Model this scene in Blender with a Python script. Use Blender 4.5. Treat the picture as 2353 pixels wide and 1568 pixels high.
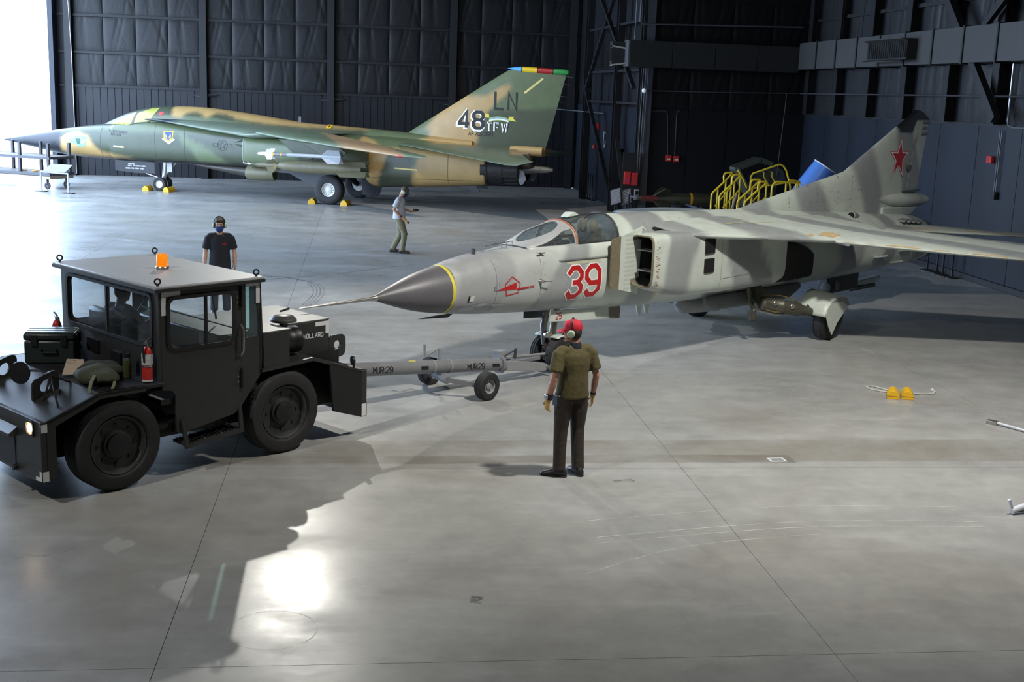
import bpy, bmesh, math, random
from mathutils import Vector, Matrix
from mathutils.bvhtree import BVHTree
from math import sin, cos, pi, radians, sqrt, atan2, hypot
random.seed(7)
for _o in list(bpy.data.objects): bpy.data.objects.remove(_o)
scene = bpy.context.scene
COL = scene.collection

# ------------------------------------------------------------------ camera
CAM_H, FPX, YAW, PITCH, ROLL = 4.1, 2774.5, .12364, .20261, -.036407
def make_camera():
    f = Vector((sin(YAW)*cos(PITCH), cos(YAW)*cos(PITCH), -sin(PITCH)))
    r = Vector((cos(YAW), -sin(YAW), 0)); d = f.cross(r)
    c, s = cos(ROLL), sin(ROLL)
    right, down = c*r + s*d, -s*r + c*d
    cam = bpy.data.cameras.new('camera'); o = bpy.data.objects.new('camera', cam); COL.objects.link(o)
    m = Matrix((right, -down, -f)).transposed().to_4x4(); m.translation = Vector((0, 0, CAM_H))
    o.matrix_world = m
    cam.sensor_fit = 'HORIZONTAL'; cam.sensor_width = 36; cam.lens = 36*FPX/2353
    cam.clip_start = .1; cam.clip_end = 500
    scene.camera = o
make_camera()

# ------------------------------------------------------------------ world, lights, exposure
scene.view_settings.view_transform = 'Standard'; scene.view_settings.look = 'None'
scene.view_settings.exposure = 0.0; scene.view_settings.gamma = 1.0
scene.view_settings.use_curve_mapping = False
W = bpy.data.worlds.new('overcast_bright_sky'); scene.world = W; W.use_nodes = True
_bg = W.node_tree.nodes['Background']; _bg.inputs[0].default_value = (.56, .73, 1.0, 1); _bg.inputs[1].default_value = 13.0
def lamp(name, loc, target, power, color, size, spot=None, blend=.6):
    l = bpy.data.lights.new(name, 'SPOT' if spot else 'POINT'); l.energy = power; l.color = color; l.shadow_soft_size = size
    if spot: l.spot_size = radians(spot); l.spot_blend = blend
    o = bpy.data.objects.new(name, l); COL.objects.link(o); o.location = loc
    o.rotation_euler = (Vector(target)-Vector(loc)).to_track_quat('-Z', 'Y').to_euler()
    return o
lamp('high_bay_lamp', (-1.6, 27.0, 8.0), (-.5, 11, 0), 2100, (1, .97, .89), .07, 120)
lamp('high_bay_lamp', (-7.5, 5.5, 9.8), (4, 19, 1), 2500, (1, .97, .92), .12, 120)
lamp('high_bay_lamp', (6.3, 11.0, 10.6), (5.6, 16.5, 0), 6400, (1, .965, .90), .35, 104, .9)
lamp('high_bay_lamp', (1.5, 36.0, 10.5), (1, 40, 0), 2300, (1, .94, .82), .15, 112, .9)
_p = bpy.data.lights.new('hangar_door_portal', 'AREA'); _p.shape = 'RECTANGLE'; _p.size = 34; _p.size_y = 9.0; _p.cycles.is_portal = True
_po = bpy.data.objects.new('hangar_door_portal', _p); COL.objects.link(_po); _po.location = (-13.1, 37, 4.5); _po.rotation_euler = (radians(90), 0, radians(-90))

# ------------------------------------------------------------------ materials
MATS = {}
def mat(name, col, rough=.5, metal=0., var=.12, vscale=6., bump=0., bscale=40., spec=.5, emit=None, estr=0., alpha=1., trans=0., ior=1.45, coat=0., attr=False, stretch=None, world=False, rvar=0.):
    """principled material with procedural mottling, roughness variation and fine relief"""
    if name in MATS: return MATS[name]
    m = bpy.data.materials.new(name); m.use_nodes = True; nt = m.node_tree; N = nt.nodes; L = nt.links
    b = N['Principled BSDF']
    b.inputs['Roughness'].default_value = rough; b.inputs['Metallic'].default_value = metal
    b.inputs['Specular IOR Level'].default_value = spec; b.inputs['IOR'].default_value = ior
    b.inputs['Transmission Weight'].default_value = trans; b.inputs['Alpha'].default_value = alpha
    b.inputs['Coat Weight'].default_value = coat
    if emit: b.inputs['Emission Color'].default_value = (*emit, 1); b.inputs['Emission Strength'].default_value = estr
    b.inputs['Base Color'].default_value = (*col, 1)
    if var or bump or attr or rvar:
        if world: src = N.new('ShaderNodeNewGeometry').outputs['Position']
        else: src = N.new('ShaderNodeTexCoord').outputs['Object']
        if stretch:
            mp = N.new('ShaderNodeMapping'); mp.inputs['Scale'].default_value = stretch; L.new(src, mp.inputs[0]); src = mp.outputs[0]
        nz = N.new('ShaderNodeTexNoise'); nz.inputs['Scale'].default_value = vscale; nz.inputs['Detail'].default_value = 6; nz.inputs['Roughness'].default_value = .62
        L.new(src, nz.inputs['Vector'])
        mr = N.new('ShaderNodeMapRange'); mr.inputs[1].default_value = .25; mr.inputs[2].default_value = .75; mr.inputs[3].default_value = 1-var; mr.inputs[4].default_value = 1+var
        L.new(nz.outputs['Fac'], mr.inputs[0])
        mx = N.new('ShaderNodeMix'); mx.data_type = 'RGBA'; mx.blend_type = 'MULTIPLY'; mx.inputs[0].default_value = 1
        if attr:
            at = N.new('ShaderNodeAttribute'); at.attribute_name = 'paint'; L.new(at.outputs['Color'], mx.inputs[6])
        else: mx.inputs[6].default_value = (*col, 1)
        cb = N.new('ShaderNodeCombineColor')
        for i in range(3): L.new(mr.outputs[0], cb.inputs[i])
        L.new(cb.outputs[0], mx.inputs[7]); L.new(mx.outputs[2], b.inputs['Base Color'])
        if rvar:
            r2 = N.new('ShaderNodeMapRange'); r2.inputs[1].default_value = .3; r2.inputs[2].default_value = .7; r2.inputs[3].default_value = rough-rvar; r2.inputs[4].default_value = rough+rvar
            L.new(nz.outputs['Fac'], r2.inputs[0]); L.new(r2.outputs[0], b.inputs['Roughness'])
        if bump:
            n2 = N.new('ShaderNodeTexNoise'); n2.inputs['Scale'].default_value = bscale; n2.inputs['Detail'].default_value = 4; L.new(src, n2.inputs['Vector'])
            bp = N.new('ShaderNodeBump'); bp.inputs['Strength'].default_value = bump; bp.inputs['Distance'].default_value = .02
            L.new(n2.outputs['Fac'], bp.inputs['Height']); L.new(bp.outputs[0], b.inputs['Normal'])
    MATS[name] = m; return m
def glassmat(name, tint, rough=.02, alpha=.25):
    """thin tinted pane: part glossy reflection, part tinted see-through"""
    if name in MATS: return MATS[name]
    m = bpy.data.materials.new(name); m.use_nodes = True; nt = m.node_tree; N = nt.nodes; L = nt.links
    N.remove(N['Principled BSDF']); out = N['Material Output']
    tr = N.new('ShaderNodeBsdfTransparent'); tr.inputs[0].default_value = (*tint, 1)
    gl = N.new('ShaderNodeBsdfGlossy'); gl.inputs['Roughness'].default_value = rough
    lw = N.new('ShaderNodeLayerWeight'); lw.inputs[0].default_value = .5
    pw = N.new('ShaderNodeMath'); pw.operation = 'POWER'; pw.inputs[1].default_value = 4.5; L.new(lw.outputs['Facing'], pw.inputs[0])
    ad = N.new('ShaderNodeMath'); ad.operation = 'MULTIPLY_ADD'; ad.inputs[1].default_value = .85; ad.inputs[2].default_value = .015+alpha*.03; L.new(pw.outputs[0], ad.inputs[0])
    nz = N.new('ShaderNodeTexNoise'); nz.inputs['Scale'].default_value = 9
    df = N.new('ShaderNodeBsdfDiffuse'); df.inputs[0].default_value = (.5, .55, .58, 1)
    mr = N.new('ShaderNodeMapRange'); mr.inputs[3].default_value = 0; mr.inputs[4].default_value = alpha*.28; L.new(nz.outputs['Fac'], mr.inputs[0])
    m0 = N.new('ShaderNodeMixShader'); L.new(mr.outputs[0], m0.inputs[0]); L.new(tr.outputs[0], m0.inputs[1]); L.new(df.outputs[0], m0.inputs[2])
    mx = N.new('ShaderNodeMixShader'); L.new(ad.outputs[0], mx.inputs[0]); L.new(m0.outputs[0], mx.inputs[1]); L.new(gl.outputs[0], mx.inputs[2])
    L.new(mx.outputs[0], out.inputs[0]); MATS[name] = m; return m

# ------------------------------------------------------------------ object helpers
def tag(o, label=None, cat=None, group=None, kind=None):
    if label: o['label'] = label
    if cat: o['category'] = cat
    if group: o['group'] = group
    if kind: o['kind'] = kind
    return o
def empty(name, loc=(0, 0, 0), rz=0, label=None, cat=None, group=None, kind=None):
    o = bpy.data.objects.new(name, None); COL.objects.link(o); o.empty_display_size = .2
    o.location = loc; o.rotation_euler = (0, 0, rz); return tag(o, label, cat, group, kind)
def link(name, me, parent=None, loc=None, rot=None, scale=None):
    o = bpy.data.objects.new(name, me); COL.objects.link(o)
    if parent: o.parent = parent
    if loc: o.location = loc
    if rot: o.rotation_euler = rot
    if scale: o.scale = scale
    return o
def copy_tree(o, parent=None):
    c = o.copy(); COL.objects.link(c); c.parent = parent
    for ch in list(o.children): copy_tree(ch, c)
    return c
def frame(ax):
    ax = Vector(ax).normalized(); t = Vector((0, 0, 1)) if abs(ax.z) < .95 else Vector((1, 0, 0))
    u = t.cross(ax).normalized(); return u, ax.cross(u)
class MB:
    """collects geometry for one mesh object"""
    def __init__(s): s.v = []; s.f = []
    def add(s, vs, fs):
        k = len(s.v); s.v += [tuple(p) for p in vs]; s.f += [tuple(i+k for i in f) for f in fs]; return s
    def box(s, x0, x1, y0, y1, z0, z1):
        return s.add([(x, y, z) for x in (x0, x1) for y in (y0, y1) for z in (z0, z1)],
                     [(0, 1, 3, 2), (4, 6, 7, 5), (0, 4, 5, 1), (2, 3, 7, 6), (0, 2, 6, 4), (1, 5, 7, 3)])
    def bar(s, p, q, w, h, up=(0, 0, 1)):
        p, q = Vector(p), Vector(q); a = (q-p).normalized(); u = Vector(up); u = u if abs(u.normalized().dot(a)) < .98 else Vector((1, 0, 0))
        r = a.cross(u).normalized(); u = r.cross(a)
        return s.add([b+r*i*w/2+u*j*h/2 for b in (p, q) for i in (-1, 1) for j in (-1, 1)],
                     [(0, 1, 3, 2), (4, 6, 7, 5), (0, 4, 5, 1), (2, 3, 7, 6), (0, 2, 6, 4), (1, 5, 7, 3)])
    def loft(s, rings, cap0=True, cap1=True, closed=True):
        n = len(rings[0]); k = len(s.v)
        for r in rings: s.v += [tuple(p) for p in r]
        for i in range(len(rings)-1):
            for j in range(n if closed else n-1):
                a, b = k+i*n+j, k+i*n+(j+1) % n; s.f.append((a, b, b+n, a+n))
        if cap0: s.f.append(tuple(k+j for j in reversed(range(n))))
        if cap1: s.f.append(tuple(k+(len(rings)-1)*n+j for j in range(n)))
        return s
    def tube(s, pts, r, n=10, cap=True, flat=1.):
        pts = [Vector(p) for p in pts]; m = len(pts); rr = r if isinstance(r, (list, tuple)) else [r]*m
        rings = []; u = None
        for i, p in enumerate(pts):
            a = (pts[min(i+1, m-1)]-pts[max(i-1, 0)]).normalized()
            if u is None: u, w = frame(a)
            else:
                u = (u-a*u.dot(a)).normalized(); w = a.cross(u)
            rings.append([p+(u*cos(t)+w*sin(t)*flat)*rr[i] for t in (2*pi*j/n for j in range(n))])
        return s.loft(rings, cap, cap)
    def lathe(s, o, ax, prof, n=24, cap=True):
        o = Vector(o); a = Vector(ax).normalized(); u, w = frame(a)
        return s.loft([[o+a*d+(u*cos(t)+w*sin(t))*max(r, 1e-4) for t in (2*pi*j/n for j in range(n))] for d, r in prof], cap, cap)
    def ball(s, c, r, nu=14, nv=9):
        c = Vector(c); r = r if isinstance(r, (tuple, list)) else (r, r, r)
        return s.loft([[c+Vector((r[0]*cos(t)*sin(p), r[1]*sin(t)*sin(p), -r[2]*cos(p))) for t in (2*pi*j/nu for j in range(nu))] for p in (max(1e-3, min(pi-1e-3, pi*i/(nv-1))) for i in range(nv))])
    def torus(s, c, ax, R, r, n=28, m=10, a0=0, a1=2*pi):
        c = Vector(c); a = Vector(ax).normalized(); u, w = frame(a); full = abs(a1-a0-2*pi) < 1e-6
        k = n if full else n+1; rings = []
        for i in range(k):
            t = a0+(a1-a0)*i/n; d = u*cos(t)+w*sin(t)
            rings.append([c+d*(R+r*cos(q))+a*r*sin(q) for q in (2*pi*j/m for j in range(m))])
        if full: rings.append(rings[0])
        return s.loft(rings, not full, not full)
    def prism(s, poly, o, ux, uy, depth):
        """polygon in (ux,uy) plane through o, extruded by vector depth"""
        o, ux, uy, d = Vector(o), Vector(ux), Vector(uy), Vector(depth); n = len(poly)
        a = [o+ux*p[0]+uy*p[1] for p in poly]
        s.add(a+[p+d for p in a], [tuple(range(n))[::-1], tuple(range(n, 2*n))]+[(i, (i+1) % n, n+(i+1) % n, n+i) for i in range(n)]); return s
    def grid(s, fn, nu, nv):
        k = len(s.v); s.v += [tuple(fn(i/nu, j/nv)) for i in range(nu+1) for j in range(nv+1)]
        s.f += [(k+i*(nv+1)+j, k+(i+1)*(nv+1)+j, k+(i+1)*(nv+1)+j+1, k+i*(nv+1)+j+1) for i in range(nu) for j in range(nv)]; return s
    def mesh(s, name, m=None, smooth=38, fix=True):
        me = bpy.data.meshes.new(name); me.from_pydata(s.v, [], s.f)
        if fix:
            bm = bmesh.new(); bm.from_mesh(me); bmesh.ops.recalc_face_normals(bm, faces=bm.faces); bm.to_mesh(me); bm.free()
        if smooth:
            me.polygons.foreach_set('use_smooth', [True]*len(me.polygons)); me.set_sharp_from_angle(angle=radians(smooth))
        if m: me.materials.append(m)
        me.update(); return me
    def build(s, name, m, parent=None, smooth=38, bevel=0, seg=2, loc=None, rot=None, solid=0, sub=0):
        o = link(name, s.mesh(name, m, smooth), parent, loc, rot)
        if solid: b = o.modifiers.new('solid', 'SOLIDIFY'); b.thickness = solid; b.offset = 0
        if bevel:
            b = o.modifiers.new('bevel', 'BEVEL'); b.width = bevel; b.segments = seg; b.limit_method = 'ANGLE'; b.angle_limit = radians(40)
        if sub: b = o.modifiers.new('sub', 'SUBSURF'); b.levels = sub; b.render_levels = sub
        return o
def paint(o, fn):
    """per-vertex paint scheme (camouflage colours) stored on the mesh"""
    me = o.data; at = me.color_attributes.new('paint', 'FLOAT_COLOR', 'POINT'); buf = []
    for v in me.vertices: c = fn(*v.co); buf += [c[0], c[1], c[2], 1]
    at.data.foreach_set('color', buf); return o
def soften(fn, r):
    """feathered edges for sprayed camouflage: average of the scheme around each point"""
    offs = ((0, 0), (r, r*.4), (-r, -r*.4), (-r*.4, r), (r*.4, -r))
    def g(x, y, z):
        cs = [fn(x+a, y, z+b) for a, b in offs]; return [sum(c[i] for c in cs)/5 for i in range(3)]
    return g
def lerp(a, b, t): return a+(b-a)*t
def interp(tab, x):
    """piecewise-linear table lookup; tab rows sorted by first column (either way)"""
    if tab[0][0] > tab[-1][0]: tab = tab[::-1]
    if x <= tab[0][0]: return list(tab[0][1:])
    for a, b in zip(tab, tab[1:]):
        if x <= b[0]:
            t = (x-a[0])/(b[0]-a[0]); return [lerp(p, q, t) for p, q in zip(a[1:], b[1:])]
    return list(tab[-1][1:])
def smooth_tab(tab, n):
    """Catmull-Rom resampling of section tables, n steps between rows"""
    out = []
    for i in range(len(tab)-1):
        p0, p1, p2, p3 = tab[max(i-1, 0)], tab[i], tab[i+1], tab[min(i+2, len(tab)-1)]
        for k in range(n):
            t = k/n; row = []
            for a, b, c, d in zip(p0, p1, p2, p3):
                row.append(.5*(2*b+(c-a)*t+(2*a-5*b+4*c-d)*t*t+(3*b-a-3*c+d)*t**3))
            out.append(row)
    out.append(list(tab[-1])); return out
def sring(x, zt, zb, w, nu=2.2, nl=2.2, n=40, y0=0., zm=None):
    """superellipse cross-section in the y-z plane at station x"""
    zc = (zt+zb)/2 if zm is None else zm; pts = []
    for j in range(n):
        t = 2*pi*j/n; c, s_ = cos(t), sin(t); e = nu if s_ >= 0 else nl
        pts.append((x, y0+w*math.copysign(abs(c)**(2/e), c), zc+((zt-zc) if s_ >= 0 else (zc-zb))*math.copysign(abs(s_)**(2/e), s_)))
    return pts
def inpoly(p, poly):
    x, y = p; r = False; j = len(poly)-1
    for i in range(len(poly)):
        (xi, yi), (xj, yj) = poly[i], poly[j]
        if (yi > y) != (yj > y) and x < (xj-xi)*(y-yi)/(yj-yi)+xi: r = not r
        j = i
    return r
# ------------------------------------------------------------------ stroke lettering and surface decals
GL = {'0': [[(0, .15), (.15, 0), (.45, 0), (.6, .15), (.6, .85), (.45, 1), (.15, 1), (0, .85), (0, .15)]],
 '2': [[(0, .85), (.15, 1), (.45, 1), (.6, .85), (.6, .62), (0, .15), (0, 0), (.6, 0)]],
 '3': [[(0, .8), (.18, 1), (.42, 1), (.6, .82), (.6, .66), (.44, .5), (.2, .5)], [(.44, .5), (.6, .34), (.6, .18), (.42, 0), (.18, 0), (0, .2)]],
 '4': [[(.45, 0), (.45, 1), (0, .32), (0, .25), (.62, .25)]],
 '5': [[(.6, 1), (.05, 1), (0, .58), (.42, .58), (.6, .45), (.6, .15), (.45, 0), (.1, 0), (0, .1)]],
 '7': [[(0, 1), (.6, 1), (.6, .85), (.22, 0)]],
 '8': [[(.15, .52), (.45, .52), (.6, .68), (.6, .85), (.45, 1), (.15, 1), (0, .85), (0, .68), (.15, .52), (0, .36), (0, .15), (.15, 0), (.45, 0), (.6, .15), (.6, .36), (.45, .52)]],
 '9': [[(0, .18), (.18, 0), (.42, 0), (.6, .18), (.6, .82), (.42, 1), (.18, 1), (0, .82), (0, .6), (.18, .42), (.6, .42)]],
 'A': [[(0, 0), (.3, 1), (.6, 0)], [(.12, .33), (.48, .33)]], 'F': [[(0, 0), (0, 1), (.58, 1)], [(0, .52), (.45, .52)]],
 'L': [[(0, 1), (0, 0), (.58, 0)]], 'N': [[(0, 0), (0, 1), (.6, 0), (.6, 1)]], 'T': [[(0, 1), (.6, 1)], [(.3, 1), (.3, 0)]],
 'W': [[(0, 1), (.14, 0), (.34, .8), (.54, 0), (.68, 1)]], 'M': [[(0, 0), (0, 1)], [(0, .95), (.3, .45), (.6, .95)], [(.6, 1), (.6, 0)]],
 'U': [[(0, 1), (0, .15), (.15, 0), (.45, 0), (.6, .15), (.6, 1)]], 'R': [[(0, 0), (0, 1), (.45, 1), (.6, .85), (.6, .62), (.45, .48), (0, .48)], [(.3, .48), (.6, 0)]],
 'O': [[(0, .15), (.15, 0), (.45, 0), (.6, .15), (.6, .85), (.45, 1), (.15, 1), (0, .85), (0, .15)]], 'D': [[(0, 0), (0, 1), (.42, 1), (.6, .82), (.6, .18), (.42, 0), (0, 0)]],
 'C': [[(.6, .8), (.45, 1), (.15, 1), (0, .85), (0, .15), (.15, 0), (.45, 0), (.6, .2)]], 'I': [[(0, 0), (0, 1)]], '-': [[(.05, .5), (.5, .5)]], ':': [[(.05, .62), (.05, .8)], [(.05, .1), (.05, .28)]],
 'G': [[(.6, .8), (.45, 1), (.15, 1), (0, .85), (0, .15), (.15, 0), (.45, 0), (.6, .15), (.6, .5), (.35, .5)]], ' ': [], 'E': [[(.58, 1), (0, 1), (0, 0), (.58, 0)], [(0, .52), (.45, .52)]],
 'X': [[(0, 0), (.6, 1)], [(0, 1), (.6, 0)]], 'S': [[(.6, .82), (.45, 1), (.15, 1), (0, .85), (0, .65), (.6, .38), (.6, .15), (.45, 0), (.15, 0), (0, .18)]], 'H': [[(0, 0), (0, 1)], [(.6, 0), (.6, 1)], [(0, .5), (.6, .5)]], 'P': [[(0, 0), (0, 1), (.45, 1), (.6, .85), (.6, .6), (.45, .45), (0, .45)]], 'K': [[(0, 0), (0, 1)], [(.6, 1), (0, .45)], [(.15, .55), (.6, 0)]], 'B': [[(0, 0), (0, 1), (.42, 1), (.58, .85), (.58, .65), (.42, .52), (0, .52)], [(.42, .52), (.6, .36), (.6, .15), (.42, 0), (0, 0)]]}
def stroke(line, t):
    """polyline -> quads with mitred joints"""
    P = [Vector((p[0], p[1])) for p in line]; out = []; closed = (P[0]-P[-1]).length < 1e-6 and len(P) > 2
    n = len(P); L = []; R = []
    for i in range(n):
        a = P[i]-P[i-1] if i > 0 else (P[0]-P[-2] if closed else P[1]-P[0])
        b = P[i+1]-P[i] if i < n-1 else (P[1]-P[0] if closed else P[-1]-P[-2])
        a = a.normalized(); b = b.normalized(); m = (a+b)
        m = m.normalized() if m.length > 1e-3 else a
        nn = Vector((-m.y, m.x)); k = t/2/max(.55, nn.dot(Vector((-a.y, a.x))))
        e = Vector((0, 0))
        L.append(P[i]+nn*k+e); R.append(P[i]-nn*k+e)
    for i in range(n-1): out.append([tuple(L[i]), tuple(L[i+1]), tuple(R[i+1]), tuple(R[i])])
    return out
def text_polys(txt, x, z, h, t=.13, dx=None, wscale=1., adv=.88, slant=0., ext=0.):
    """stroke text as polygons; grows towards -x when dx<0 (side views of a craft whose nose is at +x)"""
    out = []; s = -1 if dx and dx < 0 else 1; cx = 0
    for ch in txt:
        for line in GL.get(ch, []):
            ln = [(p[0], p[1]) for p in line]
            if ext and not (ln[0] == ln[-1]):
                for e, q in ((0, 1), (-1, -2)):
                    a = Vector(ln[e]); b = Vector(ln[q]); d = (a-b).normalized()*ext; ln[e] = tuple(a+d)
            for q in stroke(ln, t): out.append([(x+s*(cx+px*wscale+slant*pz)*h, z+pz*h) for px, pz in q])
        cx += (.35 if ch in 'I:-' else adv)*wscale
    return out
BVH = {}
def bvh_of(o):
    if o.name not in BVH: BVH[o.name] = BVHTree.FromPolygons([v.co.copy() for v in o.data.vertices], [tuple(p.vertices) for p in o.data.polygons])
    return BVH[o.name]
def decal(name, polys, body, m, parent, off=.004, side=1, maxe=.12, axis='y', fall=None):
    """flat print laid onto a body: polygons in the side view (x,z) projected along y (or plan view (x,y) along z)"""
    bm = bmesh.new()
    for p in polys:
        vs = [bm.verts.new((q[0], q[1], 0)) for q in p]
        try: bm.faces.new(vs)
        except ValueError: pass
    bmesh.ops.triangulate(bm, faces=bm.faces[:])
    for _ in range(4):
        le = [e for e in bm.edges if e.calc_length() > maxe]
        if not le: break
        bmesh.ops.subdivide_edges(bm, edges=le, cuts=1); bmesh.ops.triangulate(bm, faces=bm.faces[:])
    trees = [bvh_of(b) for b in (body if isinstance(body, (list, tuple)) else [body])]; last = fall
    for v in bm.verts:
        best = None
        for T in trees:
            o, d = (Vector((v.co.x, 6*side, v.co.y)), Vector((0, -side, 0))) if axis == 'y' else (Vector((v.co.x, v.co.y, 8)), Vector((0, 0, -1)))
            h = T.ray_cast(o, d)
            if h[0] is not None and (best is None or (h[0]-o).length < (best[0]-o).length): best = h
        if best: 
            nrm = best[1] if best[1].dot(d) < 0 else -best[1]
            last = best[0].y if axis == 'y' else best[0].z; v.co = best[0]+nrm*off
        else: v.co = Vector((v.co.x, last or 0, v.co.y)) if axis == 'y' else Vector((v.co.x, v.co.y, last or 0))
    me = bpy.data.meshes.new(name); bm.to_mesh(me); bm.free(); me.materials.append(m)
    return link(name, me, parent)
def star_poly(cx, cz, R, r=.382, sx=1., lean=0.):
    o = []
    for i in range(10):
        t = pi/2+i*pi/5; q = R*(1 if i % 2 == 0 else r); z = q*sin(t); o.append((cx+sx*q*cos(t)+lean*z, cz+z))
    return o
def ribbon(poly, w):
    """closed outline of width w as quads (centred on the line)"""
    return stroke(list(poly)+[poly[0]], w)
# ================================================================== setting
M_floor = mat('polished_concrete', (.294, .296, .283), rough=.34, var=.12, spec=.4, vscale=.55, bump=.02, bscale=9, world=True, rvar=.12, stretch=(1, 1.6, 1))
def floor_nodes():
    nt = M_floor.node_tree; N = nt.nodes; L = nt.links; b = N['Principled BSDF']
    pos = N.new('ShaderNodeNewGeometry').outputs['Position']
    # pale scuffs swept in arcs and grey tyre rubs
    base = b.inputs['Base Color'].links[0].from_socket
    mp = N.new('ShaderNodeMapping'); mp.inputs['Rotation'].default_value = (0, 0, .5); mp.inputs['Scale'].default_value = (.35, 2.2, 1); L.new(pos, mp.inputs[0])
    n1 = N.new('ShaderNodeTexNoise'); n1.inputs['Scale'].default_value = .9; n1.inputs['Detail'].default_value = 9; n1.inputs['Roughness'].default_value = .68; n1.inputs['Distortion'].default_value = .6; L.new(mp.outputs[0], n1.inputs['Vector'])
    r1 = N.new('ShaderNodeMapRange'); r1.inputs[1].default_value = .54; r1.inputs[2].default_value = .78; r1.inputs[3].default_value = 0; r1.inputs[4].default_value = .55; L.new(n1.outputs['Fac'], r1.inputs[0])
    m1 = N.new('ShaderNodeMix'); m1.data_type = 'RGBA'; L.new(r1.outputs[0], m1.inputs[0]); L.new(base, m1.inputs[6]); m1.inputs[7].default_value = (.42, .42, .415, 1)
    n2 = N.new('ShaderNodeTexNoise'); n2.inputs['Scale'].default_value = .33; n2.inputs['Detail'].default_value = 7; n2.inputs['Distortion'].default_value = 1.2; L.new(pos, n2.inputs['Vector'])
    r2 = N.new('ShaderNodeMapRange'); r2.inputs[1].default_value = .5; r2.inputs[2].default_value = .72; r2.inputs[3].default_value = 0; r2.inputs[4].default_value = .45; L.new(n2.outputs['Fac'], r2.inputs[0])
    m2 = N.new('ShaderNodeMix'); m2.data_type = 'RGBA'; L.new(r2.outputs[0], m2.inputs[0]); L.new(m1.outputs[2], m2.inputs[6]); m2.inputs[7].default_value = (.25, .228, .195, 1)
    # fine dark specks
    n3 = N.new('ShaderNodeTexNoise'); n3.inputs['Scale'].default_value = 14; n3.inputs['Detail'].default_value = 2; L.new(pos, n3.inputs['Vector'])
    r3 = N.new('ShaderNodeMapRange'); r3.inputs[1].default_value = .74; r3.inputs[2].default_value = .82; r3.inputs[3].default_value = 0; r3.inputs[4].default_value = .10; L.new(n3.outputs['Fac'], r3.inputs[0])
    m3 = N.new('ShaderNodeMix'); m3.data_type = 'RGBA'; L.new(r3.outputs[0], m3.inputs[0]); L.new(m2.outputs[2], m3.inputs[6]); m3.inputs[7].default_value = (.16, .15, .14, 1)
    n4 = N.new('ShaderNodeTexNoise'); n4.inputs['Scale'].default_value = 2.6; n4.inputs['Detail'].default_value = 10; n4.inputs['Roughness'].default_value = .72; L.new(pos, n4.inputs['Vector'])
    r4 = N.new('ShaderNodeMapRange'); r4.inputs[1].default_value = .3; r4.inputs[2].default_value = .7; r4.inputs[3].default_value = .86; r4.inputs[4].default_value = 1.14; L.new(n4.outputs['Fac'], r4.inputs[0])
    m4 = N.new('ShaderNodeMix'); m4.data_type = 'RGBA'; m4.blend_type = 'MULTIPLY'; m4.inputs[0].default_value = 1; L.new(m3.outputs[2], m4.inputs[6]); L.new(r4.outputs[0], m4.inputs[7])
    L.new(m4.outputs[2], b.inputs['Base Color'])
floor_nodes()
M_joint = mat('joint_filler', (.12, .115, .105), rough=.9)
M_wall = mat('dark_wall_sheet', (.008, .009, .012), rough=.5, var=.25, vscale=2)
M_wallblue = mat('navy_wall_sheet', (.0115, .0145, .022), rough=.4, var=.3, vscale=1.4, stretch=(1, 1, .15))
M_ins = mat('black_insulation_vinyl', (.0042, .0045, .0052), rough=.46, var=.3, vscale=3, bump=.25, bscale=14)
M_inslit = mat('lit_insulation_vinyl', (.0185, .0187, .0198), rough=.42, var=.3, vscale=3, bump=.25, bscale=14)  # paler copy of the black vinyl, right wall's light put into its colour
M_steel = mat('black_steel', (.008, .008, .009), rough=.5, var=.2)
M_steel2 = mat('dark_grey_steel', (.011, .011, .0125), rough=.5, var=.2)
M_cond = mat('galvanised_conduit', (.33, .34, .36), rough=.35, metal=.8)
M_conddk = mat('painted_conduit', (.05, .05, .055), rough=.4)

fl = MB().box(-13.1, 14.9, -8, 54.3, -.30, -.035).build('floor', M_joint); tag(fl, kind='structure')
for i in range(-3, 4):
    for j in range(-4, 10):
        x0, x1 = max(-13.1, -1.46+5.04*i)+.0026, min(14.65, -1.46+5.04*(i+1))-.0026; y0, y1 = max(-8, 8.17+4.63*j)+.0026, min(54, 8.17+4.63*(j+1))-.0026
        if x1 > x0 and y1 > y0: link('slab', MB().box(x0, x1, y0, y1, -.04, 0).mesh('slab', M_floor, 0), fl)
ap = MB().box(-70, -13.1, -40, 110, -.3, -.01).build('apron', mat('sunlit_concrete_apron', (.62, .61, .58), rough=.7, var=.1, vscale=.5)); tag(ap, kind='structure')

def pillow(name, w, h, m, seed, puff=.03, nu=12, nv=12):
    """quilted insulation blanket: bulging sheet with gathered creases, faces -y, origin bottom left"""
    rnd = random.Random(seed); cr = [(rnd.uniform(.15, .85), rnd.uniform(-.5, .5), rnd.uniform(.006, .018)) for _ in range(4)]
    def f(u, v):
        d = puff*(max(0., 1-(2*u-1)**4)*max(0., 1-(2*v-1)**4))**.6
        for c, k, a in cr: d += -a*math.exp(-((u-c-k*(v-.5))/.035)**2)*(.4+.6*v)
        return (u*w, -max(d, 0), v*h)
    return MB().grid(f, nu*2, nv).mesh(name, m, 60)

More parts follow.
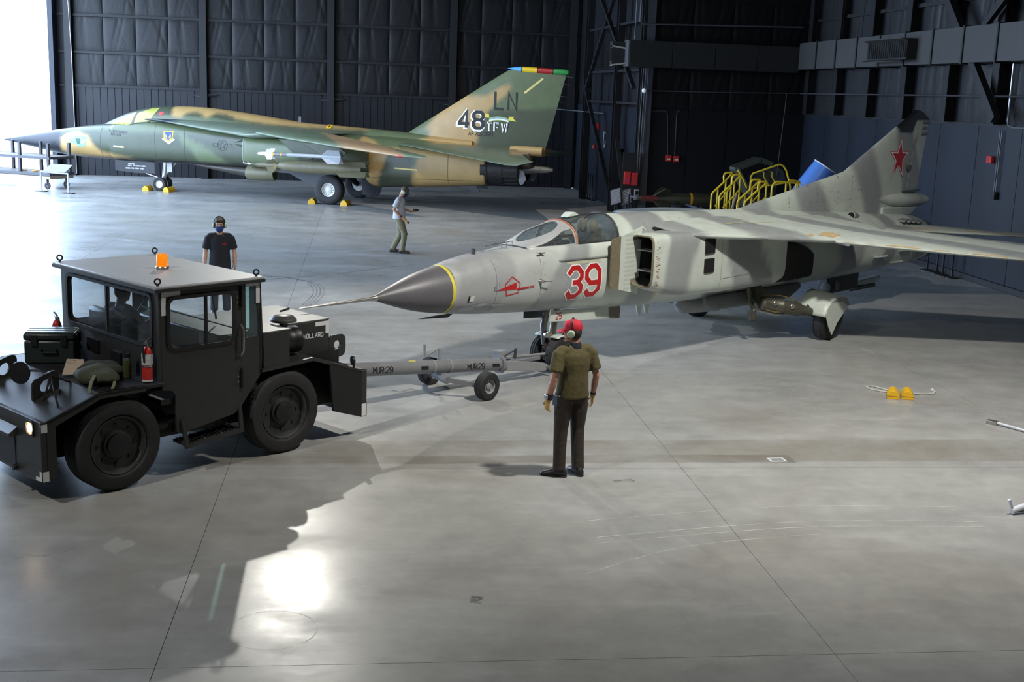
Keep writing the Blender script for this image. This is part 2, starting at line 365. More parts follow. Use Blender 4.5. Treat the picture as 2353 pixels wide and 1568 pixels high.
# back wall ---------------------------------------------------------
YB = 54.0
wb = MB().box(-13.1, 9.3, YB+.02, YB+.25, 0, 12).build('wall_back', M_wall); tag(wb, kind='structure')
_pan = MB().prism([(0, 0), (.27, 0), (.285, .025), (.3, .025), (.3, .06), (0, .06)], (0, 0, 0), (1, 0, 0), (0, 1, 0), (0, 0, 3.74)).mesh('wall_panel', mat('navy_black_sheet', (.0058, .0068, .0105), rough=.44, var=.2), 0)
for i in range(73): link('wall_panel', _pan, wb, (-12.75+i*.3, YB-.04, 0))
cols = [-12.45, -6.95, -1.6, 3.65, 8.9]
bay = 1.33
ins = {h: [pillow('insulation_blanket', bay-.03, h-.03, M_ins, s+int(h*10)) for s in range(3)] for h in (1.4, 1.5)}
for r, (z, h) in enumerate(((3.76, 1.4), (5.17, 1.5), (6.67, 1.5), (8.18, 1.5))):
    for i in range(16):
        link('insulation_blanket', ins[h][(i*7+r) % 3], wb, (-12.4+i*bay, YB-.02, z))
gm = MB().box(-13.1, 9.2, -.12, .02, -.05, .05).mesh('girt', M_steel, 0)
for z in (3.76, 5.15, 6.66, 8.17): link('girt', gm, wb, (0, YB-.02, z))
def hcol(name, m, h=12., w=.30, d=.32):
    return MB().box(-w/2, w/2, -d, -d+.03, 0, h).box(-w/2, w/2, -.03, 0, 0, h).box(-.02, .02, -d+.03, -.03, 0, h).mesh(name, m, 0)
cm = hcol('column', M_steel2)
for x in cols: link('column', cm, wb, (x, YB-.06, 0))
br = MB().bar((-.55, -.15, -.02), (.55, -.15, .02), .14, .05).bar((-.4, -.16, -.05), (0, -.25, -.07), .04, .03).bar((.4, -.16, -.05), (0, -.25, -.07), .04, .03).mesh('brace', M_steel, 0)
for x in cols[1:-1]: link('brace', br, wb, (x, YB-.08, 3.55))

# side wall (faces left) with door -----------------------------------
XS, YM, XR = 9.25, 40.0, 14.65
ws = MB().box(XS, XS+.2, YM, YB, 0, 12).build('wall_side', M_wall); tag(ws, kind='structure')
for i in range(8):
    link('wall_panel', MB().box(-.03, 0, .01, 1.72, 0, 3.74).mesh('wall_panel', M_wallblue, 0), ws, (XS, YM+i*1.745, 0))
for i in range(10):
    link('insulation_blanket', ins[1.4][i % 3], ws, (XS-.02, YM+.1+i*1.36, 3.76), (0, 0, radians(-90)), (1, 1, 1)).rotation_euler = (0, 0, radians(90))
    o = link('insulation_blanket', ins[1.5][i % 3], ws, (XS-.02, YM+1.4+i*1.36, 5.2), (0, 0, radians(-90)))
dr = empty('door_1', (XS-.04, 44.0, 0), radians(90), kind='structure')
MB().box(-.5, .5, 0, .06, 0, 2.15).build('door_leaf', mat('black_door', (.012, .012, .014), rough=.4), dr)
MB().box(-.58, -.5, -.02, .1, 0, 2.24).box(.5, .58, -.02, .1, 0, 2.24).box(-.58, .58, -.02, .1, 2.15, 2.24).build('door_frame', M_steel2, dr)
MB().box(-.38, .38, .06, .14, .98, 1.05).build('push_bar', M_cond, dr)
# middle wall ---------------------------------------------------------
wm = MB().box(XS, XR+.2, YM, YM+.2, 0, 12).build('wall_middle', mat('charcoal_wall', (.0035, .0036, .004), rough=.6, spec=.25)); tag(wm, kind='structure')
mdk = mat('near_black_sheet', (.0045, .005, .0065), rough=.5, spec=.3)
for i in range(4): link('wall_panel', MB().box(.01, 1.33, -.03, 0, 0, 3.74).mesh('wall_panel', mdk, 0), wm, (XS+.02+i*1.345, YM, 0))
insd = pillow('insulation_blanket', 1.32, 1.4, mat('black_vinyl', (.004, .004, .0042), rough=.5, spec=.3, bump=.2, bscale=14), 5)
for i in range(4):
    for z in (3.78, 5.9): link('insulation_blanket', insd, wm, (XS+.02+i*1.345, YM-.02, z))
# right wall ----------------------------------------------------------
wr = MB().box(XR, XR+.2, -8, YM, 0, 12).build('wall_right', M_wall); tag(wr, kind='structure')
for i in range(24):
    link('wall_panel', MB().box(-.035, 0, .01, 1.99, .16, 3.73).mesh('wall_panel', M_wallblue, 0), wr, (XR, YM-2.0*(i+1), 0))
bb = MB().box(XR-.06, XR-.005, -8, YM, 0, .15).build('baseboard_right', M_steel2, bevel=.01); tag(bb, kind='structure')
ycol = [39.3-2.46*i for i in range(18)]
rc = MB().box(-.30, -.27, -.16, .16, 0, 8.2).box(-.3, 0, -.015, .015, 0, 8.2).mesh('column', M_steel, 0)
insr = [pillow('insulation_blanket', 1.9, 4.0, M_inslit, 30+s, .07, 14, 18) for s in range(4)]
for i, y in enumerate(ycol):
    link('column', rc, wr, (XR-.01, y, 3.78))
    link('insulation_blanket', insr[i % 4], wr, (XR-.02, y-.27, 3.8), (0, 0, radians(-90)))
ledge = MB().box(XR-.07, XR, -8, YM, 3.73, 3.79).build('trim_1', M_steel2); tag(ledge, kind='structure')
gr = MB().box(-.1, 0, -8, YM, -.05, .05).mesh('girt', M_steel2, 0)
link('girt', gr, wr, (XR-.05, 0, 6.75))
for y0 in (26.4, 16.4):
    link('diagonal_brace', MB().bar((0, 0, 3.9), (0, 4.4, 8.2), .2, .16, (1, 0, 0)).mesh('diagonal_brace', M_steel2, 0), wr, (XR-.5, y0, 0))
    link('diagonal_brace', MB().bar((0, 0, 8.2), (0, 3.2, 6.0), .16, .12, (1, 0, 0)).mesh('diagonal_brace', M_steel2, 0), wr, (XR-.5, y0-2.2, 0))
# unseen shell: ceiling, wall behind the camera, left door jamb/lintel
ce = MB().box(-13.3, 15, -8, 54.3, 12, 12.2).build('ceiling', M_wall); tag(ce, kind='structure')
wf = MB().box(-13.3, 15, -8.2, -8, 0, 12).build('wall_front', mat('far_wall_paint', (.10, .10, .105), rough=.6)); tag(wf, kind='structure')
wl = MB().box(-13.3, -13.1, -8, 54.3, 9.2, 12).box(-13.3, -13.1, -8, 20, 0, 9.2).build('wall_left', M_wall); tag(wl, kind='structure')
jm = MB().box(-13.15, -12.95, YB-.75, YB-.02, 0, 9.2).build('trim_2', mat('door_jamb', (.03, .034, .045), rough=.5)); tag(jm, kind='structure')

# truss tower at the corner ------------------------------------------
tw = empty('corner_truss', (9.0, 40.2, 0), 0, 'dark steel corner column tower with diagonal bracing beside the exit door', 'truss')
for p in ((0, 0), (-.15, 3.4), (-.35, 8.4)):
    o = link('post', hcol('post', M_steel2 if p[0] == 0 else M_steel, 9.5, .26, .26), tw, (p[0], p[1]-.1, 0))
    o.rotation_euler = (0, 0, radians(8))
MB().box(.02, .3, -.36, -.30, 0, 9.5).build('lit_flange', mat('lit_flange_tone', (.06, .065, .078), rough=.4), tw)  # light falling on this flange is put into its paler colour
for a, b in (((-.1, 3.2, .2), (-.4, 8.4, 4.5)), ((-.1, 3.4, 8.6), (-.4, 8.2, 4.3)), ((-.2, .2, 4.4), (-.35, 8.2, 8.8)), ((-.1, 3.4, 3.0), (-.2, .3, 0.2))):
    MB().bar(a, b, .14, .10).build('diagonal', M_steel2, tw)
for z in (3.9, 5.0, 6.6): MB().bar((-.05, .1, z), (-.35, 8.4, z), .08, .08).build('crossbar', M_steel2, tw)

MB().box(-.58, .05, -.50, -.46, .6, 2.3).build('added_backing_board', M_steel, tw)  # board added behind the floating cabinets and control panel to hold them up
# ================================================================== aircraft helpers
def airfoil(m=80):
    pts = []
    for i in range(m+1):
        s = (1-cos(pi*i/m))/2; pts.append((s, 5*(.2969*sqrt(s)-.126*s-.3516*s*s+.2843*s**3-.1036*s**4)))
    return pts
AF = airfoil()
def wring(y, xle, xte, zle, zte, th, flip=False):
    """wing section at span y; th = full thickness; flip gives a vertical fin section (y is then the height)"""
    up = []; dn = []
    for s, t in AF:
        x = lerp(xle, xte, s); z = lerp(zle, zte, s); d = t*th
        up.append((x, d, y) if flip else (x, y, z+d)); dn.append((x, -d, y) if flip else (x, y, z-d))
    return up+dn[-2:0:-1]
def dense(secs, k):
    out = []
    for a, b in zip(secs, secs[1:]): out += [[lerp(p, q, i/k) for p, q in zip(a, b)] for i in range(k)]
    return out+[list(secs[-1])]
def wing(name, secs, m, parent, s=1, flip=False, k=4, paintfn=None):
    o = MB().loft([wring(*([r[0]*(1 if flip else s)]+list(r[1:])), flip) for r in dense(secs, k)]).build(name, m, parent, 50)
    if paintfn: paint(o, paintfn)
    return o
def wheel(name, r, w, rim, m_t, m_r, parent, c, ax=(0, 1, 0), holes=0, m_h=None, tread=3):
    """tyre with grooves, rim dish, hub; ax points outboard"""
    a = Vector(ax).normalized(); c = Vector(c); h = w/2
    prof = [(-h*.75, rim), (-h*.95, rim*1.06), (-h, rim+(r-rim)*.45), (-h*.93, rim+(r-rim)*.78), (-h*.72, r*.985)]
    for i in range(tread):
        t = -h*.55+i*(h*1.1/max(1, tread-1)) if tread > 1 else 0
        prof += [(t-h*.09, r), (t-h*.05, r*.975), (t+h*.05, r*.975), (t+h*.09, r)]
    prof += [(h*.72, r*.985), (h*.93, rim+(r-rim)*.78), (h, rim+(r-rim)*.45), (h*.95, rim*1.06), (h*.75, rim)]
    ty = MB().lathe(c, a, prof, 48, False).build(name, m_t, parent, 30)
    MB().lathe(c, a, [(-h*.7, .001), (-h*.7, rim*1.0), (h*.72, rim*1.0), (h*.8, rim*.98), (h*.72, rim*.9), (h*.4, rim*.82), (h*.32, rim*.5), (h*.5, rim*.46), (h*.62, rim*.3), (h*.66, .001)], 36).build('rim', m_r, ty, 30)
    if holes:
        u, v = frame(a)
        for i in range(holes):
            t = 2*pi*i/holes; p = c+a*(h*.37)+(u*cos(t)+v*sin(t))*rim*.66
            MB().lathe(p, a, [(0, rim*.055), (.006+h*.04, rim*.05)], 8).build('bolt', m_h or m_t, ty)
    return ty
# ================================================================== grey swing-wing fighter (number 39)
OX = Vector((7.27, 21.37, 0)); AX = radians(39.6)
mig = empty('fighter_jet', OX, pi+AX, 'weathered grey-green camouflaged swing-wing fighter jet with red number 39 on its nose', 'aircraft')
LG, DG, BG = (.51, .56, .505), (.235, .25, .255), (.30, .305, .315)
def sstep(a, b, x):
    t = max(0., min(1., (x-a)/(b-a))); return t*t*(3-2*t)
def mixc(a, b, t): return [lerp(p, q, t) for p, q in zip(a, b)]
def mig_paint(x, y, z):
    v = sin(3.3*x+1.1*sin(1.9*z+.5*x)+1.1*abs(y)+.6)+.45*sin(1.4*x-1.7*z+.8*y)
    c = mixc(LG, DG, sstep(-.02, .42, v)*.85)
    c = mixc(c, BG, .72*sstep(5.2, 7.2, x))
    if z < 1.0: c = mixc(c, (.40, .42, .40), sstep(1.0, .85, z)*.6)
    return c
M_mig = mat('faded_camouflage_paint', (.6, .6, .6), rough=.36, var=.07, vscale=5, attr=True, bump=.012, bscale=60, rvar=.1)
M_lgt = mat('pale_green_grey_paint', LG, rough=.4, var=.08)
M_mid = mat('mid_grey_paint', DG, rough=.4, var=.08)
M_radome = mat('slate_radome', (.105, .102, .112), rough=.42, var=.1, vscale=9)
M_yel = mat('yellow_band', (.62, .52, .06), rough=.5)
M_bare = mat('bare_metal', (.42, .41, .39), rough=.3, metal=.9, var=.2)
M_dkm = mat('dark_metal', (.055, .055, .055), rough=.45, metal=.3, var=.25)
M_black = mat('black_void', (.004, .004, .004), rough=.9)
M_rub = mat('tyre_rubber', (.018, .018, .019), rough=.72, var=.3, vscale=12)
M_tan = mat('brown_perforated_strip', (.17, .145, .095), rough=.6, var=.3, vscale=30)
M_red = mat('signal_red', (.42, .012, .014), rough=.45)
M_white = mat('white_marking', (.80, .80, .78), rough=.45)
M_olv = mat('olive_gear_metal', (.115, .11, .085), rough=.4, metal=.6, var=.35, vscale=18)
M_orange = mat('orange_seal', (.45, .12, .03), rough=.6)
M_prim = mat('exposed_tan_primer', (.50, .37, .20), rough=.6, var=.2)
M_cgl = glassmat('canopy_glass', (.55, .58, .6), .03, .5)
M_wgl = glassmat('windscreen_glass', (.62, .85, .86), .03, .9)

# nose section with cockpit tub
tabN = [(8.15, 1.785, 1.13, .325), (7.85, 1.845, 1.09, .37), (7.5, 1.895, 1.055, .405), (7.05, 1.925, 1.02, .44), (6.6, 1.955, .99, .465), (6.2, 1.965, .968, .475), (5.5, 1.965, .93, .485), (5.0, 1.99, .89, .49), (4.78, 2.005, .875, .49)]
rings = []
for x, zt, zb, w in smooth_tab(tabN, 14):
    rg = sring(x, zt, zb, w, 2.5+1.6*sstep(7.2, 6.4, x), 2.25, 96)
    if 4.8 < x < 6.45:
        e = min(1, (6.45-x)/.15)
        rg = [(p[0], p[1], p[2] if (p[2] < zt-.2 or abs(p[1]) > w*.70) else p[2]-.34*e*(1-(p[1]/(w*.72))**6)) for p in rg]
    rings.append(rg)
nose = paint(MB().loft(rings).build('fuselage_nose', M_mig, mig, 40), mig_paint)
tabF = [(4.80, 2.33, .875, .49), (4.1, 2.32, .83, .55), (3.0, 2.285, .78, .62), (1.0, 2.23, .75, .67), (-1.0, 2.13, .74, .67), (-3.0, 2.01, .76, .63), (-4.5, 1.91, .79, .575), (-5.5, 1.85, .82, .53), (-6.0, 1.76, .85, .47)]
fus = paint(MB().loft([sring(x, zt, zb, w, 1.9, 2.4, 64, 0, lerp(1.62, 1.32, max(0, min(1, (4.8-x)/9)))) for x, zt, zb, w in smooth_tab(tabF, 16)]).build('fuselage', M_mig, mig, 40), mig_paint)
MB().lathe((-5.95, 0, 1.30), (-1, 0, -.12), [(0, .465), (.25, .44), (.5, .40), (.78, .33), (.80, .30), (.6, .31), (.2, .3)], 40, False).build('exhaust_nozzle', M_dkm, mig)
MB().lathe((-6.1, 0, 1.28), (-1, 0, -.12), [(0, .38), (.02, .38)], 24).build('exhaust_core', M_black, mig)
# radome, band, probe
MB().lathe((8.15, 0, 1.457), (1, 0, -.012), [(.035, .326), (.2, .300), (.4, .262), (.6, .212), (.8, .15), (1.0, .082), (1.11, .042)], 48).build('radome', M_radome, mig)
MB().lathe((8.15, 0, 1.457), (1, 0, -.012), [(-.01, .333), (.045, .327)], 48).build('yellow_radome_band', M_yel, mig)
MB().lathe((9.25, 0, 1.443), (1, 0, -.01), [(0, .043), (.1, .03), (.16, .024), (.75, .019), (.78, .014), (1.2, .009), (1.23, .002)], 16).build('pitot_probe', M_bare, mig)
MB().prism([(8.53, 1.085), (8.15, 1.06), (7.99, 1.05), (7.88, 1.10), (8.1, 1.10), (8.3, 1.095)], (0, -.012, 0), (1, 0, 0), (0, 0, 1), (0, .024, 0)).build('blade_antenna', M_dkm, mig)
# intakes, splitter plates
tabI = [(4.66, 2.06, 1.27, .76, .215), (4.45, 2.075, 1.20, .745, .24), (4.0, 2.085, 1.10, .72, .285), (3.3, 2.07, 1.05, .70, .31), (2.2, 2.03, 1.025, .68, .33), (1.2, 1.98, 1.02, .665, .34), (.84, 1.96, 1.06, .62, .34)]
trunks = []
for s in (1, -1):
    rs = [sring(x, zt, zb, w, 6, 4.5, 56, s*y0) for x, zt, zb, y0, w in smooth_tab(tabI, 16)]
    tr = paint(MB().loft(rs, False, True).build('intake_trunk', M_mig, mig, 35), mig_paint); trunks.append(tr)
    def rr(x, d, dz=0): return sring(x, 2.06-d, 1.27+d, .215-d, 6, 4.5, 56, s*.76)
    MB().loft([rr(4.665, -.004), rr(4.70, .004), rr(4.70, .016), rr(4.6, .02)], False, False).build('intake_lip', M_tan, tr, 30)
    MB().loft([rr(4.66, .012), rr(4.3, .03), rr(3.6, .05)], False, True).build('intake_duct', mat('intake_grey', (.05, .054, .06), rough=.6), tr, 30)
    for z in (1.52, 1.83): MB().box(4.42, 4.62, s*.62-.0, s*.96, z-.008, z+.008).build('duct_vane', M_mid, tr)
    y = s*.555
    pp = [(4.98, 2.05), (4.98, 1.235), (4.50, 1.13), (4.47, 2.165)]
    sp = MB().prism(pp, (0, y, 0), (1, 0, -.0), (0, 0, 1), (0, s*.022, 0)).build('splitter_plate', M_lgt, mig, 0, bevel=.004)
    MB().prism([(5.17, 2.01), (5.19, 1.97), (5.19, 1.30), (5.16, 1.265), (4.98, 1.235), (4.98, 2.05)], (0, y-.002*s, 0), (1, 0, 0), (0, 0, 1), (0, s*.026, 0)).build('perforated_strip', M_tan, sp, 0)
    for i in range(13):
        zz = 1.22+i*.068
        MB().box(4.62, 4.86, y+s*.0215, y+s*.0226, zz, zz+.034).build('bleed_screen', mat('bleed_mesh_grey', (.43, .47, .41), rough=.6, var=.2, vscale=60), sp, 0)
    for z0, z1 in ((1.72, 1.95), (1.415, 1.64)):
        MB().box(3.12, 3.39, s*.985, s*1.022, z0, z1).build('blow_in_door', M_black, tr, 0)
        MB().prism([(3.39, .985), (3.385, 1.024), (3.14, 1.024)], (0, 0, z0-.012), (1, 0, 0), (0, s, 0), (0, 0, .012)).build('door_edge', M_bare, tr, 0)
    MB().bar((4.35, s*.55, 2.11), (4.47, s*.565, 2.165), .02, .03).build('splitter_stay', M_lgt, tr)
# gloves, wings, tailplanes
wingparts = []
for s in (1, -1):
    g = wing('wing_glove', [(.42, 4.0, -1.75, 2.14, 2.03, .20), (.62, 3.95, -1.7, 2.10, 2.01, .20), (.97, 3.72, -1.6, 2.03, 1.985, .19), (1.3, 2.82, -1.45, 1.985, 1.96, .18), (1.65, 1.9, -1.15, 1.935, 1.93, .17), (1.9, 1.22, -.6, 1.905, 1.915, .15), (1.98, 1.02, -.15, 1.90, 1.91, .12)], M_mig, mig, s, k=5, paintfn=mig_paint)
    w_ = wing('outer_wing', [(1.45, .80, -1.75, 1.90, 1.87, .17), (1.95, 1.06, -2.02, 1.895, 1.87, .17), (2.05, 1.16, -2.1, 1.885, 1.862, .165), (2.4, .82, -2.4, 1.855, 1.83, .16), (4.3, -1.05, -3.85, 1.69, 1.66, .13), (5.05, -1.8, -4.2, 1.60, 1.58, .09), (5.2, -2.1, -4.2, 1.58, 1.57, .04)], M_mig, mig, s, k=8, paintfn=mig_paint)
    MB().prism([(0, 0), (.22, .10), (.27, .04), (.18, -.08), (0, -.1)], (1.02, s*1.97, 1.89), (0, s*1, -.04), (.6, .0, 0), (0, 0, -.05)).build('dogtooth_claw', M_mid, w_, 0)
    # worn leading edge strips of bare primer
    lead = []
    rnd = random.Random(4)
    yy = 2.1
    while yy < 4.4:
        d = rnd.uniform(.12, .45); xl = interp([(2.05, 1.16), (2.4, .82), (4.3, -1.05), (5.05, -1.8)], yy)[0]; xl2 = interp([(2.05, 1.16), (2.4, .82), (4.3, -1.05), (5.05, -1.8)], yy+d)[0]; q = rnd.uniform(.015, .09)
        lead.append([(xl-.012, s*yy), (xl2-.012, s*(yy+d)), (xl2-q*.5, s*(yy+d)), ((xl+xl2)/2-q, s*(yy+d/2)), (xl-q*.6, s*yy)]); yy += d+rnd.uniform(0, .2)
    for q in lead: decal('bare_primer_patch', [q], w_, M_prim, w_, .003, axis='z', maxe=.06)
    for q in ([(1.3, s*1.78), (1.06, s*1.95), (.82, s*1.94), (.86, s*1.8), (1.05, s*1.74)], [(1.55, s*1.72), (1.4, s*1.78), (1.36, s*1.7)]): decal('bare_primer_patch', [q], g, M_prim, g, .004, axis='z', maxe=.06)
    for q in ([(2.62, s*.8), (2.1, s*.82), (2.12, s*.86), (2.6, s*.84)], [(2.0, s*.86), (1.3, s*.9), (1.3, s*.93), (2.0, s*.89)], [(2.2, s*.62), (1.6, s*.64), (1.6, s*.67), (2.2, s*.65)]): decal('faded_patch', [q], [g, fus], mat('ochre_chalk', (.46, .46, .22), rough=.6), g, .004, axis='z', maxe=.08)
    MB().loft([[(lerp(2.45, 1.75, u)+.0, s*(lerp(1.46, 1.70, u)+.02+dy*.05*sin(pi*u)**.6), lerp(1.962, 1.93, u)+dz*.045*sin(pi*u)**.6) for dy, dz in ((cos(t), sin(t)) for t in (2*pi*j/10 for j in range(10)))] for u in (0.02, .1, .25, .5, .75, .9, .98)]).build('warning_antenna', M_mid, g)
    st = wing('tailplane', [(.45, -3.6, -5.75, 1.66, 1.64, .12), (.62, -3.78, -5.85, 1.655, 1.64, .12), (.75, -4.0, -6.0, 1.65, 1.63, .11), (2.3, -6.2, -6.85, 1.56, 1.56, .05), (2.75, -6.75, -7.1, 1.535, 1.535, .03)], M_mig, mig, s, k=6, paintfn=mig_paint)
    for q in [[(-4.1-1.42*(a-.75)-.03, s*a), (-4.1-1.42*(b-.75)-.03, s*b), (-4.1-1.42*(b-.75)-.10, s*b), (-4.1-1.42*(a-.75)-.16, s*a)] for a, b in ((.8, 1.15), (1.5, 1.8), (1.95, 2.25))]: decal('bare_primer_patch', [q], st, M_prim, st, .003, axis='z', maxe=.06)
# fin
P_cap = [(-4.70, 3.715), (-5.3, 4.2), (-6.6, 4.2), (-6.5, 3.83), (-5.57, 3.83), (-5.41, 3.56), (-4.83, 3.58)]
def fin_paint(x, y, z): return (.012, .012, .013) if inpoly((x, z), P_cap) else mig_paint(x, y, z)
finS = [(1.75, 2.4, -5.5, 0, 0, .25), (1.98, 1.95, -5.6, 0, 0, .24), (2.23, 1.06, -5.75, 0, 0, .22), (2.32, .48, -5.94, 0, 0, .21), (2.5, -.68, -5.97, 0, 0, .19), (2.81, -2.67, -6.03, 0, 0, .16), (3.5, -4.27, -6.17, 0, 0, .11), (3.86, -5.1, -6.25, 0, 0, .08), (4.0, -5.42, -5.95, 0, 0, .06), (4.05, -5.52, -5.75, 0, 0, .03)]
fin = wing('tail_fin', finS, M_mig, mig, flip=True, k=12, paintfn=soften(fin_paint, .012))
for s in (1, -1):
    sp_ = [(-4.90, 3.50), (-5.04, 3.19), (-5.34, 3.185), (-5.08, 2.985), (-5.16, 2.63), (-4.88, 2.86), (-4.56, 2.64), (-4.70, 2.98), (-4.42, 3.20), (-4.76, 3.19)]
    cx, cz = -4.88, 3.04
    def sc(k): return [(cx+(p[0]-cx)*k, cz+(p[1]-cz)*k) for p in sp_]
    def fan(k): q = sc(k); return [[(cx, cz), q[i], q[(i+1) % 10]] for i in range(10)]
    decal('star_outline', fan(1.0), fin, M_red, fin, .005, s, .1); decal('star_border', fan(.92), fin, M_white, fin, .0075, s, .1); decal('red_star', fan(.74), fin, M_red, fin, .010, s, .1)
MB().bar((-5.62, .07, 3.58), (-5.30, .09, 2.9), .014, .014).build('rudder_rod', M_bare, fin); MB().box(-5.36, -5.26, .06, .12, 2.82, 2.9).build('rudder_lever', M_olv, fin)
MB().box(-5.98, -5.2, .028, .085, 2.345, 2.36).build('rudder_gap', M_dkm, fin, 0); MB().bar((-5.33, .07, 2.36), (-5.66, .04, 3.56), .008, .05).build('rudder_hinge_line', M_mid, fin, 0)
for z, l in ((3.80, .35), (3.68, .22), (3.56, .30)): MB().lathe((-5.85, 0, z), (-1, 0, 0), [(0, .045), (l, .04), (l+.1, .02)], 10).build('tail_light', M_mid, fin)
pod = paint(MB().lathe((-3.93, 0, 2.21), (-1, 0, -.035), [(0, .01), (.25, .06), (.6, .105), (1.2, .145), (2.1, .145), (2.4, .11), (2.58, .06), (2.65, .01)], 28).build('brake_parachute_fairing', M_mig, mig), mig_paint)
paint(MB().prism([(-4.3, 2.05), (-5.95, 2.0), (-5.6, 1.82), (-4.3, 1.85)], (0, -.09, 0), (1, 0, 0), (0, 0, 1), (0, .18, 0)).build('fin_root_fairing', M_mig, mig, bevel=.03), mig_paint)
MB().lathe((-2.75, .26, 1.96), (1, .15, .1), [(-.3, .03), (-.1, .075), (.12, .08), (.13, .065), (.0, .06)], 16).build('cooling_scoop', M_mid, mig)
MB().lathe((-2.63, .27, 1.965), (1, .15, .1), [(0, .066), (.004, .066)], 14).build('scoop_mouth', M_black, mig)
for i in range(4): MB().bar((-4.55-.22*i, .40, 1.78-.02*i), (-4.85-.22*i, .34, 1.80-.02*i), .16, .035).build('tail_vent', M_mid, mig)
for x0, y0, z0 in ((-3.0, .66, 1.16), (-4.2, .60, 1.20), (-4.05, .50, .96)): MB().loft([[(x0-.55*u, y0+d*.07*sin(pi*u)**.5, z0+e*.012) for d, e in ((-1, 0), (0, 1), (1, 0), (0, -1))] for u in (.02, .2, .5, .8, .98)]).build('strake', M_lgt, mig)
# windscreen + canopy
def hood(u, a, tab):
    x, zt, w = interp(tab, u); zb = 1.955
    return (x+.10*(1-cos(a))*0, w*sin(a), zb+(zt-zb)*max(0, cos(a))**.9)
WS = [(0, 6.72, 1.965, .20), (.15, 6.58, 2.03, .29), (.5, 6.25, 2.165, .37), (1, 5.76, 2.285, .395)]
CN = [(0, 5.76, 2.285, .395), (.4, 5.35, 2.335, .40), (1, 4.83, 2.345, .40)]
def split(tab, nu, nv, cls):
    out = {}
    for i in range(nu):
        for j in range(nv):
            u, a = (i+.5)/nu, (j+.5)/nv*pi-pi/2; k = cls(u, math.degrees(a))
            out.setdefault(k, []).append([hood(p/nu, q/nv*pi-pi/2, tab) for p, q in ((i, j), (i+1, j), (i+1, j+1), (i, j+1))])
    return out
def quadmesh(qs):
    mb = MB(); idx = {}
    for q in qs:
        f = []
        for p in q:
            k = tuple(round(c, 5) for c in p)
            if k not in idx: idx[k] = len(mb.v); mb.v.append(p)
            f.append(idx[k])
        mb.f.append(tuple(f))
    return mb
def wcls(u, a):
    if ((u-.5)/.40)**2+(a/36)**2 < 1: return 'front_pane'
    b = abs(a)
    if b > 47 and u < .94 and u > .10+(88-b)/41*.66 and b < 87: return 'side_pane_port' if a > 0 else 'side_pane_starboard'
    return 'frame'
cab = MB()
for k, qs in split(WS, 110, 180, wcls).items():
    mb = quadmesh(qs)
    if k == 'frame': mb.build('windscreen_frame', mat('windscreen_grey', (.34, .35, .36), rough=.4, var=.06), mig, 40, solid=.014)
    elif k == 'front_pane': mb.build('windscreen_pane', M_wgl, mig, 40)
    else: mb.build('side_pane', M_cgl, mig, 40)
quadmesh(split(CN, 16, 40, lambda u, a: 'g')['g']).build('canopy_glass', M_cgl, mig, 40)
def arch(tab, u, name, m, r, dx=0): MB().tube([Vector(hood(u, radians(a), tab))+Vector((dx, 0, 0)) for a in range(-90, 91, 9)], r, 8).build(name, m, mig)
arch(WS, 1, 'windscreen_arch', M_orange, .014, .03); arch(CN, .0, 'canopy_bow', M_dkm, .018, -.01); arch(CN, 1, 'canopy_rear_frame', M_dkm, .02)
for s in (1, -1): MB().bar((5.74, s*.402, 1.965), (4.85, s*.408, 1.97), .03, .03).build('canopy_sill', M_dkm, mig)
MB().prism([(5.66, 2.315), (5.56, 2.385), (5.45, 2.385), (5.36, 2.335)], (0, -.07, 0), (1, 0, 0), (0, 0, 1), (0, .14, 0)).build('periscope', M_lgt, mig, bevel=.015)
for s in (1, -1):
    def skirt(u, v):
        x = lerp(6.70, 4.79, u); w = interp([(4.79, .40), (5.35, .40), (5.76, .395), (6.25, .37), (6.58, .29), (6.70, .22)], x)[0]; wb = interp([(4.79, .489), (5.5, .484), (6.2, .47), (6.7, .30)], x)[0]
        return (x, s*lerp(w, wb, sin(v*pi/2)), lerp(1.96, 1.74, 1-cos(v*pi/2)))
    paint(MB().grid(skirt, 40, 8).build('cockpit_sill', M_mig, mig, 60, solid=.012), mig_paint)
# cockpit fittings
MB().box(4.92, 5.12, -.16, .16, 1.62, 2.14).build('ejection_seat', mat('seat_olive', (.12, .12, .08), rough=.6), mig, bevel=.03)
for y in (-.10, .11): MB().ball((5.10, y, 2.16), (.09, .088, .115), 18, 12).build('seat_headrest', mat('headrest_khaki', (.33, .31, .2), rough=.55), mig)
MB().box(5.7, 6.05, -.2, .2, 1.72, 1.99).build('gunsight_coaming', M_dkm, mig, bevel=.03)
for s in (1, -1): MB().box(5.2, 6.1, s*.20, s*.31, 1.66, 1.93).build('side_console', mat('cockpit_green', (.03, .21, .15), rough=.5), mig, bevel=.02)
MB().box(5.5, 5.62, -.25, .25, 1.7, 1.9).build('instrument_panel', mat('cockpit_green', (.03, .21, .15)), mig, bevel=.015)
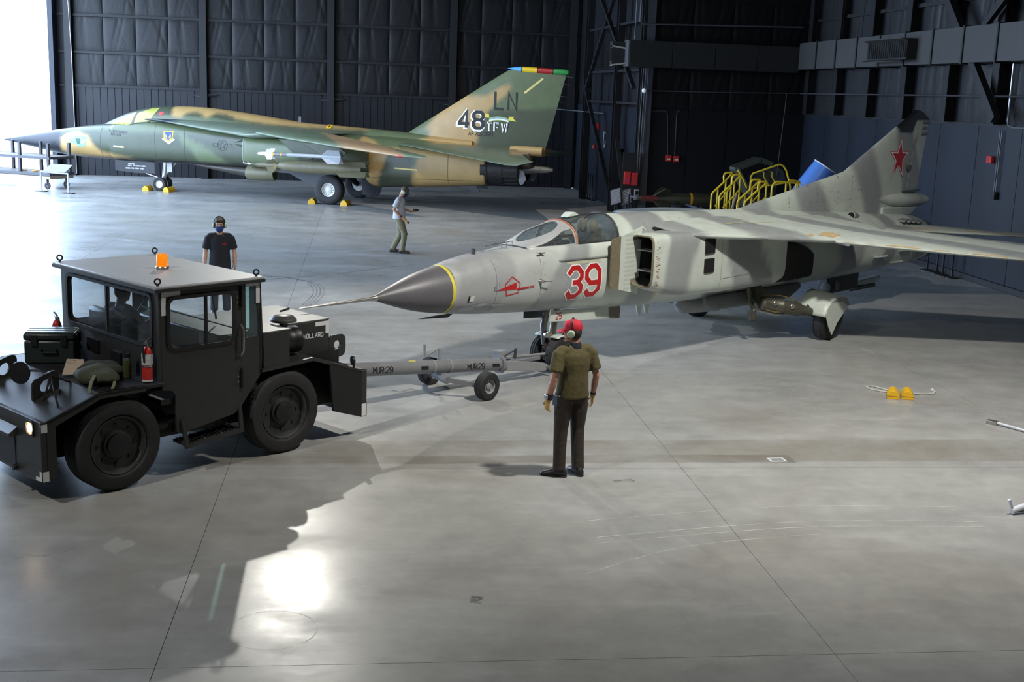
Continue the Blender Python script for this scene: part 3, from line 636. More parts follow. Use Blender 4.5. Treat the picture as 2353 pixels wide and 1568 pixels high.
# antennas and small fittings on the nose
MB().bar((7.52, 0, 1.89), (7.52, 0, 1.97), .05, .03, (1, 0, 0)).build('nose_antenna', M_dkm, mig)
for x, h in ((6.80, .12), (6.92, .09), (7.02, .09)): MB().bar((x, .05, 1.92), (x, .05, 1.92+h), .008, .008).build('probe_post', M_bare, mig)
MB().bar((6.80, .05, 2.035), (7.36, .05, 2.00), .010, .010).build('side_probe', M_bare, mig)
MB().bar((6.56, .40, 1.86), (6.62, .44, 1.90), .03, .012).box(6.52, 6.66, .425, .445, 1.885, 1.90).build('angle_vane', M_bare, mig)
MB().lathe((6.63, .46, 1.50), (-.2, 1, 0), [(0, .035), (.05, .02), (.09, .012)], 12).bar((6.60, .54, 1.50), (6.48, .56, 1.49), .01, .01).build('flow_sensor', M_bare, mig)
MB().bar((1.21, 0, 2.2), (1.06, 0, 2.49), .02, .035, (1, 0, 0)).build('wire_mast', M_bare, mig)
# markings
for s in (1, -1):
    P = text_polys('39', 6.035 if s > 0 else 5.36, 1.20, .43, .175, -1 if s > 0 else 1, 1.12, 1.35*.62, ext=.0)
    Q = text_polys('39', 6.035 if s > 0 else 5.36, 1.20, .43, .255, -1 if s > 0 else 1, 1.12, 1.35*.62, ext=.045)
    decal('number_outline', Q, nose, M_white, mig, .004, s, .07); decal('number', P, nose, M_red, mig, .007, s, .07)
decal('emblem_pentagon', [q for q in ribbon([(7.17, 1.60), (7.02, 1.50), (7.04, 1.37), (7.26, 1.34), (7.30, 1.50)], .014)], nose, M_red, mig, .005)
decal('emblem_wing', [[(7.46, 1.425), (7.09, 1.52), (7.09, 1.42)], [(7.08, 1.415), (6.75, 1.438), (6.75, 1.448), (7.08, 1.432)], [(7.08, 1.402), (6.75, 1.42), (6.75, 1.426), (7.08, 1.41)]], nose, M_red, mig, .006)
decal('faded_stencil_panel', [[(6.07, 1.78), (5.32, 1.77), (5.32, 1.675), (6.07, 1.69)]], nose, mat('ochre_faded', (.42, .42, .32), rough=.6, var=.2), mig, .004)
decal('access_panel', [[(7.90, 1.39), (7.83, 1.39), (7.84, 1.31), (7.91, 1.31)]], nose, M_lgt, mig, .006); decal('panel_shadow_gap', [[(7.93, 1.39), (7.905, 1.39), (7.915, 1.305), (7.94, 1.305)]], nose, M_black, mig, .005)
decal('sensor_window', [[(7.50, 1.49), (7.45, 1.49), (7.44, 1.43), (7.49, 1.42)]], nose, mat('slate_window', (.16, .19, .22), rough=.3), mig, .005)
for q in ([(8.02, 1.22), (7.75, 1.26), (7.55, 1.27), (7.6, 1.23), (7.75, 1.22), (7.78, 1.17), (7.98, 1.17)], [(7.5, 1.24), (7.25, 1.22), (7.22, 1.20), (7.45, 1.20)]): decal('chipped_paint', [q], nose, mat('blue_grey_undercoat', (.40, .45, .47), rough=.5), mig, .004)
rn = random.Random(9)
chips = []
for i in range(46):
    z = rn.uniform(1.15, 1.98); x = 4.62-abs(rn.gauss(0, .05)); l = rn.uniform(.01, .07); chips.append([(x, z), (x-l, z+.004), (x-l*.9, z-.006), (x, z-.005)])
decal('chipped_paint', chips, trunks[0], mat('rust_chips', (.36, .2, .08), rough=.7), trunks[0], .004)['kind'] = 'stuff'
def seam(name, lines, body, w=.006, parent=None):
  for l in lines: decal(name, stroke(l, w), body, mat('panel_seam', (.16, .165, .16), rough=.7), parent or mig, .003, maxe=.08)
seam('panel_seam', [[(7.45, 1.88), (7.45, 1.1)], [(6.62, 1.9), (6.6, 1.1)], [(6.1, 1.9), (6.1, 1.55), (5.95, 1.55)], [(4.9, 1.96), (5.65, 1.90), (5.72, 1.93)]], nose)
seam('panel_seam', [[(4.1, 2.25), (4.1, 1.95)], [(3.1, 2.22), (3.1, 2.05)], [(-1.5, 2.05), (-1.5, 1.2)], [(-3.3, 1.9), (-3.3, .95)], [(-4.3, 1.8), (-4.3, .9)]], fus)
seam('panel_seam', [[(2.9, 1.9), (2.9, 1.12)], [(2.0, 1.3), (2.9, 1.28)]], trunks[0], parent=trunks[0])
rv = []
for i in range(80):
    x = rn.choice([7.40, 6.66, 6.56, 6.05])+rn.uniform(-.01, .01) if i < 70 else rn.uniform(5.6, 7.3); z = rn.uniform(1.15, 1.8) if i < 70 else rn.choice([1.20, 1.78, 1.53])+rn.uniform(-.02, .02); r = .0045
    rv.append([(x-r, z), (x, z+r), (x+r, z), (x, z-r)])
decal('rivets', rv, nose, mat('rivet_dark', (.1, .1, .1), rough=.6), mig, .004)['kind'] = 'stuff'
rv = []
for i in range(150):
    x = rn.choice([-.55, -1.55, -2.35, -2.9])+rn.uniform(-.015, .015) if i < 90 else rn.uniform(-3.4, -.2); z = rn.uniform(2.1, 2.75) if i < 90 else 2.28+rn.choice([0, .17, .3])-.02*x*0+rn.uniform(-.01, .01); r = .007 if i % 6 else .014
    if x > 1.06-(z-2.23)/.58*3.7: continue
    rv.append([(x-r, z), (x, z+r), (x+r, z), (x, z-r)])
decal('rivets', rv, fin, mat('rivet_rust', (.16, .12, .07), rough=.6), fin, .004)['kind'] = 'stuff'
# belly equipment: gun fairing, pylons, ventral gear
MB().loft([sring(2.7, .82, .70, .05, 2, 2, 20), sring(2.5, .82, .52, .14, 2.5, 2.5, 20), sring(1.5, .80, .46, .16, 2.5, 2.5, 20), sring(1.1, .80, .60, .08, 2, 2, 20)]).build('belly_fairing', M_mid, mig)
for x in (3.62, 3.42): MB().prism([(0, 0), (.16, 0), (.10, -.17), (.04, -.17)], (x, -.01, .80), (1, 0, 0), (0, 0, 1), (0, .025, 0)).build('belly_blade_antenna', M_lgt, mig)
for y in (-.42, .42):
    MB().loft([sring(2.45, .86, .70, .04, 2, 2, 16, y), sring(2.2, .86, .60, .07, 3, 3, 16, y), sring(-.2, .86, .58, .07, 3, 3, 16, y), sring(-.6, .84, .72, .04, 2, 2, 16, y)]).build('belly_pylon', mat('pylon_grey', (.15, .16, .16), rough=.5, var=.15), mig)
vg = MB().box(-3.45, -2.2, -.10, .14, .42, .80).build('folded_ventral_fin', M_dkm, mig, bevel=.03)
for x in (-2.15, -2.5): MB().lathe((x, .12, .56), (.9, .45, 0), [(-.2, .09), (.02, .10), (.03, .08)], 18).build('underwing_tube', M_mid, mig)
MB().prism([(-3.3, .56), (-4.5, .60), (-4.55, .54), (-4.3, .45), (-3.4, .47)], (0, -.08, 0), (1, 0, 0), (0, 0, 1), (0, .16, 0)).build('missile_rail', mat('pale_blue_rail', (.42, .5, .52), rough=.5), mig, bevel=.02)
MB().box(-4.3, -3.2, -.09, .09, .38, .45).build('rail_shoe', M_dkm, mig)
# wheel wells
MB().loft([sring(.82, 1.72, 1.02, .10, 3, 3, 28, .80), sring(.1, 1.66, .98, .10, 3, 3, 28, .66), sring(-.6, 1.5, .98, .08, 3, 3, 28, .60)]).build('wheel_bay', mat('well_shade', (.02, .018, .015), rough=.7, var=.5, vscale=10), mig)  # dark solid shape stands for the shade inside the open bay
# nose gear
M_gear = mat('gear_steel', (.22, .22, .21), rough=.35, metal=.7, var=.3, vscale=20)
ng = empty('nose_gear', (0, 0, 0)); ng.parent = mig
MB().tube([(5.72, 0, 1.0), (5.80, 0, .55), (5.84, 0, .34)], [.055, .055, .04], 14).build('strut', M_gear, ng)
MB().tube([(5.98, .0, .9), (6.0, 0, .72), (5.99, 0, .42)], [.03, .055, .03], 12).build('steering_actuator', M_gear, ng)
MB().lathe((5.99, .06, .58), (.3, 1, 0), [(-.04, .05), (.04, .05), (.05, .04)], 14).build('actuator_cap', M_bare, ng)
MB().bar((5.98, 0, .40), (5.86, 0, .22), .04, .07).build('torque_link', M_olv, ng)
for dy in (-.05, .05): MB().tube([(5.82, dy, .95), (5.87, dy*1.2, .7), (5.90, dy*1.5, .5), (5.86, dy, .3)], .012, 8).build('hydraulic_hose', mat('ochre_hose', (.36, .22, .04), rough=.6), ng)
MB().lathe((5.80, 0, .265), (0, 1, 0), [(-.16, .03), (.16, .03)], 10).build('axle', M_bare, ng)
for y in (-.15, .15): wheel('nose_wheel', .265, .15, .13, M_rub, M_bare, ng, (5.80, y, .265), (0, 1 if y > 0 else -1, 0))
for y in (-.15, .15): MB().grid(lambda u, v: (5.80-.30*cos(radians(lerp(70, 200, u))-pi/2)*1.0, y+(v-.5)*.15, .265+.30*sin(radians(lerp(70, 200, u))-pi/2+pi/2*0)*0+.30*cos(radians(lerp(-20, 95, u)))), 10, 3) if False else MB().grid(lambda u, v: (5.80-.295*sin(radians(lerp(-25, 95, u))), y+(v-.5)*.17, .265+.295*cos(radians(lerp(-25, 95, u)))), 12, 3).build('mudguard', M_lgt, ng, solid=.012)
gd = MB().prism([(6.08, .98), (4.46, .88), (4.47, .69), (6.11, .81)], (0, .20, 0), (1, 0, 0), (0, 0, 1), (0, .02, 0)).build('nose_gear_door', M_lgt, mig, 0, bevel=.006)
MB().prism([(4.75, .897), (4.46, .88), (4.47, .69), (4.73, .712)], (0, .221, 0), (1, 0, 0), (0, 0, 1), (0, .003, 0)).build('brown_door_panel', mat('door_brown', (.16, .15, .12), rough=.6), gd, 0)
decal('stencil_25', text_polys('25', 5.98, .835, .085, .16, -1), gd, M_red, gd, .004)
MB().prism([(6.22, .96), (5.66, .92), (5.68, .77), (6.22, .81)], (0, -.22, 0), (1, 0, 0), (0, 0, 1), (0, .02, 0)).build('nose_gear_door', M_dkm, mig, 0, bevel=.006)
# main gear
for s in (1, -1):
    mg = empty('main_gear', (0, 0, 0)); mg.parent = mig
    MB().tube([(1.15, s*.55, 1.02), (1.18, s*.66, .80), (1.25, s*.80, .62)], [.10, .11, .08], 14).build('trunnion', M_olv, mg)
    MB().tube([(1.45, s*.62, .98), (1.42, s*.66, .72), (1.40, s*.76, .56)], [.05, .05, .04], 12).build('drag_brace', M_olv, mg)
    MB().lathe((1.28, s*.82, .70), (-.82, s*.47, -.17), [(-.05, .08), (0, .125), (.32, .125), (.34, .14), (.38, .14), (.4, .12), (.72, .12), (.76, .10), (.98, .07)], 24).build('shock_beam', M_olv, mg)
    for k in (.18, .52): 
        p = Vector((1.28, s*.82, .70))+Vector((-.82, s*.47, -.17)).normalized()*k
        MB().lathe(p+Vector((.05, s*.10, .04)), (.4, s*.9, .2), [(0, .05), (.03, .045), (.04, .03), (.03, .001)], 14).build('beam_cap', M_bare, mg)
    MB().tube([(1.42, s*.80, .58), (1.1, s*.98, .50), (.75, s*1.12, .50)], [.02, .03, .02], 8).build('lower_link', M_bare, mg)
    MB().tube([(1.3, s*.8, .82), (1.0, s*.98, .83), (.7, s*1.12, .74), (.5, s*1.2, .6)], .012, 8).tube([(1.35, s*.86, .62), (1.15, s*1.0, .55), (.9, s*1.1, .55)], .010, 8).build('brake_line', mat('brass_line', (.32, .24, .10), rough=.4, metal=.6), mg)
    MB().grid(lambda u, v: (1.46+.05*sin(v*3)-.05*u, s*(.66+.16*v), .56-.20*u+.05*v), 6, 4)  .build('gear_fairing', M_olv, mg, solid=.015)
    MB().tube([(.42, s*1.18, .58), (.2, s*1.24, .44), (0, s*1.26, .36)], [.07, .06, .05], 12).build('axle_arm', M_olv, mg)
    wheel('main_wheel', .375, .24, .19, M_rub, M_bare, mg, (0, s*1.40, .368), (0, s*.99, -.12), tread=2)
    def fen(u, v):
        t = radians(lerp(80, -38, u)); R = .45; yo = lerp(1.02, 1.59, v)
        return (R*sin(t), s*yo, .40+R*cos(t)*(1-.10*v))
    fd = MB().grid(fen, 14, 6).build('mudguard', M_lgt, mg, solid=.014)
    MB().prism([(.455, .52), (.40, .62), (.26, .745), (.0, .805), (-.26, .755), (-.36, .62), (.02, .33), (.18, .12), (.32, .30)], (0, s*1.585, 0), (1, 0, 0), (0, 0, 1), (0, s*.016, 0)).build('wheel_door', M_lgt, fd, 0, bevel=.005)
    MB().prism([(.28, .725), (.0, .79), (-.26, .74), (-.36, .605), (-.30, .60), (-.1, .70), (.14, .71)], (0, s*1.602, 0), (1, 0, 0), (0, 0, 1), (0, s*.003, 0)).build('dark_camouflage_patch', M_mid, fd, 0)
MB().prism([(-.4, .74), (-1.65, .70), (-1.5, .40), (-.9, .36), (-.45, .44)], (0, -1.0, 0), (1, 0, 0), (0, 0, 1), (0, .02, 0)).build('main_gear_door', M_lgt, mig, 0)
# ================================================================== camouflaged swing-wing bomber
OF = Vector((-.79, 44.84, 0)); AF_ = radians(19); RZF = pi-AF_
def fworld(l):
    return OF+Vector((-cos(AF_), sin(AF_), 0))*l[0]+Vector((-sin(AF_), -cos(AF_), 0))*l[1]+Vector((0, 0, l[2]))
jet = empty('strike_bomber', OF, RZF, 'long green and tan camouflaged swing-wing bomber with LN and 48 TFW on its tail', 'aircraft')
TAN, GRN, DGR, BLK = (.40, .265, .105), (.105, .135, .068), (.055, .066, .040), (.014, .015, .018)
P_nose = [(11.17, 1.81), (10.93, 1.98), (10.47, 2.10), (9.93, 1.96), (9.76, 1.68), (9.41, 1.40), (8.70, 1.29), (8.1, 1.22), (8.4, 1.14), (10.78, 1.14), (11.2, 1.37)]
P_diag = [(6.13, 2.24), (5.61, 2.02), (5.10, 1.81), (4.15, 1.2), (5.37, 1.15), (5.62, 1.63), (6.05, 1.88)]
P_spine = [(6.65, 3.05), (6.6, 3.4), (0, 3.4), (-1, 2.62), (1.46, 2.62), (2.81, 2.68), (4.0, 2.80), (4.5, 2.98), (4.9, 2.98), (5.21, 2.79), (5.45, 2.95), (5.73, 3.0), (6.0, 2.95), (6.2, 2.78), (6.52, 2.78)]
P_fin = [(-2.98, 2.67), (-4.0, 4.0), (-4.63, 3.95), (-5.26, 3.96), (-5.72, 4.29), (-6.03, 4.40), (-6.11, 4.30), (-5.89, 3.97), (-5.61, 3.76), (-5.35, 3.50), (-5.16, 3.19), (-5.10, 2.91), (-4.96, 2.48), (-4.92, 2.2), (-3.15, 2.2), (-3.19, 2.76)]
P_findk = [(-5.28, 3.45), (-6.53, 3.54), (-7.9, 3.62), (-7.6, 2.0), (-4.9, 2.0), (-5.0, 2.5), (-5.16, 3.19)]
P_rg = [(-1.98, 1.85), (-3.13, 1.85), (-2.87, .82), (-2.7, .5), (-1.5, .5)]
def f_paint(x, y, z):
    top = z > 2.2 and abs(y) > .5
    p = (x, z)
    if x > 11.25: return (.02, .022, .03)
    if x < -1 and abs(y) < .3 and z > 2.2:
        c = TAN if inpoly(p, P_fin) else (DGR if inpoly(p, P_findk) else GRN)
        return mixc(c, GRN, .08)
    if x > 3 and z < 1.2: return BLK
    if inpoly(p, P_nose) or (inpoly(p, P_spine) and abs(y) < .75): return TAN
    if x < -.9: 
        if inpoly(p, P_rg): return DGR if x > -2.9 else GRN
        if z < 2.05: return TAN
        return mixc(GRN, TAN, sstep(-.1, .2, sin(1.3*x+2*y)))
    if inpoly(p, P_diag): return GRN
    if x < 3.4 and z < 2.25: return mixc(DGR, GRN, sstep(-.2, .2, sin(1.1*x+1.5*z)))
    if top: return mixc(GRN, DGR, .3)
    return DGR
def wing_paint(x, y, z):
    y = abs(y); v = sin(1.25*x+.9*y+.9)
    return mixc((.13, .17, .115), (.34, .24, .14), sstep(.35, .55, v))
f_soft = soften(f_paint, .07)
M_jet = mat('tactical_camouflage_paint', (.2, .2, .1), rough=.34, var=.1, vscale=3, attr=True)
M_fg = mat('camo_green', GRN, rough=.45, var=.12); M_ft = mat('camo_tan', TAN, rough=.45, var=.12); M_fd = mat('camo_dark_green', DGR, rough=.45, var=.12)
M_fblk = mat('bomber_black', BLK, rough=.4, var=.15); M_olive = mat('ordnance_olive', (.14, .128, .075), rough=.5, var=.15)
tabB = [(13.93, 1.66, 1.62, .02), (13.4, 1.76, 1.53, .11), (12.8, 1.88, 1.43, .22), (11.5, 2.13, 1.22, .45), (10.4, 2.30, 1.135, .62), (9.5, 2.42, 1.10, .71), (8.5, 2.52, 1.085, .79), (7.2, 2.66, 1.08, .86), (6.0, 2.62, 1.075, .90), (5.0, 2.57, 1.06, .94), (3.6, 2.52, 1.05, 1.0), (2.4, 2.50, 1.10, 1.05), (.8, 2.47, 1.15, 1.08), (-.8, 2.44, 1.12, 1.12), (-1.2, 2.43, .70, 1.16), (-1.7, 2.42, .62, 1.2), (-3.4, 2.34, .72, 1.22), (-5.2, 2.22, .84, 1.2), (-5.5, 2.2, .87, 1.18)]
rw_ = []
for r in smooth_tab(tabB, 16): rw_.append(sring(r[0], r[1], r[2], max(r[3], .01), 2.6 if r[0] > 9 else 3.2, 2.6 if r[0] > 9 else 3.6, 96))
body = paint(MB().loft(rw_).build('fuselage', M_jet, jet, 40), f_soft)
tabS = [(9.62, 2.40, .20), (9.2, 2.60, .34), (8.54, 2.875, .48), (7.8, 3.06, .57), (7.2, 3.15, .61), (6.2, 3.18, .63), (5.0, 3.14, .62), (3.28, 2.97, .58), (1.58, 2.77, .52), (0, 2.70, .46), (-2.4, 2.58, .36), (-4.8, 2.40, .28)]
spine = paint(MB().loft([sring(x, zt, 2.0, w, 2.05, 2.4, 80, 0, 2.3) for x, zt, w in smooth_tab(tabS, 18)]).build('spine', M_jet, jet, 40), f_soft)
M_ygl = mat('yellow_tinted_canopy', (.33, .32, .07), rough=.22, var=.25, vscale=3)
for s in (1, -1):
    decal('windscreen_pane', [[(9.22, 2.42), (8.9, 2.58), (8.28, 2.86), (8.12, 2.88), (8.24, 2.42)]], [spine, body], M_ygl, jet, .008, s, .1)
    decal('canopy_pane', [[(8.12, 2.50), (8.04, 2.86), (7.5, 3.06), (7.18, 3.08), (7.46, 2.58)]], [spine, body], M_ygl, jet, .008, s, .1)
    decal('canopy_frame', [[(8.25, 2.42), (8.12, 2.90), (8.04, 2.90), (8.14, 2.42)], [(8.14, 2.46), (7.44, 2.54), (7.46, 2.59), (8.12, 2.51)]], [spine, body], M_fd, jet, .011, s, .1)
# gloves, wings, tailplanes, fin
for s in (1, -1):
    g = wing('wing_glove', [(.55, 7.7, -.4, 2.66, 2.50, .16), (.87, 6.97, -.2, 2.655, 2.48, .17), (1.33, 4.87, .2, 2.44, 2.44, .20), (1.64, 3.25, .8, 2.29, 2.38, .22), (1.85, 2.75, 1.3, 2.33, 2.38, .16), (1.92, 2.4, 1.6, 2.36, 2.38, .06)], M_jet, jet, s, k=5, paintfn=lambda x, y, z: (.13, .165, .12) if x < 6.2 else (.03, .035, .05))
    w_ = wing('swept_wing', [(1.3, 3.0, .4, 2.42, 2.5, .16), (1.9, 2.62, -.8, 2.40, 2.38, .20), (2.45, 1.35, -1.9, 2.29, 2.24, .19), (3.29, -.68, -2.9, 2.15, 2.15, .16), (4.55, -3.5, -4.35, 1.98, 2.03, .10), (4.75, -4.15, -4.5, 1.97, 2.0, .04)], M_jet, jet, s, k=10, paintfn=wing_paint)
    MB().tube([(-3.45, s*4.62, 1.97), (-3.62, s*4.68, 1.965)], .03, 8).build('wingtip_light', M_red, w_)
    st = wing('tailplane', [(1.1, -2.35, -6.6, 2.22, 2.2, .14), (1.5, -2.7, -6.75, 2.19, 2.17, .13), (3.5, -6.75, -7.55, 1.80, 1.98, .06), (3.6, -7.1, -7.7, 1.80, 1.95, .03)], M_jet, jet, s, k=7, paintfn=lambda x, y, z: (.10, .125, .08) if x > -6.3-.25*(abs(y)-1) or abs(y) > 2.6 else (.36, .25, .13))
    # intake nacelle
    na = [(3.3, 2.25, 1.20, 1.02, .50), (3.1, 2.27, 1.16, 1.02, .52), (2.0, 2.27, 1.12, 1.0, .54), (.4, 2.25, 1.10, .96, .52), (-1.3, 2.2, 1.1, .9, .45)]
    nac = paint(MB().loft([sring(x, zt, zb, w, 3, 3, 40, s*y0) for x, zt, zb, y0, w in smooth_tab(na, 5)], False, True).build('intake_nacelle', M_jet, jet), lambda x, y, z: GRN if x > 1.2 else DGR)
    MB().loft([sring(3.29, 2.23, 1.22, .48, 3, 3, 40, s*1.02), sring(2.4, 2.15, 1.3, .4, 3, 3, 40, s*1.02)], False, True).build('intake_duct', M_black, nac)
    MB().loft([sring(3.31, 2.255, 1.195, .505, 3, 3, 40, s*1.02), sring(3.34, 2.25, 1.2, .50, 3, 3, 40, s*1.02), sring(3.31, 2.235, 1.215, .485, 3, 3, 40, s*1.02)], False, False).build('intake_lip', mat('pale_lip', (.22, .25, .2), rough=.4), nac)
    MB().lathe((4.1, s*.92, 1.95), (-1, 0, 0), [(0, .005), (.5, .15), (.85, .3)], 24).build('inlet_spike', M_fd, nac)
    # engine tailpipe with ring segments and petals
    ec = (-5.35, s*.62, 1.47)
    en = MB().lathe(ec, (-1, 0, .02), [(0, .60), (.22, .585), (.24, .56), (.62, .545), (.64, .565), (.76, .56), (.78, .53), (1.3, .50), (1.32, .46), (1.1, .4), (.6, .38)], 40, False).build('engine_tailpipe', mat('scorched_steel', (.045, .042, .04), rough=.4, metal=.6, var=.4, vscale=14), jet, 30)
    MB().lathe((-5.9, s*.62, 1.48), (-1, 0, 0), [(0, .42), (.02, .42)], 30).build('tailpipe_core', M_black, en)
    for k in range(16):
        t = 2*pi*k/16; MB().bar((-6.1, s*.62+.535*cos(t), 1.48+.535*sin(t)), (-6.62, s*.62+.50*cos(t), 1.49+.50*sin(t)), .05, .015, (0, cos(t), sin(t))).build('nozzle_petal', M_dkm, en, 0)
    MB().prism([(-6.62, 1.55), (-6.85, 1.45), (-6.95, 1.2), (-6.85, 1.02), (-6.75, .98), (-6.68, 1.15)], (0, s*.95, 0), (1, 0, 0), (0, 0, 1), (0, s*.03, 0)).build('nozzle_shield', mat('sooty_steel', (.16, .155, .15), rough=.45, metal=.5, var=.3), en, 0)
    MB().lathe((-6.2, s*.28, 2.13), (-1, 0, -.01), [(0, .14), (.2, .17), (1.15, .165), (1.17, .145), (.9, .13)], 24, False).build('tail_fairing_tube', M_ft, jet)
    MB().prism([(-4.3, .86), (-5.1, .88), (-5.25, .66), (-5.05, .64)], (0, s*.62, 0), (1, 0, 0), (0, 0, 1), (0, s*.05, 0)).build('ventral_strake', M_fblk, jet, 0)
MB().lathe((-6.2, 0, 1.5), (-1, 0, 0), [(0, .22), (.6, .20), (.7, .16), (1.3, .12), (1.5, .06)], 20).build('fuel_dump_mast', M_bare, jet)
MB().box(-7.0, -5.4, -.45, .45, 1.5, 2.12).build('tail_boattail', mat('heat_stained_metal', (.12, .10, .08), rough=.4, metal=.5, var=.4), jet, bevel=.12, seg=3)
MB().box(-5.75, -5.15, .50, .95, 2.05, 2.14).build('blow_in_door', M_dkm, jet, bevel=.03); MB().box(-6.35, -5.85, .50, .95, 2.02, 2.10).build('blow_in_door', M_dkm, jet, bevel=.03)
fin2 = wing('tail_fin', [(2.15, -1.7, -7.38, 0, 0, .34), (2.45, -2.15, -7.46, 0, 0, .30), (2.6, -2.40, -7.5, 0, 0, .28), (4.66, -5.63, -8.0, 0, 0, .13), (4.87, -5.98, -8.02, 0, 0, .10)], M_jet, jet, flip=True, k=24, paintfn=f_soft)
px = [-5.95, -6.46, -7.02, -7.57, -8.02]
for i, c in enumerate((('sky_blue_tip', (.09, .36, .72)), ('yellow_tip', (.75, .50, .02)), ('red_tip', (.36, .02, .02)), ('green_tip', (.03, .26, .06)))):
    pr_ = [(0, .005), (.25, .06), (.50, .098)] if i == 0 else [(.02, .10), (px[i]-px[i+1]-.005, .10)] if i < 3 else [(.02, .10), (.42, .10), (.53, .08), (.58, .02)]
    MB().lathe((px[i], 0, 4.935-.02*i), (-1, 0, -.035), pr_, 24).build('fin_tip_pod_segment', mat(c[0], c[1], rough=.35, var=.05), fin2)
for i in range(3): MB().lathe((px[i+1]+.012, 0, 4.935-.02*(i+1)+.0), (-1, 0, -.035), [(0, .104), (.025, .104)], 24).build('pod_ring', M_fblk, fin2)
for z, x in ((4.72, -8.0), (4.45, -7.93), (4.05, -7.83)): MB().bar((x+.1, 0, z), (x-.28, 0, z-.02), .014, .014).build('static_wick', M_dkm, fin2)
# tail markings
K = mat('lettering_black', (.012, .012, .013), rough=.5)
for s in (1, -1):
    d = -1 if s > 0 else 1
    def tx(t, x0, x1, z, h, th, m, off, **k): return decal('tail_lettering', text_polys(t, x0 if s > 0 else x1, z, h, th, d, **k), fin2, m, fin2, off, s, .12)
    tx('LN', -5.56, -6.38, 3.53, .56, .17, K, .008, wscale=.85, adv=1.0, ext=.06)
    tx('48', -4.24, -5.06, 2.79, .60, .26, M_white, .007, wscale=1.0, adv=.88); tx('48', -4.29, -5.06, 2.84, .56, .20, K, .010, wscale=1.02, adv=.9)
    tx('TFW', -5.29, -6.05, 2.76, .28, .24, M_white, .007, wscale=1.0, adv=.95); tx('TFW', -5.325, -6.02, 2.785, .26, .14, K, .010, wscale=1.05, adv=1.0)
    tx('AF702390', -4.64, -5.52, 2.58, .13, .16, K, .008, wscale=1.0, adv=.86)
    decal('yellow_strip', [[(-6.57, 4.14), (-6.61, 4.08), (-7.25, 4.60), (-7.21, 4.66)]], fin2, mat('pale_yellow_strip', (.62, .53, .2), rough=.5), fin2, .008, s)
    rb = [[(-5.36-.0875*i, 3.26-.004*(i-4)**2-.02), (-5.36-.0875*(i+1), 3.26-.004*(i-3)**2-.02), (-5.36-.0875*(i+1), 3.40-.004*(i-3)**2-.02-.13), (-5.36-.0875*i, 3.40-.004*(i-4)**2-.15)] for i in range(8)]
    def shf(qs, dz, h): return [[(a, b+dz) for a, b in (q[0], q[1])]+[(q[1][0], q[1][1]+dz-h), (q[0][0], q[0][1]+dz-h)] for q in qs]
    decal('scroll', shf(rb, .03, .14), fin2, mat('scroll_green', (.30, .45, .12), rough=.5), fin2, .008, s); decal('scroll_band', shf(rb, .005, .035), fin2, mat('scroll_blue', (.2, .38, .46), rough=.5), fin2, .011, s); decal('scroll_band', shf(rb, -.04, .045), fin2, M_white, fin2, .011, s)
    for q in ([(-5.14, 3.36), (-5.35, 3.35), (-5.37, 3.22), (-5.16, 3.22), (-5.22, 3.29)], [(-6.06, 3.28), (-6.26, 3.28), (-6.22, 3.22), (-6.34, 3.12), (-6.06, 3.15)]): decal('scroll_tail', [q], fin2, mat('scroll_yellow', (.66, .58, .08), rough=.5), fin2, .009, s)
# nose and side markings
decal('map_emblem', [[(10.78, 1.92), (10.45, 1.955), (10.2, 1.93), (10.05, 1.965), (9.97, 1.88), (10.08, 1.75), (10.06, 1.56), (10.13, 1.66), (10.3, 1.63), (10.38, 1.53), (10.5, 1.62), (10.7, 1.66), (10.79, 1.78)]], body, mat('map_blue', (.20, .36, .46), rough=.5), jet, .006)
decal('map_detail', [[(10.76, 1.86), (10.6, 1.9), (10.58, 1.84), (10.74, 1.80)]], body, mat('map_red', (.6, .2, .16), rough=.5), jet, .009); decal('map_detail', [[(10.25, 1.74), (10.06, 1.80), (10.06, 1.72), (10.25, 1.66)]], body, M_white, jet, .009); decal('map_detail', [[(10.5, 1.84), (10.3, 1.84), (10.28, 1.66), (10.42, 1.62)]], body, mat('emblem_green', (.03, .10, .06), rough=.5), jet, .009)
decal('shield_border', [[(6.74, 2.26), (6.34, 2.28), (6.36, 2.02), (6.54, 1.90), (6.73, 2.01)]], body, mat('crest_yellow', (.72, .55, .03), rough=.5), jet, .006); decal('shield_scroll', [[(6.76, 2.02), (6.54, 1.88), (6.34, 2.01), (6.27, 1.98), (6.52, 1.80), (6.80, 1.98)]], body, M_white, jet, .008)
decal('shield_field', [[(6.70, 2.23), (6.38, 2.245), (6.40, 2.04), (6.54, 1.95), (6.69, 2.03)]], body, mat('crest_blue', (.02, .05, .30), rough=.5), jet, .009)
for q in ([(6.66, 2.16), (6.60, 2.10), (6.57, 2.0), (6.65, 2.05)], [(6.44, 2.17), (6.50, 2.10), (6.52, 2.0), (6.44, 2.05)]): decal('shield_wing', [q], body, mat('crest_yellow', (.72, .55, .03)), jet, .012)
sk = [body]
decal('national_star', ribbon(star_poly(4.36, 1.86, .16), .022), sk, K, jet, .006); decal('national_ring', ribbon([(4.36+.19*cos(2*pi*i/20), 1.86+.19*sin(2*pi*i/20)) for i in range(20)], .02), sk, K, jet, .006)
for x0, x1 in ((4.74, 4.54), (4.18, 3.98)): decal('national_bar', ribbon([(x0, 1.91), (x1, 1.91), (x1, 1.81), (x0, 1.81)], .018), sk, K, jet, .006)
M_ys = mat('pale_yellow_strip', (.62, .53, .2), rough=.5)
decal('yellow_strip', [[(8.85, 1.66), (8.40, 1.63), (8.40, 1.575), (8.85, 1.60)]], body, M_ys, jet, .006); decal('yellow_strip', [[(-2.25, 1.39), (-3.1, 1.36), (-3.1, 1.31), (-2.25, 1.34)]], body, M_ys, jet, .006)
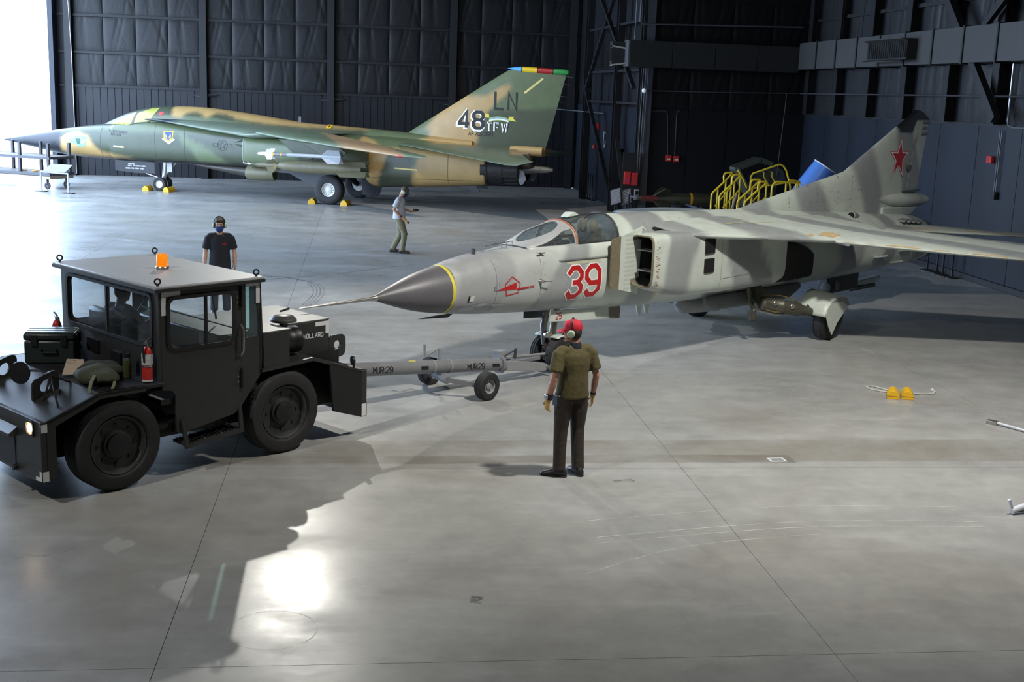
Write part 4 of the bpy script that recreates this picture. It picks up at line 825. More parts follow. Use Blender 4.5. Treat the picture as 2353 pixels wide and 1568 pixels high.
decal('rescue_triangle', [[(7.14, 2.93), (6.92, 2.94), (7.04, 2.77)]], [spine, body], mat('rescue_red', (.6, .04, .03), rough=.5), jet, .008)
for i in range(13): decal('cooling_slot', [[(9.06-i*.065, 2.24-i*.004), (9.03-i*.065, 2.24-i*.004), (9.04-i*.065, 2.15-i*.004), (9.07-i*.065, 2.15-i*.004)]], body, K, jet, .005)
for i in range(8): decal('cooling_slot', [[(9.0-i*.065, 2.12-i*.004), (8.97-i*.065, 2.12-i*.004), (8.98-i*.065, 2.03-i*.004), (9.01-i*.065, 2.03-i*.004)]], body, K, jet, .005)
decal('caution_placard', [[(.62, 2.72), (.44, 2.72), (.44, 2.60), (.62, 2.60)]], spine, mat('crest_yellow', (.72, .55, .03)), jet, .02); decal('caution_trefoil', [[(.53, 2.70), (.57, 2.66), (.53, 2.62), (.49, 2.66)]], spine, M_red, jet, .024)
MB().bar((1.75, 0, 2.74), (1.75, 0, 2.98), .06, .1, (1, 0, 0)).build('blade_antenna', M_dkm, jet)
for q in ([(5.9, 2.43), (5.9, 1.2)], [(7.1, 2.5), (7.1, 1.2)], [(9.4, 2.3), (9.4, 1.2)], [(-4.2, 2.0), (-4.2, .9)], [(-1.2, 1.0), (-5.3, 1.05)]): decal('panel_seam', stroke(q, .012), body, mat('bomber_seam', (.03, .035, .022), rough=.7), jet, .004)
# belly fairings, drum, wheel bay door
MB().loft([sring(6.0, 1.12, 1.06, .05, 2, 2, 24, .25), sring(5.2, 1.15, .94, .3, 2, 2, 24, .25), sring(4.2, 1.15, .78, .42, 2, 2, 24, .25), sring(3.45, 1.15, .68, .45, 2, 2, 24, .25)]).build('belly_fairing', mat('belly_brown', (.06, .055, .045), rough=.5), jet)
MB().lathe((3.5, .78, .90), (-1, 0, .02), [(0, .18), (.06, .26), (.9, .27), (1.1, .25), (1.1, .20), (.9, .18)], 28).build('belly_drum', M_olive, jet)
MB().prism([(2.3, 1.12), (.9, .46), (.6, .5), (.4, 1.15)], (0, .55, 0), (1, 0, 0), (0, 0, 1), (0, .06, 0)).build('speed_brake_door', M_fblk, jet, 0)
MB().box(-1.2, 2.2, -.95, .95, .98, 1.3).build('wheel_bay', M_fblk, jet)
for s in (1, -1):
    MB().tube([(.3, s*.35, 1.2), (.1, s*1.0, .75), (0, s*1.35, .52)], [.13, .12, .09], 12).build('main_gear_leg', M_fblk, jet)
    wheel('main_wheel', .525, .40, .25, M_rub, mat('wheel_white', (.66, .65, .60), rough=.45, var=.08), jet, (0, s*1.58, .52), (0, s, 0), 12, K)
MB().prism([(-.35, 1.0), (-1.15, .62), (-1.0, .18), (-.75, .1), (-.35, .2)], (0, -.95, 0), (1, 0, 0), (0, 0, 1), (0, .06, 0)).build('main_gear_door', M_fblk, jet, 0)
# nose gear
g2 = empty('nose_gear'); g2.parent = jet
MB().tube([(7.12, 0, 1.15), (7.2, 0, .55), (7.28, 0, .3)], [.10, .09, .06], 12).build('strut', M_bare, g2)
MB().tube([(6.7, 0, 1.1), (7.15, 0, .6)], .04, 8).build('drag_strut', M_bare, g2); MB().bar((7.45, .05, .5), (7.95, .02, .62), .03, .03).build('tow_link', M_bare, g2)
MB().box(6.82, 7.02, .1, .13, .72, 1.06).build('gear_side_door', mat('door_silver', (.4, .42, .44), rough=.4), g2)
for y in (-.21, .21): wheel('nose_wheel', .262, .18, .14, M_rub, mat('wheel_white', (.66, .65, .60)), g2, (7.28, y, .262), (0, 1 if y > 0 else -1, 0), 6, K)
gdp = MB().prism([(9.05, 1.10), (7.42, 1.07), (7.42, .66), (8.2, .64), (9.05, .70)], (0, .30, 0), (1, 0, 0), (0, 0, 1), (0, .03, 0)).build('nose_gear_door', M_fblk, jet, 0)
for i, (t, x) in enumerate((('COLONEL', 8.5), ('48TH TFW COMMANDER', 8.52), ('DEDICATED CREW CHIEF', 8.6))): decal('door_lettering', text_polys(t, x, (.955, .885, .79)[i], .042, .2, -1, 1., .98), gdp, M_white, gdp, .004)
for y in (.18,): MB().lathe((8.9, .1, 1.02), (1, 0, 0), [(-.05, .03), (.12, .02)], 8).build('air_data_probe', M_bare, jet)
# pylons
for x0, y0 in ((1.55, 2.45), (.55, 2.95)):
    MB().prism([(0, 2.25), (-1.5, 2.2), (-1.9, 1.95), (-1.2, 1.60), (-.75, 1.62)] if y0 < 2.9 else [(0, 2.2), (-1.3, 2.16), (-1.7, 1.9), (-1.5, 1.78), (-.8, 1.78)], (x0, y0-.05, 0), (1, 0, 0), (0, 0, 1), (0, .1, 0)).build('wing_pylon', M_fd, jet, 0, bevel=.02)
# --- stores: slim missile and guided bomb hang from the pylons (things of their own)
ms = empty('air_to_air_missile', fworld((0, 3.02, 1.755)), RZF, 'slim white and grey air-to-air missile with yellow bands under the camouflaged bomber wing', 'missile')
MG = mat('missile_grey', (.36, .38, .40), rough=.4)
for nm, m, pr_ in (('body', MG, [(-.95, .062), (1.35, .062)]), ('warhead_section', mat('missile_dark_grey', (.2, .21, .21), rough=.4), [(1.0, .064), (1.55, .064)]), ('nose', M_white, [(1.5, .065), (1.85, .062), (2.02, .045), (2.1, .01)])): MB().lathe((0, 0, 0), (1, 0, 0), pr_, 20).build(nm, m, ms)
for x in (1.17, 1.46): MB().lathe((x, 0, 0), (1, 0, 0), [(0, .067), (.06, .067)], 20).build('yellow_band', mat('missile_yellow', (.6, .38, .06), rough=.5), ms)
for k in range(4):
    t = pi/4+k*pi/2; u = Vector((0, cos(t), sin(t)))
    MB().prism([(1.62, .05), (1.45, .05), (1.5, .24), (1.56, .24)] if False else [(1.95-.15, .05), (1.5, .05), (1.5, .25), (1.66, .25)], Vector((0, 0, 0))-u.cross(Vector((1, 0, 0)))*.006, (1, 0, 0), u, u.cross(Vector((1, 0, 0)))*.012).build('canard', M_white, ms, 0)
    MB().prism([(-.25, .05), (-.95, .05), (-.95, .32), (-.55, .32)], -u.cross(Vector((1, 0, 0)))*.006, (1, 0, 0), u, u.cross(Vector((1, 0, 0)))*.012).build('tail_fin', MG, ms, 0)
gb = empty('guided_bomb', fworld((0, 2.35, 1.33)), RZF, 'olive drab laser-guided bomb with cropped fins hanging above the bomber main wheel', 'bomb')
MB().lathe((0, 0, 0), (1, 0, 0), [(-1.45, .12), (-.9, .19), (-.3, .225), (.6, .225), (1.2, .18), (1.55, .11), (1.6, .075)], 28).build('body', M_olive, gb)
MB().lathe((0, 0, 0), (1, 0, 0), [(1.58, .085), (2.25, .085), (2.5, .02), (2.52, .015)], 20).build('guidance_section', M_olive, gb)
MB().lathe((2.5, 0, 0), (1, 0, .1), [(0, .02), (.1, .025), (.12, .06), (.22, .06), (.26, .03), (.38, .05), (.42, .02)], 14).build('seeker_head', M_bare, gb)
for k in range(4):
    t = pi/4+k*pi/2; u = Vector((0, cos(t), sin(t))); n = u.cross(Vector((1, 0, 0)))
    MB().prism([(2.05, .07), (1.62, .07), (1.68, .33), (1.86, .33)], -n*.008, (1, 0, 0), u, n*.016).build('control_fin', M_olive, gb, 0)
    MB().prism([(-.55, .18), (-1.65, .1), (-1.65, .38), (-.75, .38)], -n*.008, (1, 0, 0), u, n*.016).build('tail_fin', M_olive, gb, 0)
    MB().box(1.66, 1.76, -.004, .004, -.02, .02).build('yellow_stencil', mat('stencil_yellow', (.6, .55, .05), rough=.5), gb, 0, loc=tuple(u*.087), rot=(t, 0, 0))
for x in (-.4, .35): MB().bar((x, 0, .2), (x, 0, .42), .05, .05, (1, 0, 0)).build('lug', M_dkm, gb)
# ================================================================== tow tractor
OT = Vector((-.86, 13.37, 0)); AT = radians(40)
def tworld(l): return OT+Vector((-cos(AT), -sin(AT), 0))*l[0]+Vector((sin(AT), -cos(AT), 0))*l[1]+Vector((0, 0, l[2]))
tug = empty('tow_tractor', OT, pi+AT, 'dark charcoal aircraft tow tractor with glazed cab and amber roof beacon', 'tractor')
TC = (.024, .0255, .024)
M_tug = mat('charcoal_tractor_paint', TC, rough=.42, var=.12, vscale=8, bump=.02, bscale=120)
M_tugt = mat('roof_sky_sheen', (.34, .36, .37), rough=.45, var=.06, vscale=5)  # charcoal roof; its sky sheen is put into this paler colour
M_hood = mat('hood_sheen_console_grey', (.11, .12, .118), rough=.4, var=.08, vscale=5)  # console grey; also sky sheen put into the hood top and box lid
M_tread = mat('black_grip_deck', (.014, .014, .016), rough=.38, var=.3, vscale=40, bump=.3, bscale=160)
M_blk = mat('satin_black', (.010, .010, .011), rough=.45, var=.2)
M_seal = mat('rubber_seal', (.008, .008, .008), rough=.6)
M_tape = mat('white_reflective_tape', (.62, .62, .62), rough=.4, var=.04)
M_glt = glassmat('clear_cab_glass', (.97, .985, .99), .02, .12); M_glg = glassmat('green_cab_glass', (.66, .88, .86), .02, .4); M_gld = glassmat('dusty_cab_glass', (.92, .955, .97), .03, .14)
def plate(outer, inner, o, ux, uy, d):
    """plate with an opening: outer and inner outlines have equal point counts"""
    o, ux, uy, d = Vector(o), Vector(ux), Vector(uy), Vector(d); n = len(outer); mb = MB()
    P = lambda q: [o+ux*p[0]+uy*p[1] for p in q]
    a, b = P(outer), P(inner)
    mb.v = [tuple(p) for p in a+b+[p+d for p in a]+[p+d for p in b]]
    for i in range(n):
        j = (i+1) % n; mb.f += [(i, j, n+j, n+i), (2*n+i, 3*n+i, 3*n+j, 2*n+j), (i, 2*n+i, 2*n+j, j), (n+i, n+j, 3*n+j, 3*n+i)]
    return mb
def rrect(x0, x1, z0, z1, r, k=4):
    o = []
    for cx, cz, a in ((x1-r, z1-r, 0), (x0+r, z1-r, 90), (x0+r, z0+r, 180), (x1-r, z0+r, 270)):
        o += [(cx+r*cos(radians(a+90*i/(k-1))), cz+r*sin(radians(a+90*i/(k-1)))) for i in range(k)]
    return o
def outer16(pts4, k=4):
    """four corners repeated to match a rounded rectangle's point count"""
    o = []
    for i, p in enumerate(pts4):
        q0 = pts4[i-1]; q1 = pts4[(i+1) % 4]; e = .02
        o += [(p[0]+(q0[0]-p[0])*e*(1-j/(k-1)*2 if j/(k-1) < .5 else 0)+(q1[0]-p[0])*e*(0 if j/(k-1) < .5 else j/(k-1)*2-1), p[1]+(q0[1]-p[1])*e*(1-j/(k-1)*2 if j/(k-1) < .5 else 0)+(q1[1]-p[1])*e*(0 if j/(k-1) < .5 else j/(k-1)*2-1)) for j in range(k)]
    return o
YN, YF = -.03, -2.14
X, Y_, Z = (1, 0, 0), (0, 1, 0), (0, 0, 1)
# chassis, decks and plates
MB().box(-1.0, 2.7, -1.72, -.42, .34, .86).build('chassis', M_blk, tug, bevel=.02)
MB().box(1.52, 2.26, YF, 0, 1.02, 1.06).build('front_deck', M_tread, tug, bevel=.008)
MB().prism([(2.26, 1.06), (2.82, .86), (2.82, .82), (2.26, 1.02)], (0, YF, 0), X, Z, (0, -YF, 0)).build('sloping_deck', M_tug, tug, 0)
fpl = MB().prism([(0, .86), (0, .27), (-.42, .23), (-.48, .26), (-1.62, .26), (-1.68, .23), (-2.14, .27), (-2.14, .86)], (2.80, 0, 0), Y_, Z, (.07, 0, 0)).build('front_bumper', M_tug, tug, 0, bevel=.008)
MB().prism([(2.87, .72), (2.96, .66), (2.96, .63), (2.87, .63)], (0, -1.6, 0), X, Z, (0, 1.1, 0)).build('bumper_ledge', M_tug, tug, 0); MB().box(2.868, 2.875, -1.58, -.56, .30, .62).build('bumper_recess', M_blk, tug)
for y in (0, YF+.03): MB().prism([(2.82, .86), (2.26, 1.06), (1.75, 1.06), (1.75, 1.0), (2.24, 1.0), (2.72, .80), (2.72, .30), (2.82, .28)], (0, y-.03, 0), X, Z, (0, .03, 0)).build('fender_edge', M_tug, tug, 0)
for y in (-.46, -1.76): MB().prism([(1.45, .45), (2.78, .45), (2.78, .80), (2.24, 1.0), (1.45, 1.0)], (0, y, 0), X, Z, (0, .04, 0)).build('wheel_arch', M_blk, tug, 0)
for y0, y1 in ((0, -.5), (YF, YF+.5)):
    MB().prism([(.33, 1.03), (-.36, 1.065), (-1.08, .82), (-1.08, .78), (-.37, 1.025), (.33, .99)], (0, y0, 0), X, Z, (0, y1-y0, 0)).build('rear_fender', M_tug, tug, 0)
    MB().prism([(-.60, .96), (-1.08, .80), (-1.08, .24), (-.66, .38)], (0, y0 if y0 == 0 else y0, 0), X, Z, (0, -.03 if y0 == 0 else .03, 0)).build('rear_side_plate', M_blk, tug, 0)
rb = MB().box(-1.16, -1.07, YF, 0, .24, .81).build('rear_bumper', M_tug, tug, bevel=.008)
MB().box(-1.1, .3, -1.7, -.46, .5, .98).build('rear_frame', M_blk, tug)
# wheels
for x in (0, 2.04):
    for y, s in ((-.17, 1), (YF+.17, -1)):
        w = wheel('wheel', .475, .32, .31, M_rub, mat('wheel_charcoal', (.024, .025, .023), rough=.5, var=.4, vscale=6), tug, (x, y, .474), (0, s, 0), 8, M_blk, tread=4)
        MB().lathe((x, y+s*.05, .474), (0, s, 0), [(0, .12), (.07, .12), (.085, .08), (.10, .0)], 16).build('hub_cap', M_blk, w)
MB().lathe((2.04, -1.7, .474), (0, 1, 0), [(0, .09), (1.3, .09)], 14).build('front_axle', M_blk, tug); MB().lathe((0, -1.7, .474), (0, 1, 0), [(0, .09), (1.3, .09)], 14).build('rear_axle', M_blk, tug)
MB().lathe((1.5, -.32, .56), (-1, 0, 0), [(-.12, .10), (.12, .10), (.14, .05), (.22, .05)], 18).build('air_cylinder', M_tug, tug)
MB().tube([(1.35, -.4, .55), (.9, -.38, .5), (.55, -.45, .52)], .035, 10).build('exhaust_pipe', M_dkm, tug)
# cab: doors, quarter panels, front and rear walls, roof
dO = outer16([(.58, 1.99), (1.55, 1.985), (1.55, 1.22), (.58, 1.22)])
def cabside(y, t, s):
    d = plate(outer16([(1.55, 2.0), (.585, 2.0), (.585, 1.28), (1.55, 1.28)]), rrect(.68, 1.47, 1.38, 1.925, .07), (0, y, 0), X, Z, (0, t, 0)).build('door', M_tug, tug, 0)
    MB().prism([(1.55, 1.28), (.585, 1.28), (.585, .62), (.70, .575), (1.34, .47), (1.385, .50), (1.40, .90), (1.44, .95), (1.55, .97)], (0, y, 0), X, Z, (0, t, 0)).build('door_lower', M_tug, d, 0)
    plate(rrect(.665, 1.485, 1.365, 1.94, .08), rrect(.70, 1.45, 1.40, 1.905, .06), (0, y+s*.006, 0), X, Z, (0, s*.014, 0)).build('window_seal', M_seal, d, 0)
    MB().box(.70, 1.10, y-s*.010, y-s*.004, 1.40, 1.905).build('window_pane', M_glt, d, 0); MB().box(1.02, 1.45, y-s*.022, y-s*.016, 1.40, 1.905).build('sliding_pane', M_gld, d, 0)
    MB().box(1.005, 1.03, y-s*.02, y+s*.012, 1.40, 1.905).build('window_mullion', M_seal, d, 0)
    MB().tube([(.60, y+s*.02, 1.22), (.605, y+s*.07, 1.28), (.60, y+s*.07, 1.50), (.60, y+s*.02, 1.56)], .012, 8).build('door_handle', M_bare, d)
    for z in (1.86, 1.80, .99, .93): MB().lathe((.64, y+s*.018, z), (0, s, 0), [(0, .009), (.008, .006)], 8).build('hinge_bolt', M_bare, d)
    for z in (1.75, .85): MB().box(.575, .595, y, y+s*.03, z, z+.22).build('hinge', M_blk, d)
    q = plate(outer16([(.33, 2.02), (.58, 2.02), (.58, 1.34), (.30, 1.34)]), [(p[0], p[1]) for p in outer16([(.395, 1.99), (.525, 1.99), (.525, 1.40), (.345, 1.40)])], (0, y, 0), X, Z, (0, t, 0)).build('quarter_panel', M_tug, tug, 0)
    MB().prism([(.30, 1.34), (.58, 1.34), (.58, .66), (.33, .98)], (0, y, 0), X, Z, (0, t, 0)).build('quarter_lower', M_tug, q, 0)
    MB().prism([(.395, 1.99), (.525, 1.99), (.525, 1.40), (.345, 1.40)], (0, y-s*.012, 0), X, Z, (0, s*.004, 0)).build('quarter_window', M_glg, q, 0)
    return d
dn = cabside(YN, -.03, 1); df_ = cabside(YF+.06, .03, -1)
def tapeL(name, o, u, v, l1, l2, w, parent, n): MB().prism([(0, 0), (l1, 0), (l1, -w), (w, -w), (w, -l2), (0, -l2)], o, u, v, n).build(name, M_tape, parent, 0)
tapeL('corner_tape', (1.54, YN+.001, 1.99), (-1, 0, 0), Z, .22, .24, .05, dn, (0, .004, 0))
tapeL('corner_tape', (.345, YN+.001, 2.01), (1, 0, .0), Z, .18, .24, .05, tug, (0, .004, 0))
fwp = plate(outer16([(YN, 2.0), (YF+.06, 2.0), (YF+.06, 1.30), (YN, 1.30)]), rrect(-1.95, -.16, 1.40, 1.95, .07)[::-1], (1.545, 0, 0), Y_, Z, (.03, 0, 0))
_i = rrect(-1.95, -.16, 1.40, 1.95, .07); fwp = plate([p for p in outer16([(YN, 2.0), (YF+.06, 2.0), (YF+.06, 1.30), (YN, 1.30)])], _i, (1.545, 0, 0), Y_, Z, (.03, 0, 0)).build('cab_front', M_tug, tug, 0)
MB().box(1.545, 1.575, YF+.06, YN, 1.04, 1.30).build('cab_front_lower', M_tug, fwp)
plate(rrect(-1.97, -.14, 1.385, 1.965, .08), rrect(-1.93, -.18, 1.42, 1.93, .06), (1.57, 0, 0), Y_, Z, (.018, 0, 0)).build('window_seal', M_seal, fwp, 0)
MB().box(1.556, 1.560, -1.95, -1.02, 1.41, 1.94).build('window_pane', M_glt, fwp, 0); MB().box(1.562, 1.566, -1.12, -.16, 1.41, 1.94).build('sliding_pane', M_gld, fwp, 0); MB().box(1.55, 1.58, -1.10, -1.07, 1.41, 1.94).build('window_mullion', M_seal, fwp, 0)
MB().box(1.575, 1.60, -1.5, -1.25, 1.16, 1.30).build('vent_cover', M_blk, fwp); MB().box(1.575, 1.60, -.98, -.78, 1.12, 1.24).build('vent_cover', M_blk, fwp)
rwp = plate(outer16([(YN, 2.0), (YF+.06, 2.0), (YF+.06, 1.34), (YN, 1.34)]), rrect(-1.9, -.2, 1.42, 1.95, .06), (.33, 0, 0), Y_, Z, (.03, 0, 0)).build('cab_rear', M_tug, tug, 0)
MB().box(.33, .36, YF+.06, YN, .98, 1.34).build('cab_rear_lower', M_tug, rwp); MB().box(.344, .348, -1.9, -.2, 1.42, 1.95).build('rear_window', M_glt, rwp, 0)
MB().box(.36, 1.545, YF+.1, -.07, .80, .86).build('cab_floor', M_blk, tug)
MB().box(.38, .75, -2.0, -.2, .86, 1.42).build('rear_console', M_hood, tug, bevel=.02)
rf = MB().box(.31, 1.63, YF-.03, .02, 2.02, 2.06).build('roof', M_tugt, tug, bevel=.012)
plate([(1.635, .025), (.305, .025), (.305, YF-.035), (1.635, YF-.035)], [(1.61, 0), (.33, 0), (.33, YF-.01), (1.61, YF-.01)], (0, 0, 2.0), X, Y_, (0, 0, .035)).build('roof_rim', M_tug, rf, 0)
for x, y in ((1.57, -.04), (.38, -.04), (1.57, YF+.03), (.38, YF+.03)): MB().torus((x, y, 2.105), (.4, 1, 0), .028, .009, 18, 8).bar((x, y, 2.05), (x, y, 2.08), .02, .02, X).build('lifting_eye', M_blk, rf)
be = MB().lathe((.92, -1.04, 2.06), Z, [(0, .07), (.02, .075), (.03, .07)], 20).build('amber_beacon', M_bare, rf)
MB().lathe((.92, -1.04, 2.06), Z, [(.03, .062), (.15, .058), (.165, .05), (.17, .01)], 20).build('beacon_lens', mat('amber_lens', (.85, .28, .01), rough=.15, var=.05, emit=(1, .25, .01), estr=.55, trans=.35), be)
MB().box(.90, .94, -1.07, -1.01, 2.09, 2.18).build('beacon_reflector', M_bare, be)
# engine hood, air cleaner, battery box
hd = MB().box(-1.0, .33, -1.62, -.52, .95, 1.36).build('engine_hood', M_tug, tug, bevel=.015)
MB().box(-1.0, .33, -1.62, -.52, 1.361, 1.372).build('hood_top', M_hood, hd)  # paler top sheet carries the hood's sky sheen in its colour
tapeL('corner_tape', (-.99, -.519, 1.345), (1, 0, 0), Z, .2, .15, .05, hd, (0, .004, 0))
MB().bar((-.78, -1.2, 1.38), (-.98, -1.3, 1.385), .02, .02).build('hood_handle', M_blk, hd)
def wtext(t, x, y, z, h, parent, m, side=1):
    mb = MB(); 
    for q in text_polys(t, x, z, h, .2, -1, 1.0, .86): mb.add([(a, y, b) for a, b in q], [tuple(range(len(q)))])
    o = mb.build('hood_lettering', m, parent, 0); return o
wtext('IC-WOLLARD', -.535, -.514, 1.165, .050, hd, M_tape)
ac = MB().lathe((-.045, -.31, 1.235), (-1, 0, 0), [(0, .10), (.02, .15), (.08, .155), (.10, .14), (.22, .14), (.24, .155), (.30, .155), (.32, .11)], 28).build('air_cleaner', M_blk, tug)
MB().lathe((-.19, -.33, 1.39), Z, [(0, .05), (.06, .05), (.065, .15), (.09, .15), (.13, .11), (.14, .04)], 28).build('intake_cap', mat('grey_plastic', (.07, .07, .072), rough=.4), ac)
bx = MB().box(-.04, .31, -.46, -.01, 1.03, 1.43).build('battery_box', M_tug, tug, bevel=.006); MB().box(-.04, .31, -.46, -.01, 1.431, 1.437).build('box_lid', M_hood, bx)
def earplate(name, o, ux, d, w, h, parent, m=M_tug):
    n = 28; sg = lambda v, e: math.copysign(abs(v)**e, v)
    out = [(w/2*sg(cos(2*pi*i/n), .55), h/2+h/2*sg(sin(2*pi*i/n), .55)) for i in range(n)]; inn = [(w*.2*cos(2*pi*i/n), h*.55+w*.2*sin(2*pi*i/n)) for i in range(n)]
    return plate(out, inn, o, ux, Z, d).build(name, m, parent, 0)
earplate('tow_ear', (-1.18, -.62, .86), (1, .0, 0), (0, .03, 0), .26, .28, tug)
MB().prism([(-.95, .98), (-1.3, .9), (-1.12, .8), (-.9, .8)], (0, -.66, 0), X, Z, (0, .06, 0)).build('tow_bracket', M_tug, tug, 0)
for y in (-.62, -1.55): earplate('front_lifting_ear', (2.52, y, .92), (.95, 0, -.33), (0, .03, 0), .30, .26, tug)
MB().lathe((-1.0, -.08, .93), (-.9, .3, 0), [(-.01, .055), (.02, .05)], 18).bar((-1.02, -.08, .80), (-1.02, -.08, .90), .02, .02, X).build('rear_lamp', M_blk, tug)
MB().box(-1.22, -1.10, -1.2, -.9, .45, .72).build('hitch_housing', M_blk, tug, bevel=.02)
# step
stp = MB().prism([(1.35, .62), (1.30, .30), (.58, .36), (.60, .62), (.64, .62), (.63, .40), (1.26, .345), (1.31, .62)], (0, -.03, 0), X, Z, (0, .03, 0)).build('step', M_tug, tug, 0)
MB().prism([(1.29, .345), (.60, .40), (.60, .375), (1.29, .32)], (0, -.28, 0), X, Z, (0, .27, 0)).build('step_tread', M_tug, stp, 0)
for i in range(16): MB().box(.62+i*.042, .635+i*.042, -.27, -.04, .398-i*.0034, .412-i*.0034).build('tread_tooth', M_bare if i % 5 == 0 else M_tug, stp, 0)
MB().box(1.02, 1.2, -.42, -.40, .38, .55).build('red_bracket', mat('dark_red_bracket', (.05, .006, .008), rough=.5), tug)
# head lamp, tapes and bits on the front bumper
hl = plate(rrect(-.29, -.13, .69, .87-.02, .03), rrect(-.27, -.15, .71, .83, .03), (2.868, 0, 0), Y_, Z, (.02, 0, 0)).build('headlamp_bezel', M_blk, fpl, 0)
MB().box(2.866, 2.874, -.27, -.15, .71, .83).build('headlamp_reflector', mat('warm_reflector', (.9, .5, .25), rough=.3, emit=(1, .36, .10), estr=1.3), hl)
MB().lathe((2.874, -.195, .775), (1, 0, 0), [(0, .042), (.02, .036), (.028, .0)], 20).build('headlamp', mat('headlamp_glow', (1, .9, .75), rough=.3, emit=(1, .78, .5), estr=60), hl)
for z0, z1 in ((.76, .84), (.27, .37)): MB().box(2.805, 2.865, .001, .004, z0, z1).build('edge_tape', M_tape, fpl, 0)
MB().prism([(-.01, .37), (-.05, .37), (-.05, .31), (-.13, .305), (-.13, .265), (-.01, .275)], (2.871, 0, 0), Y_, Z, (.003, 0, 0)).build('corner_tape', M_tape, fpl, 0)
MB().box(-1.164, -1.161, -.03, 0, .25, .42).build('edge_tape', M_tape, rb, 0); MB().box(-1.15, -1.08, .001, .004, .25, .40).build('edge_tape', M_tape, rb, 0)
MB().lathe((2.87, -.55, .30), (1, 0, 0), [(0, .035), (.04, .03)], 12).build('bumper_plug', M_blk, fpl)
# inside the cab
st_ = empty('driver_seat'); st_.parent = tug
MB().box(.85, 1.25, -2.0, -1.55, .87, .98).build('seat_cushion', M_blk, st_, bevel=.04); MB().box(1.2, 1.32, -2.0, -1.55, .95, 1.55).build('seat_back', M_blk, st_, bevel=.04); MB().box(.95, 1.15, -1.9, -1.65, .86, .88).build('seat_base', M_blk, st_)
sw = MB().torus((.72, -1.66, 1.50), (.75, 0, .66), .20, .014, 32, 8).build('steering_wheel', M_blk, tug)
MB().tube([(.72, -1.66, 1.50), (.55, -1.66, 1.3)], .02, 8).bar((.72, -1.85, 1.50), (.72, -1.47, 1.50), .02, .02).build('steering_column', M_blk, sw)
for y in (-.9, -.45): MB().tube([(.40, y, 1.90), (.42, y+.1, 1.65), (.42, y+.14, 1.48)], .012, 6).build('wiper', M_blk, tug)
# round mirror on a tripod arm
mr_ = empty('mirror_arm'); mr_.parent = tug
MB().lathe((2.66, -.84, 1.17), (.8, .5, .1), [(-.02, .10), (0, .115), (.015, .11), (.02, .0)], 26).build('round_mirror', M_blk, mr_)
MB().tube([(2.64, -.83, 1.19), (2.52, -.68, 1.20), (2.46, -.60, 1.16), (2.26, -.58, 1.06)], .011, 8).tube([(2.46, -.60, 1.16), (2.60, -.48, .94)], .011, 8).tube([(2.46, -.59, 1.16), (2.60, -.18, .94)], .011, 8).build('tripod', M_blk, mr_)
# ================================================================== tow bar
tb = empty('tow_bar', OX+Vector((-cos(AX), -sin(AX), 0))*8.3+Vector((sin(AX), -cos(AX), 0))*.10, pi+AX, 'grey tubular tow bar stencilled MUR 29 on two small tyred wheels', 'tow bar')
TBx = -8.3
M_tb = mat('tow_bar_grey', (.17, .175, .185), rough=.45, var=.1, vscale=10); M_tb2 = mat('tow_bar_light', (.23, .235, .24), rough=.45, var=.1)
def tp(x): return lerp(.275, .63, (x-7.0)/3.2)
MB().tube([(10.15+TBx, 0, tp(10.15)), (7.05+TBx, 0, tp(7.05))], .092, 24).build('main_tube', M_tb, tb)
MB().torus((10.3+TBx, 0, tp(10.3)), (0, 0, 1), .09, .025, 20, 8).build('lunette_ring', M_tb, tb)
for x in (8.36, 8.05): MB().lathe((x+TBx, 0, tp(x)), (1, 0, .11), [(-.02, .10), (.02, .10)], 24).build('clamp_ring', M_tb2, tb)
MB().lathe((7.03+TBx, 0, tp(7.03)), (1, 0, .11), [(-.03, .13), (.03, .13)], 24).build('flange', M_tb, tb)
for s in (1, -1):
    MB().prism([(7.0, .34), (6.55, .27), (6.18, .20), (6.08, .14), (6.10, .09), (6.2, .08), (6.6, .14), (7.0, .20)], (TBx, s*.13+.0, 0), X, Z, (0, -s*.05, 0)).build('fork_arm', M_tb2, tb, 0, bevel=.008)
    MB().tube([(6.13+TBx, s*.22, .14), (6.13+TBx, s*.05, .14)], .03, 10).build('fork_pin', M_bare, tb)
MB().box(6.2+TBx, 6.95+TBx, -.05, .05, .24, .30).build('fork_link', M_tb, tb, bevel=.01); MB().tube([(6.9+TBx, .0, .36), (6.05+TBx, .0, .30)], .02, 8).build('shear_rod', M_tb2, tb)
MB().box(6.85+TBx, 7.0+TBx, -.14, -.02, .36, .46).build('bracket', M_tb2, tb, bevel=.01); MB().tube([(6.75+TBx, .03, .33), (6.73+TBx, .03, .48)], .025, 10).tube([(6.95+TBx, -.03, .36), (6.72+TBx, .03, .46)], .012, 8).build('lock_handle', M_dkm, tb)
MB().tube([(8.2+TBx, -.10, .28), (8.2+TBx, .16, .24)], .055, 14).bar((8.2+TBx, 0, .27), (8.2+TBx, 0, .36), .12, .06, X).build('axle_pivot', M_tb, tb)
for s, L in ((1, .58), (-1, .56)):
    MB().bar((8.18+TBx, s*.10, .24), (7.86+TBx, s*(L-.04), .18), .05, .06).build('wheel_arm', M_tb, tb)
    wheel('towbar_wheel', .195, .15, .10, M_rub, M_tb2, tb, (7.86+TBx, s*L, .195), (0, s, 0), 5, M_dkm)
MB().tube([(8.2+TBx, -.02, .45), (8.2+TBx, -.02, .66)], .02, 8).build('jack_post', M_tb2, tb)
MB().tube([(8.2+TBx, -.02, .66), (8.42+TBx, -.05, .58)], .016, 8).tube([(8.44+TBx, -.05, .56), (8.44+TBx, -.05, .74)], [.013, .022], 8).build('jack_crank', M_tb2, tb)
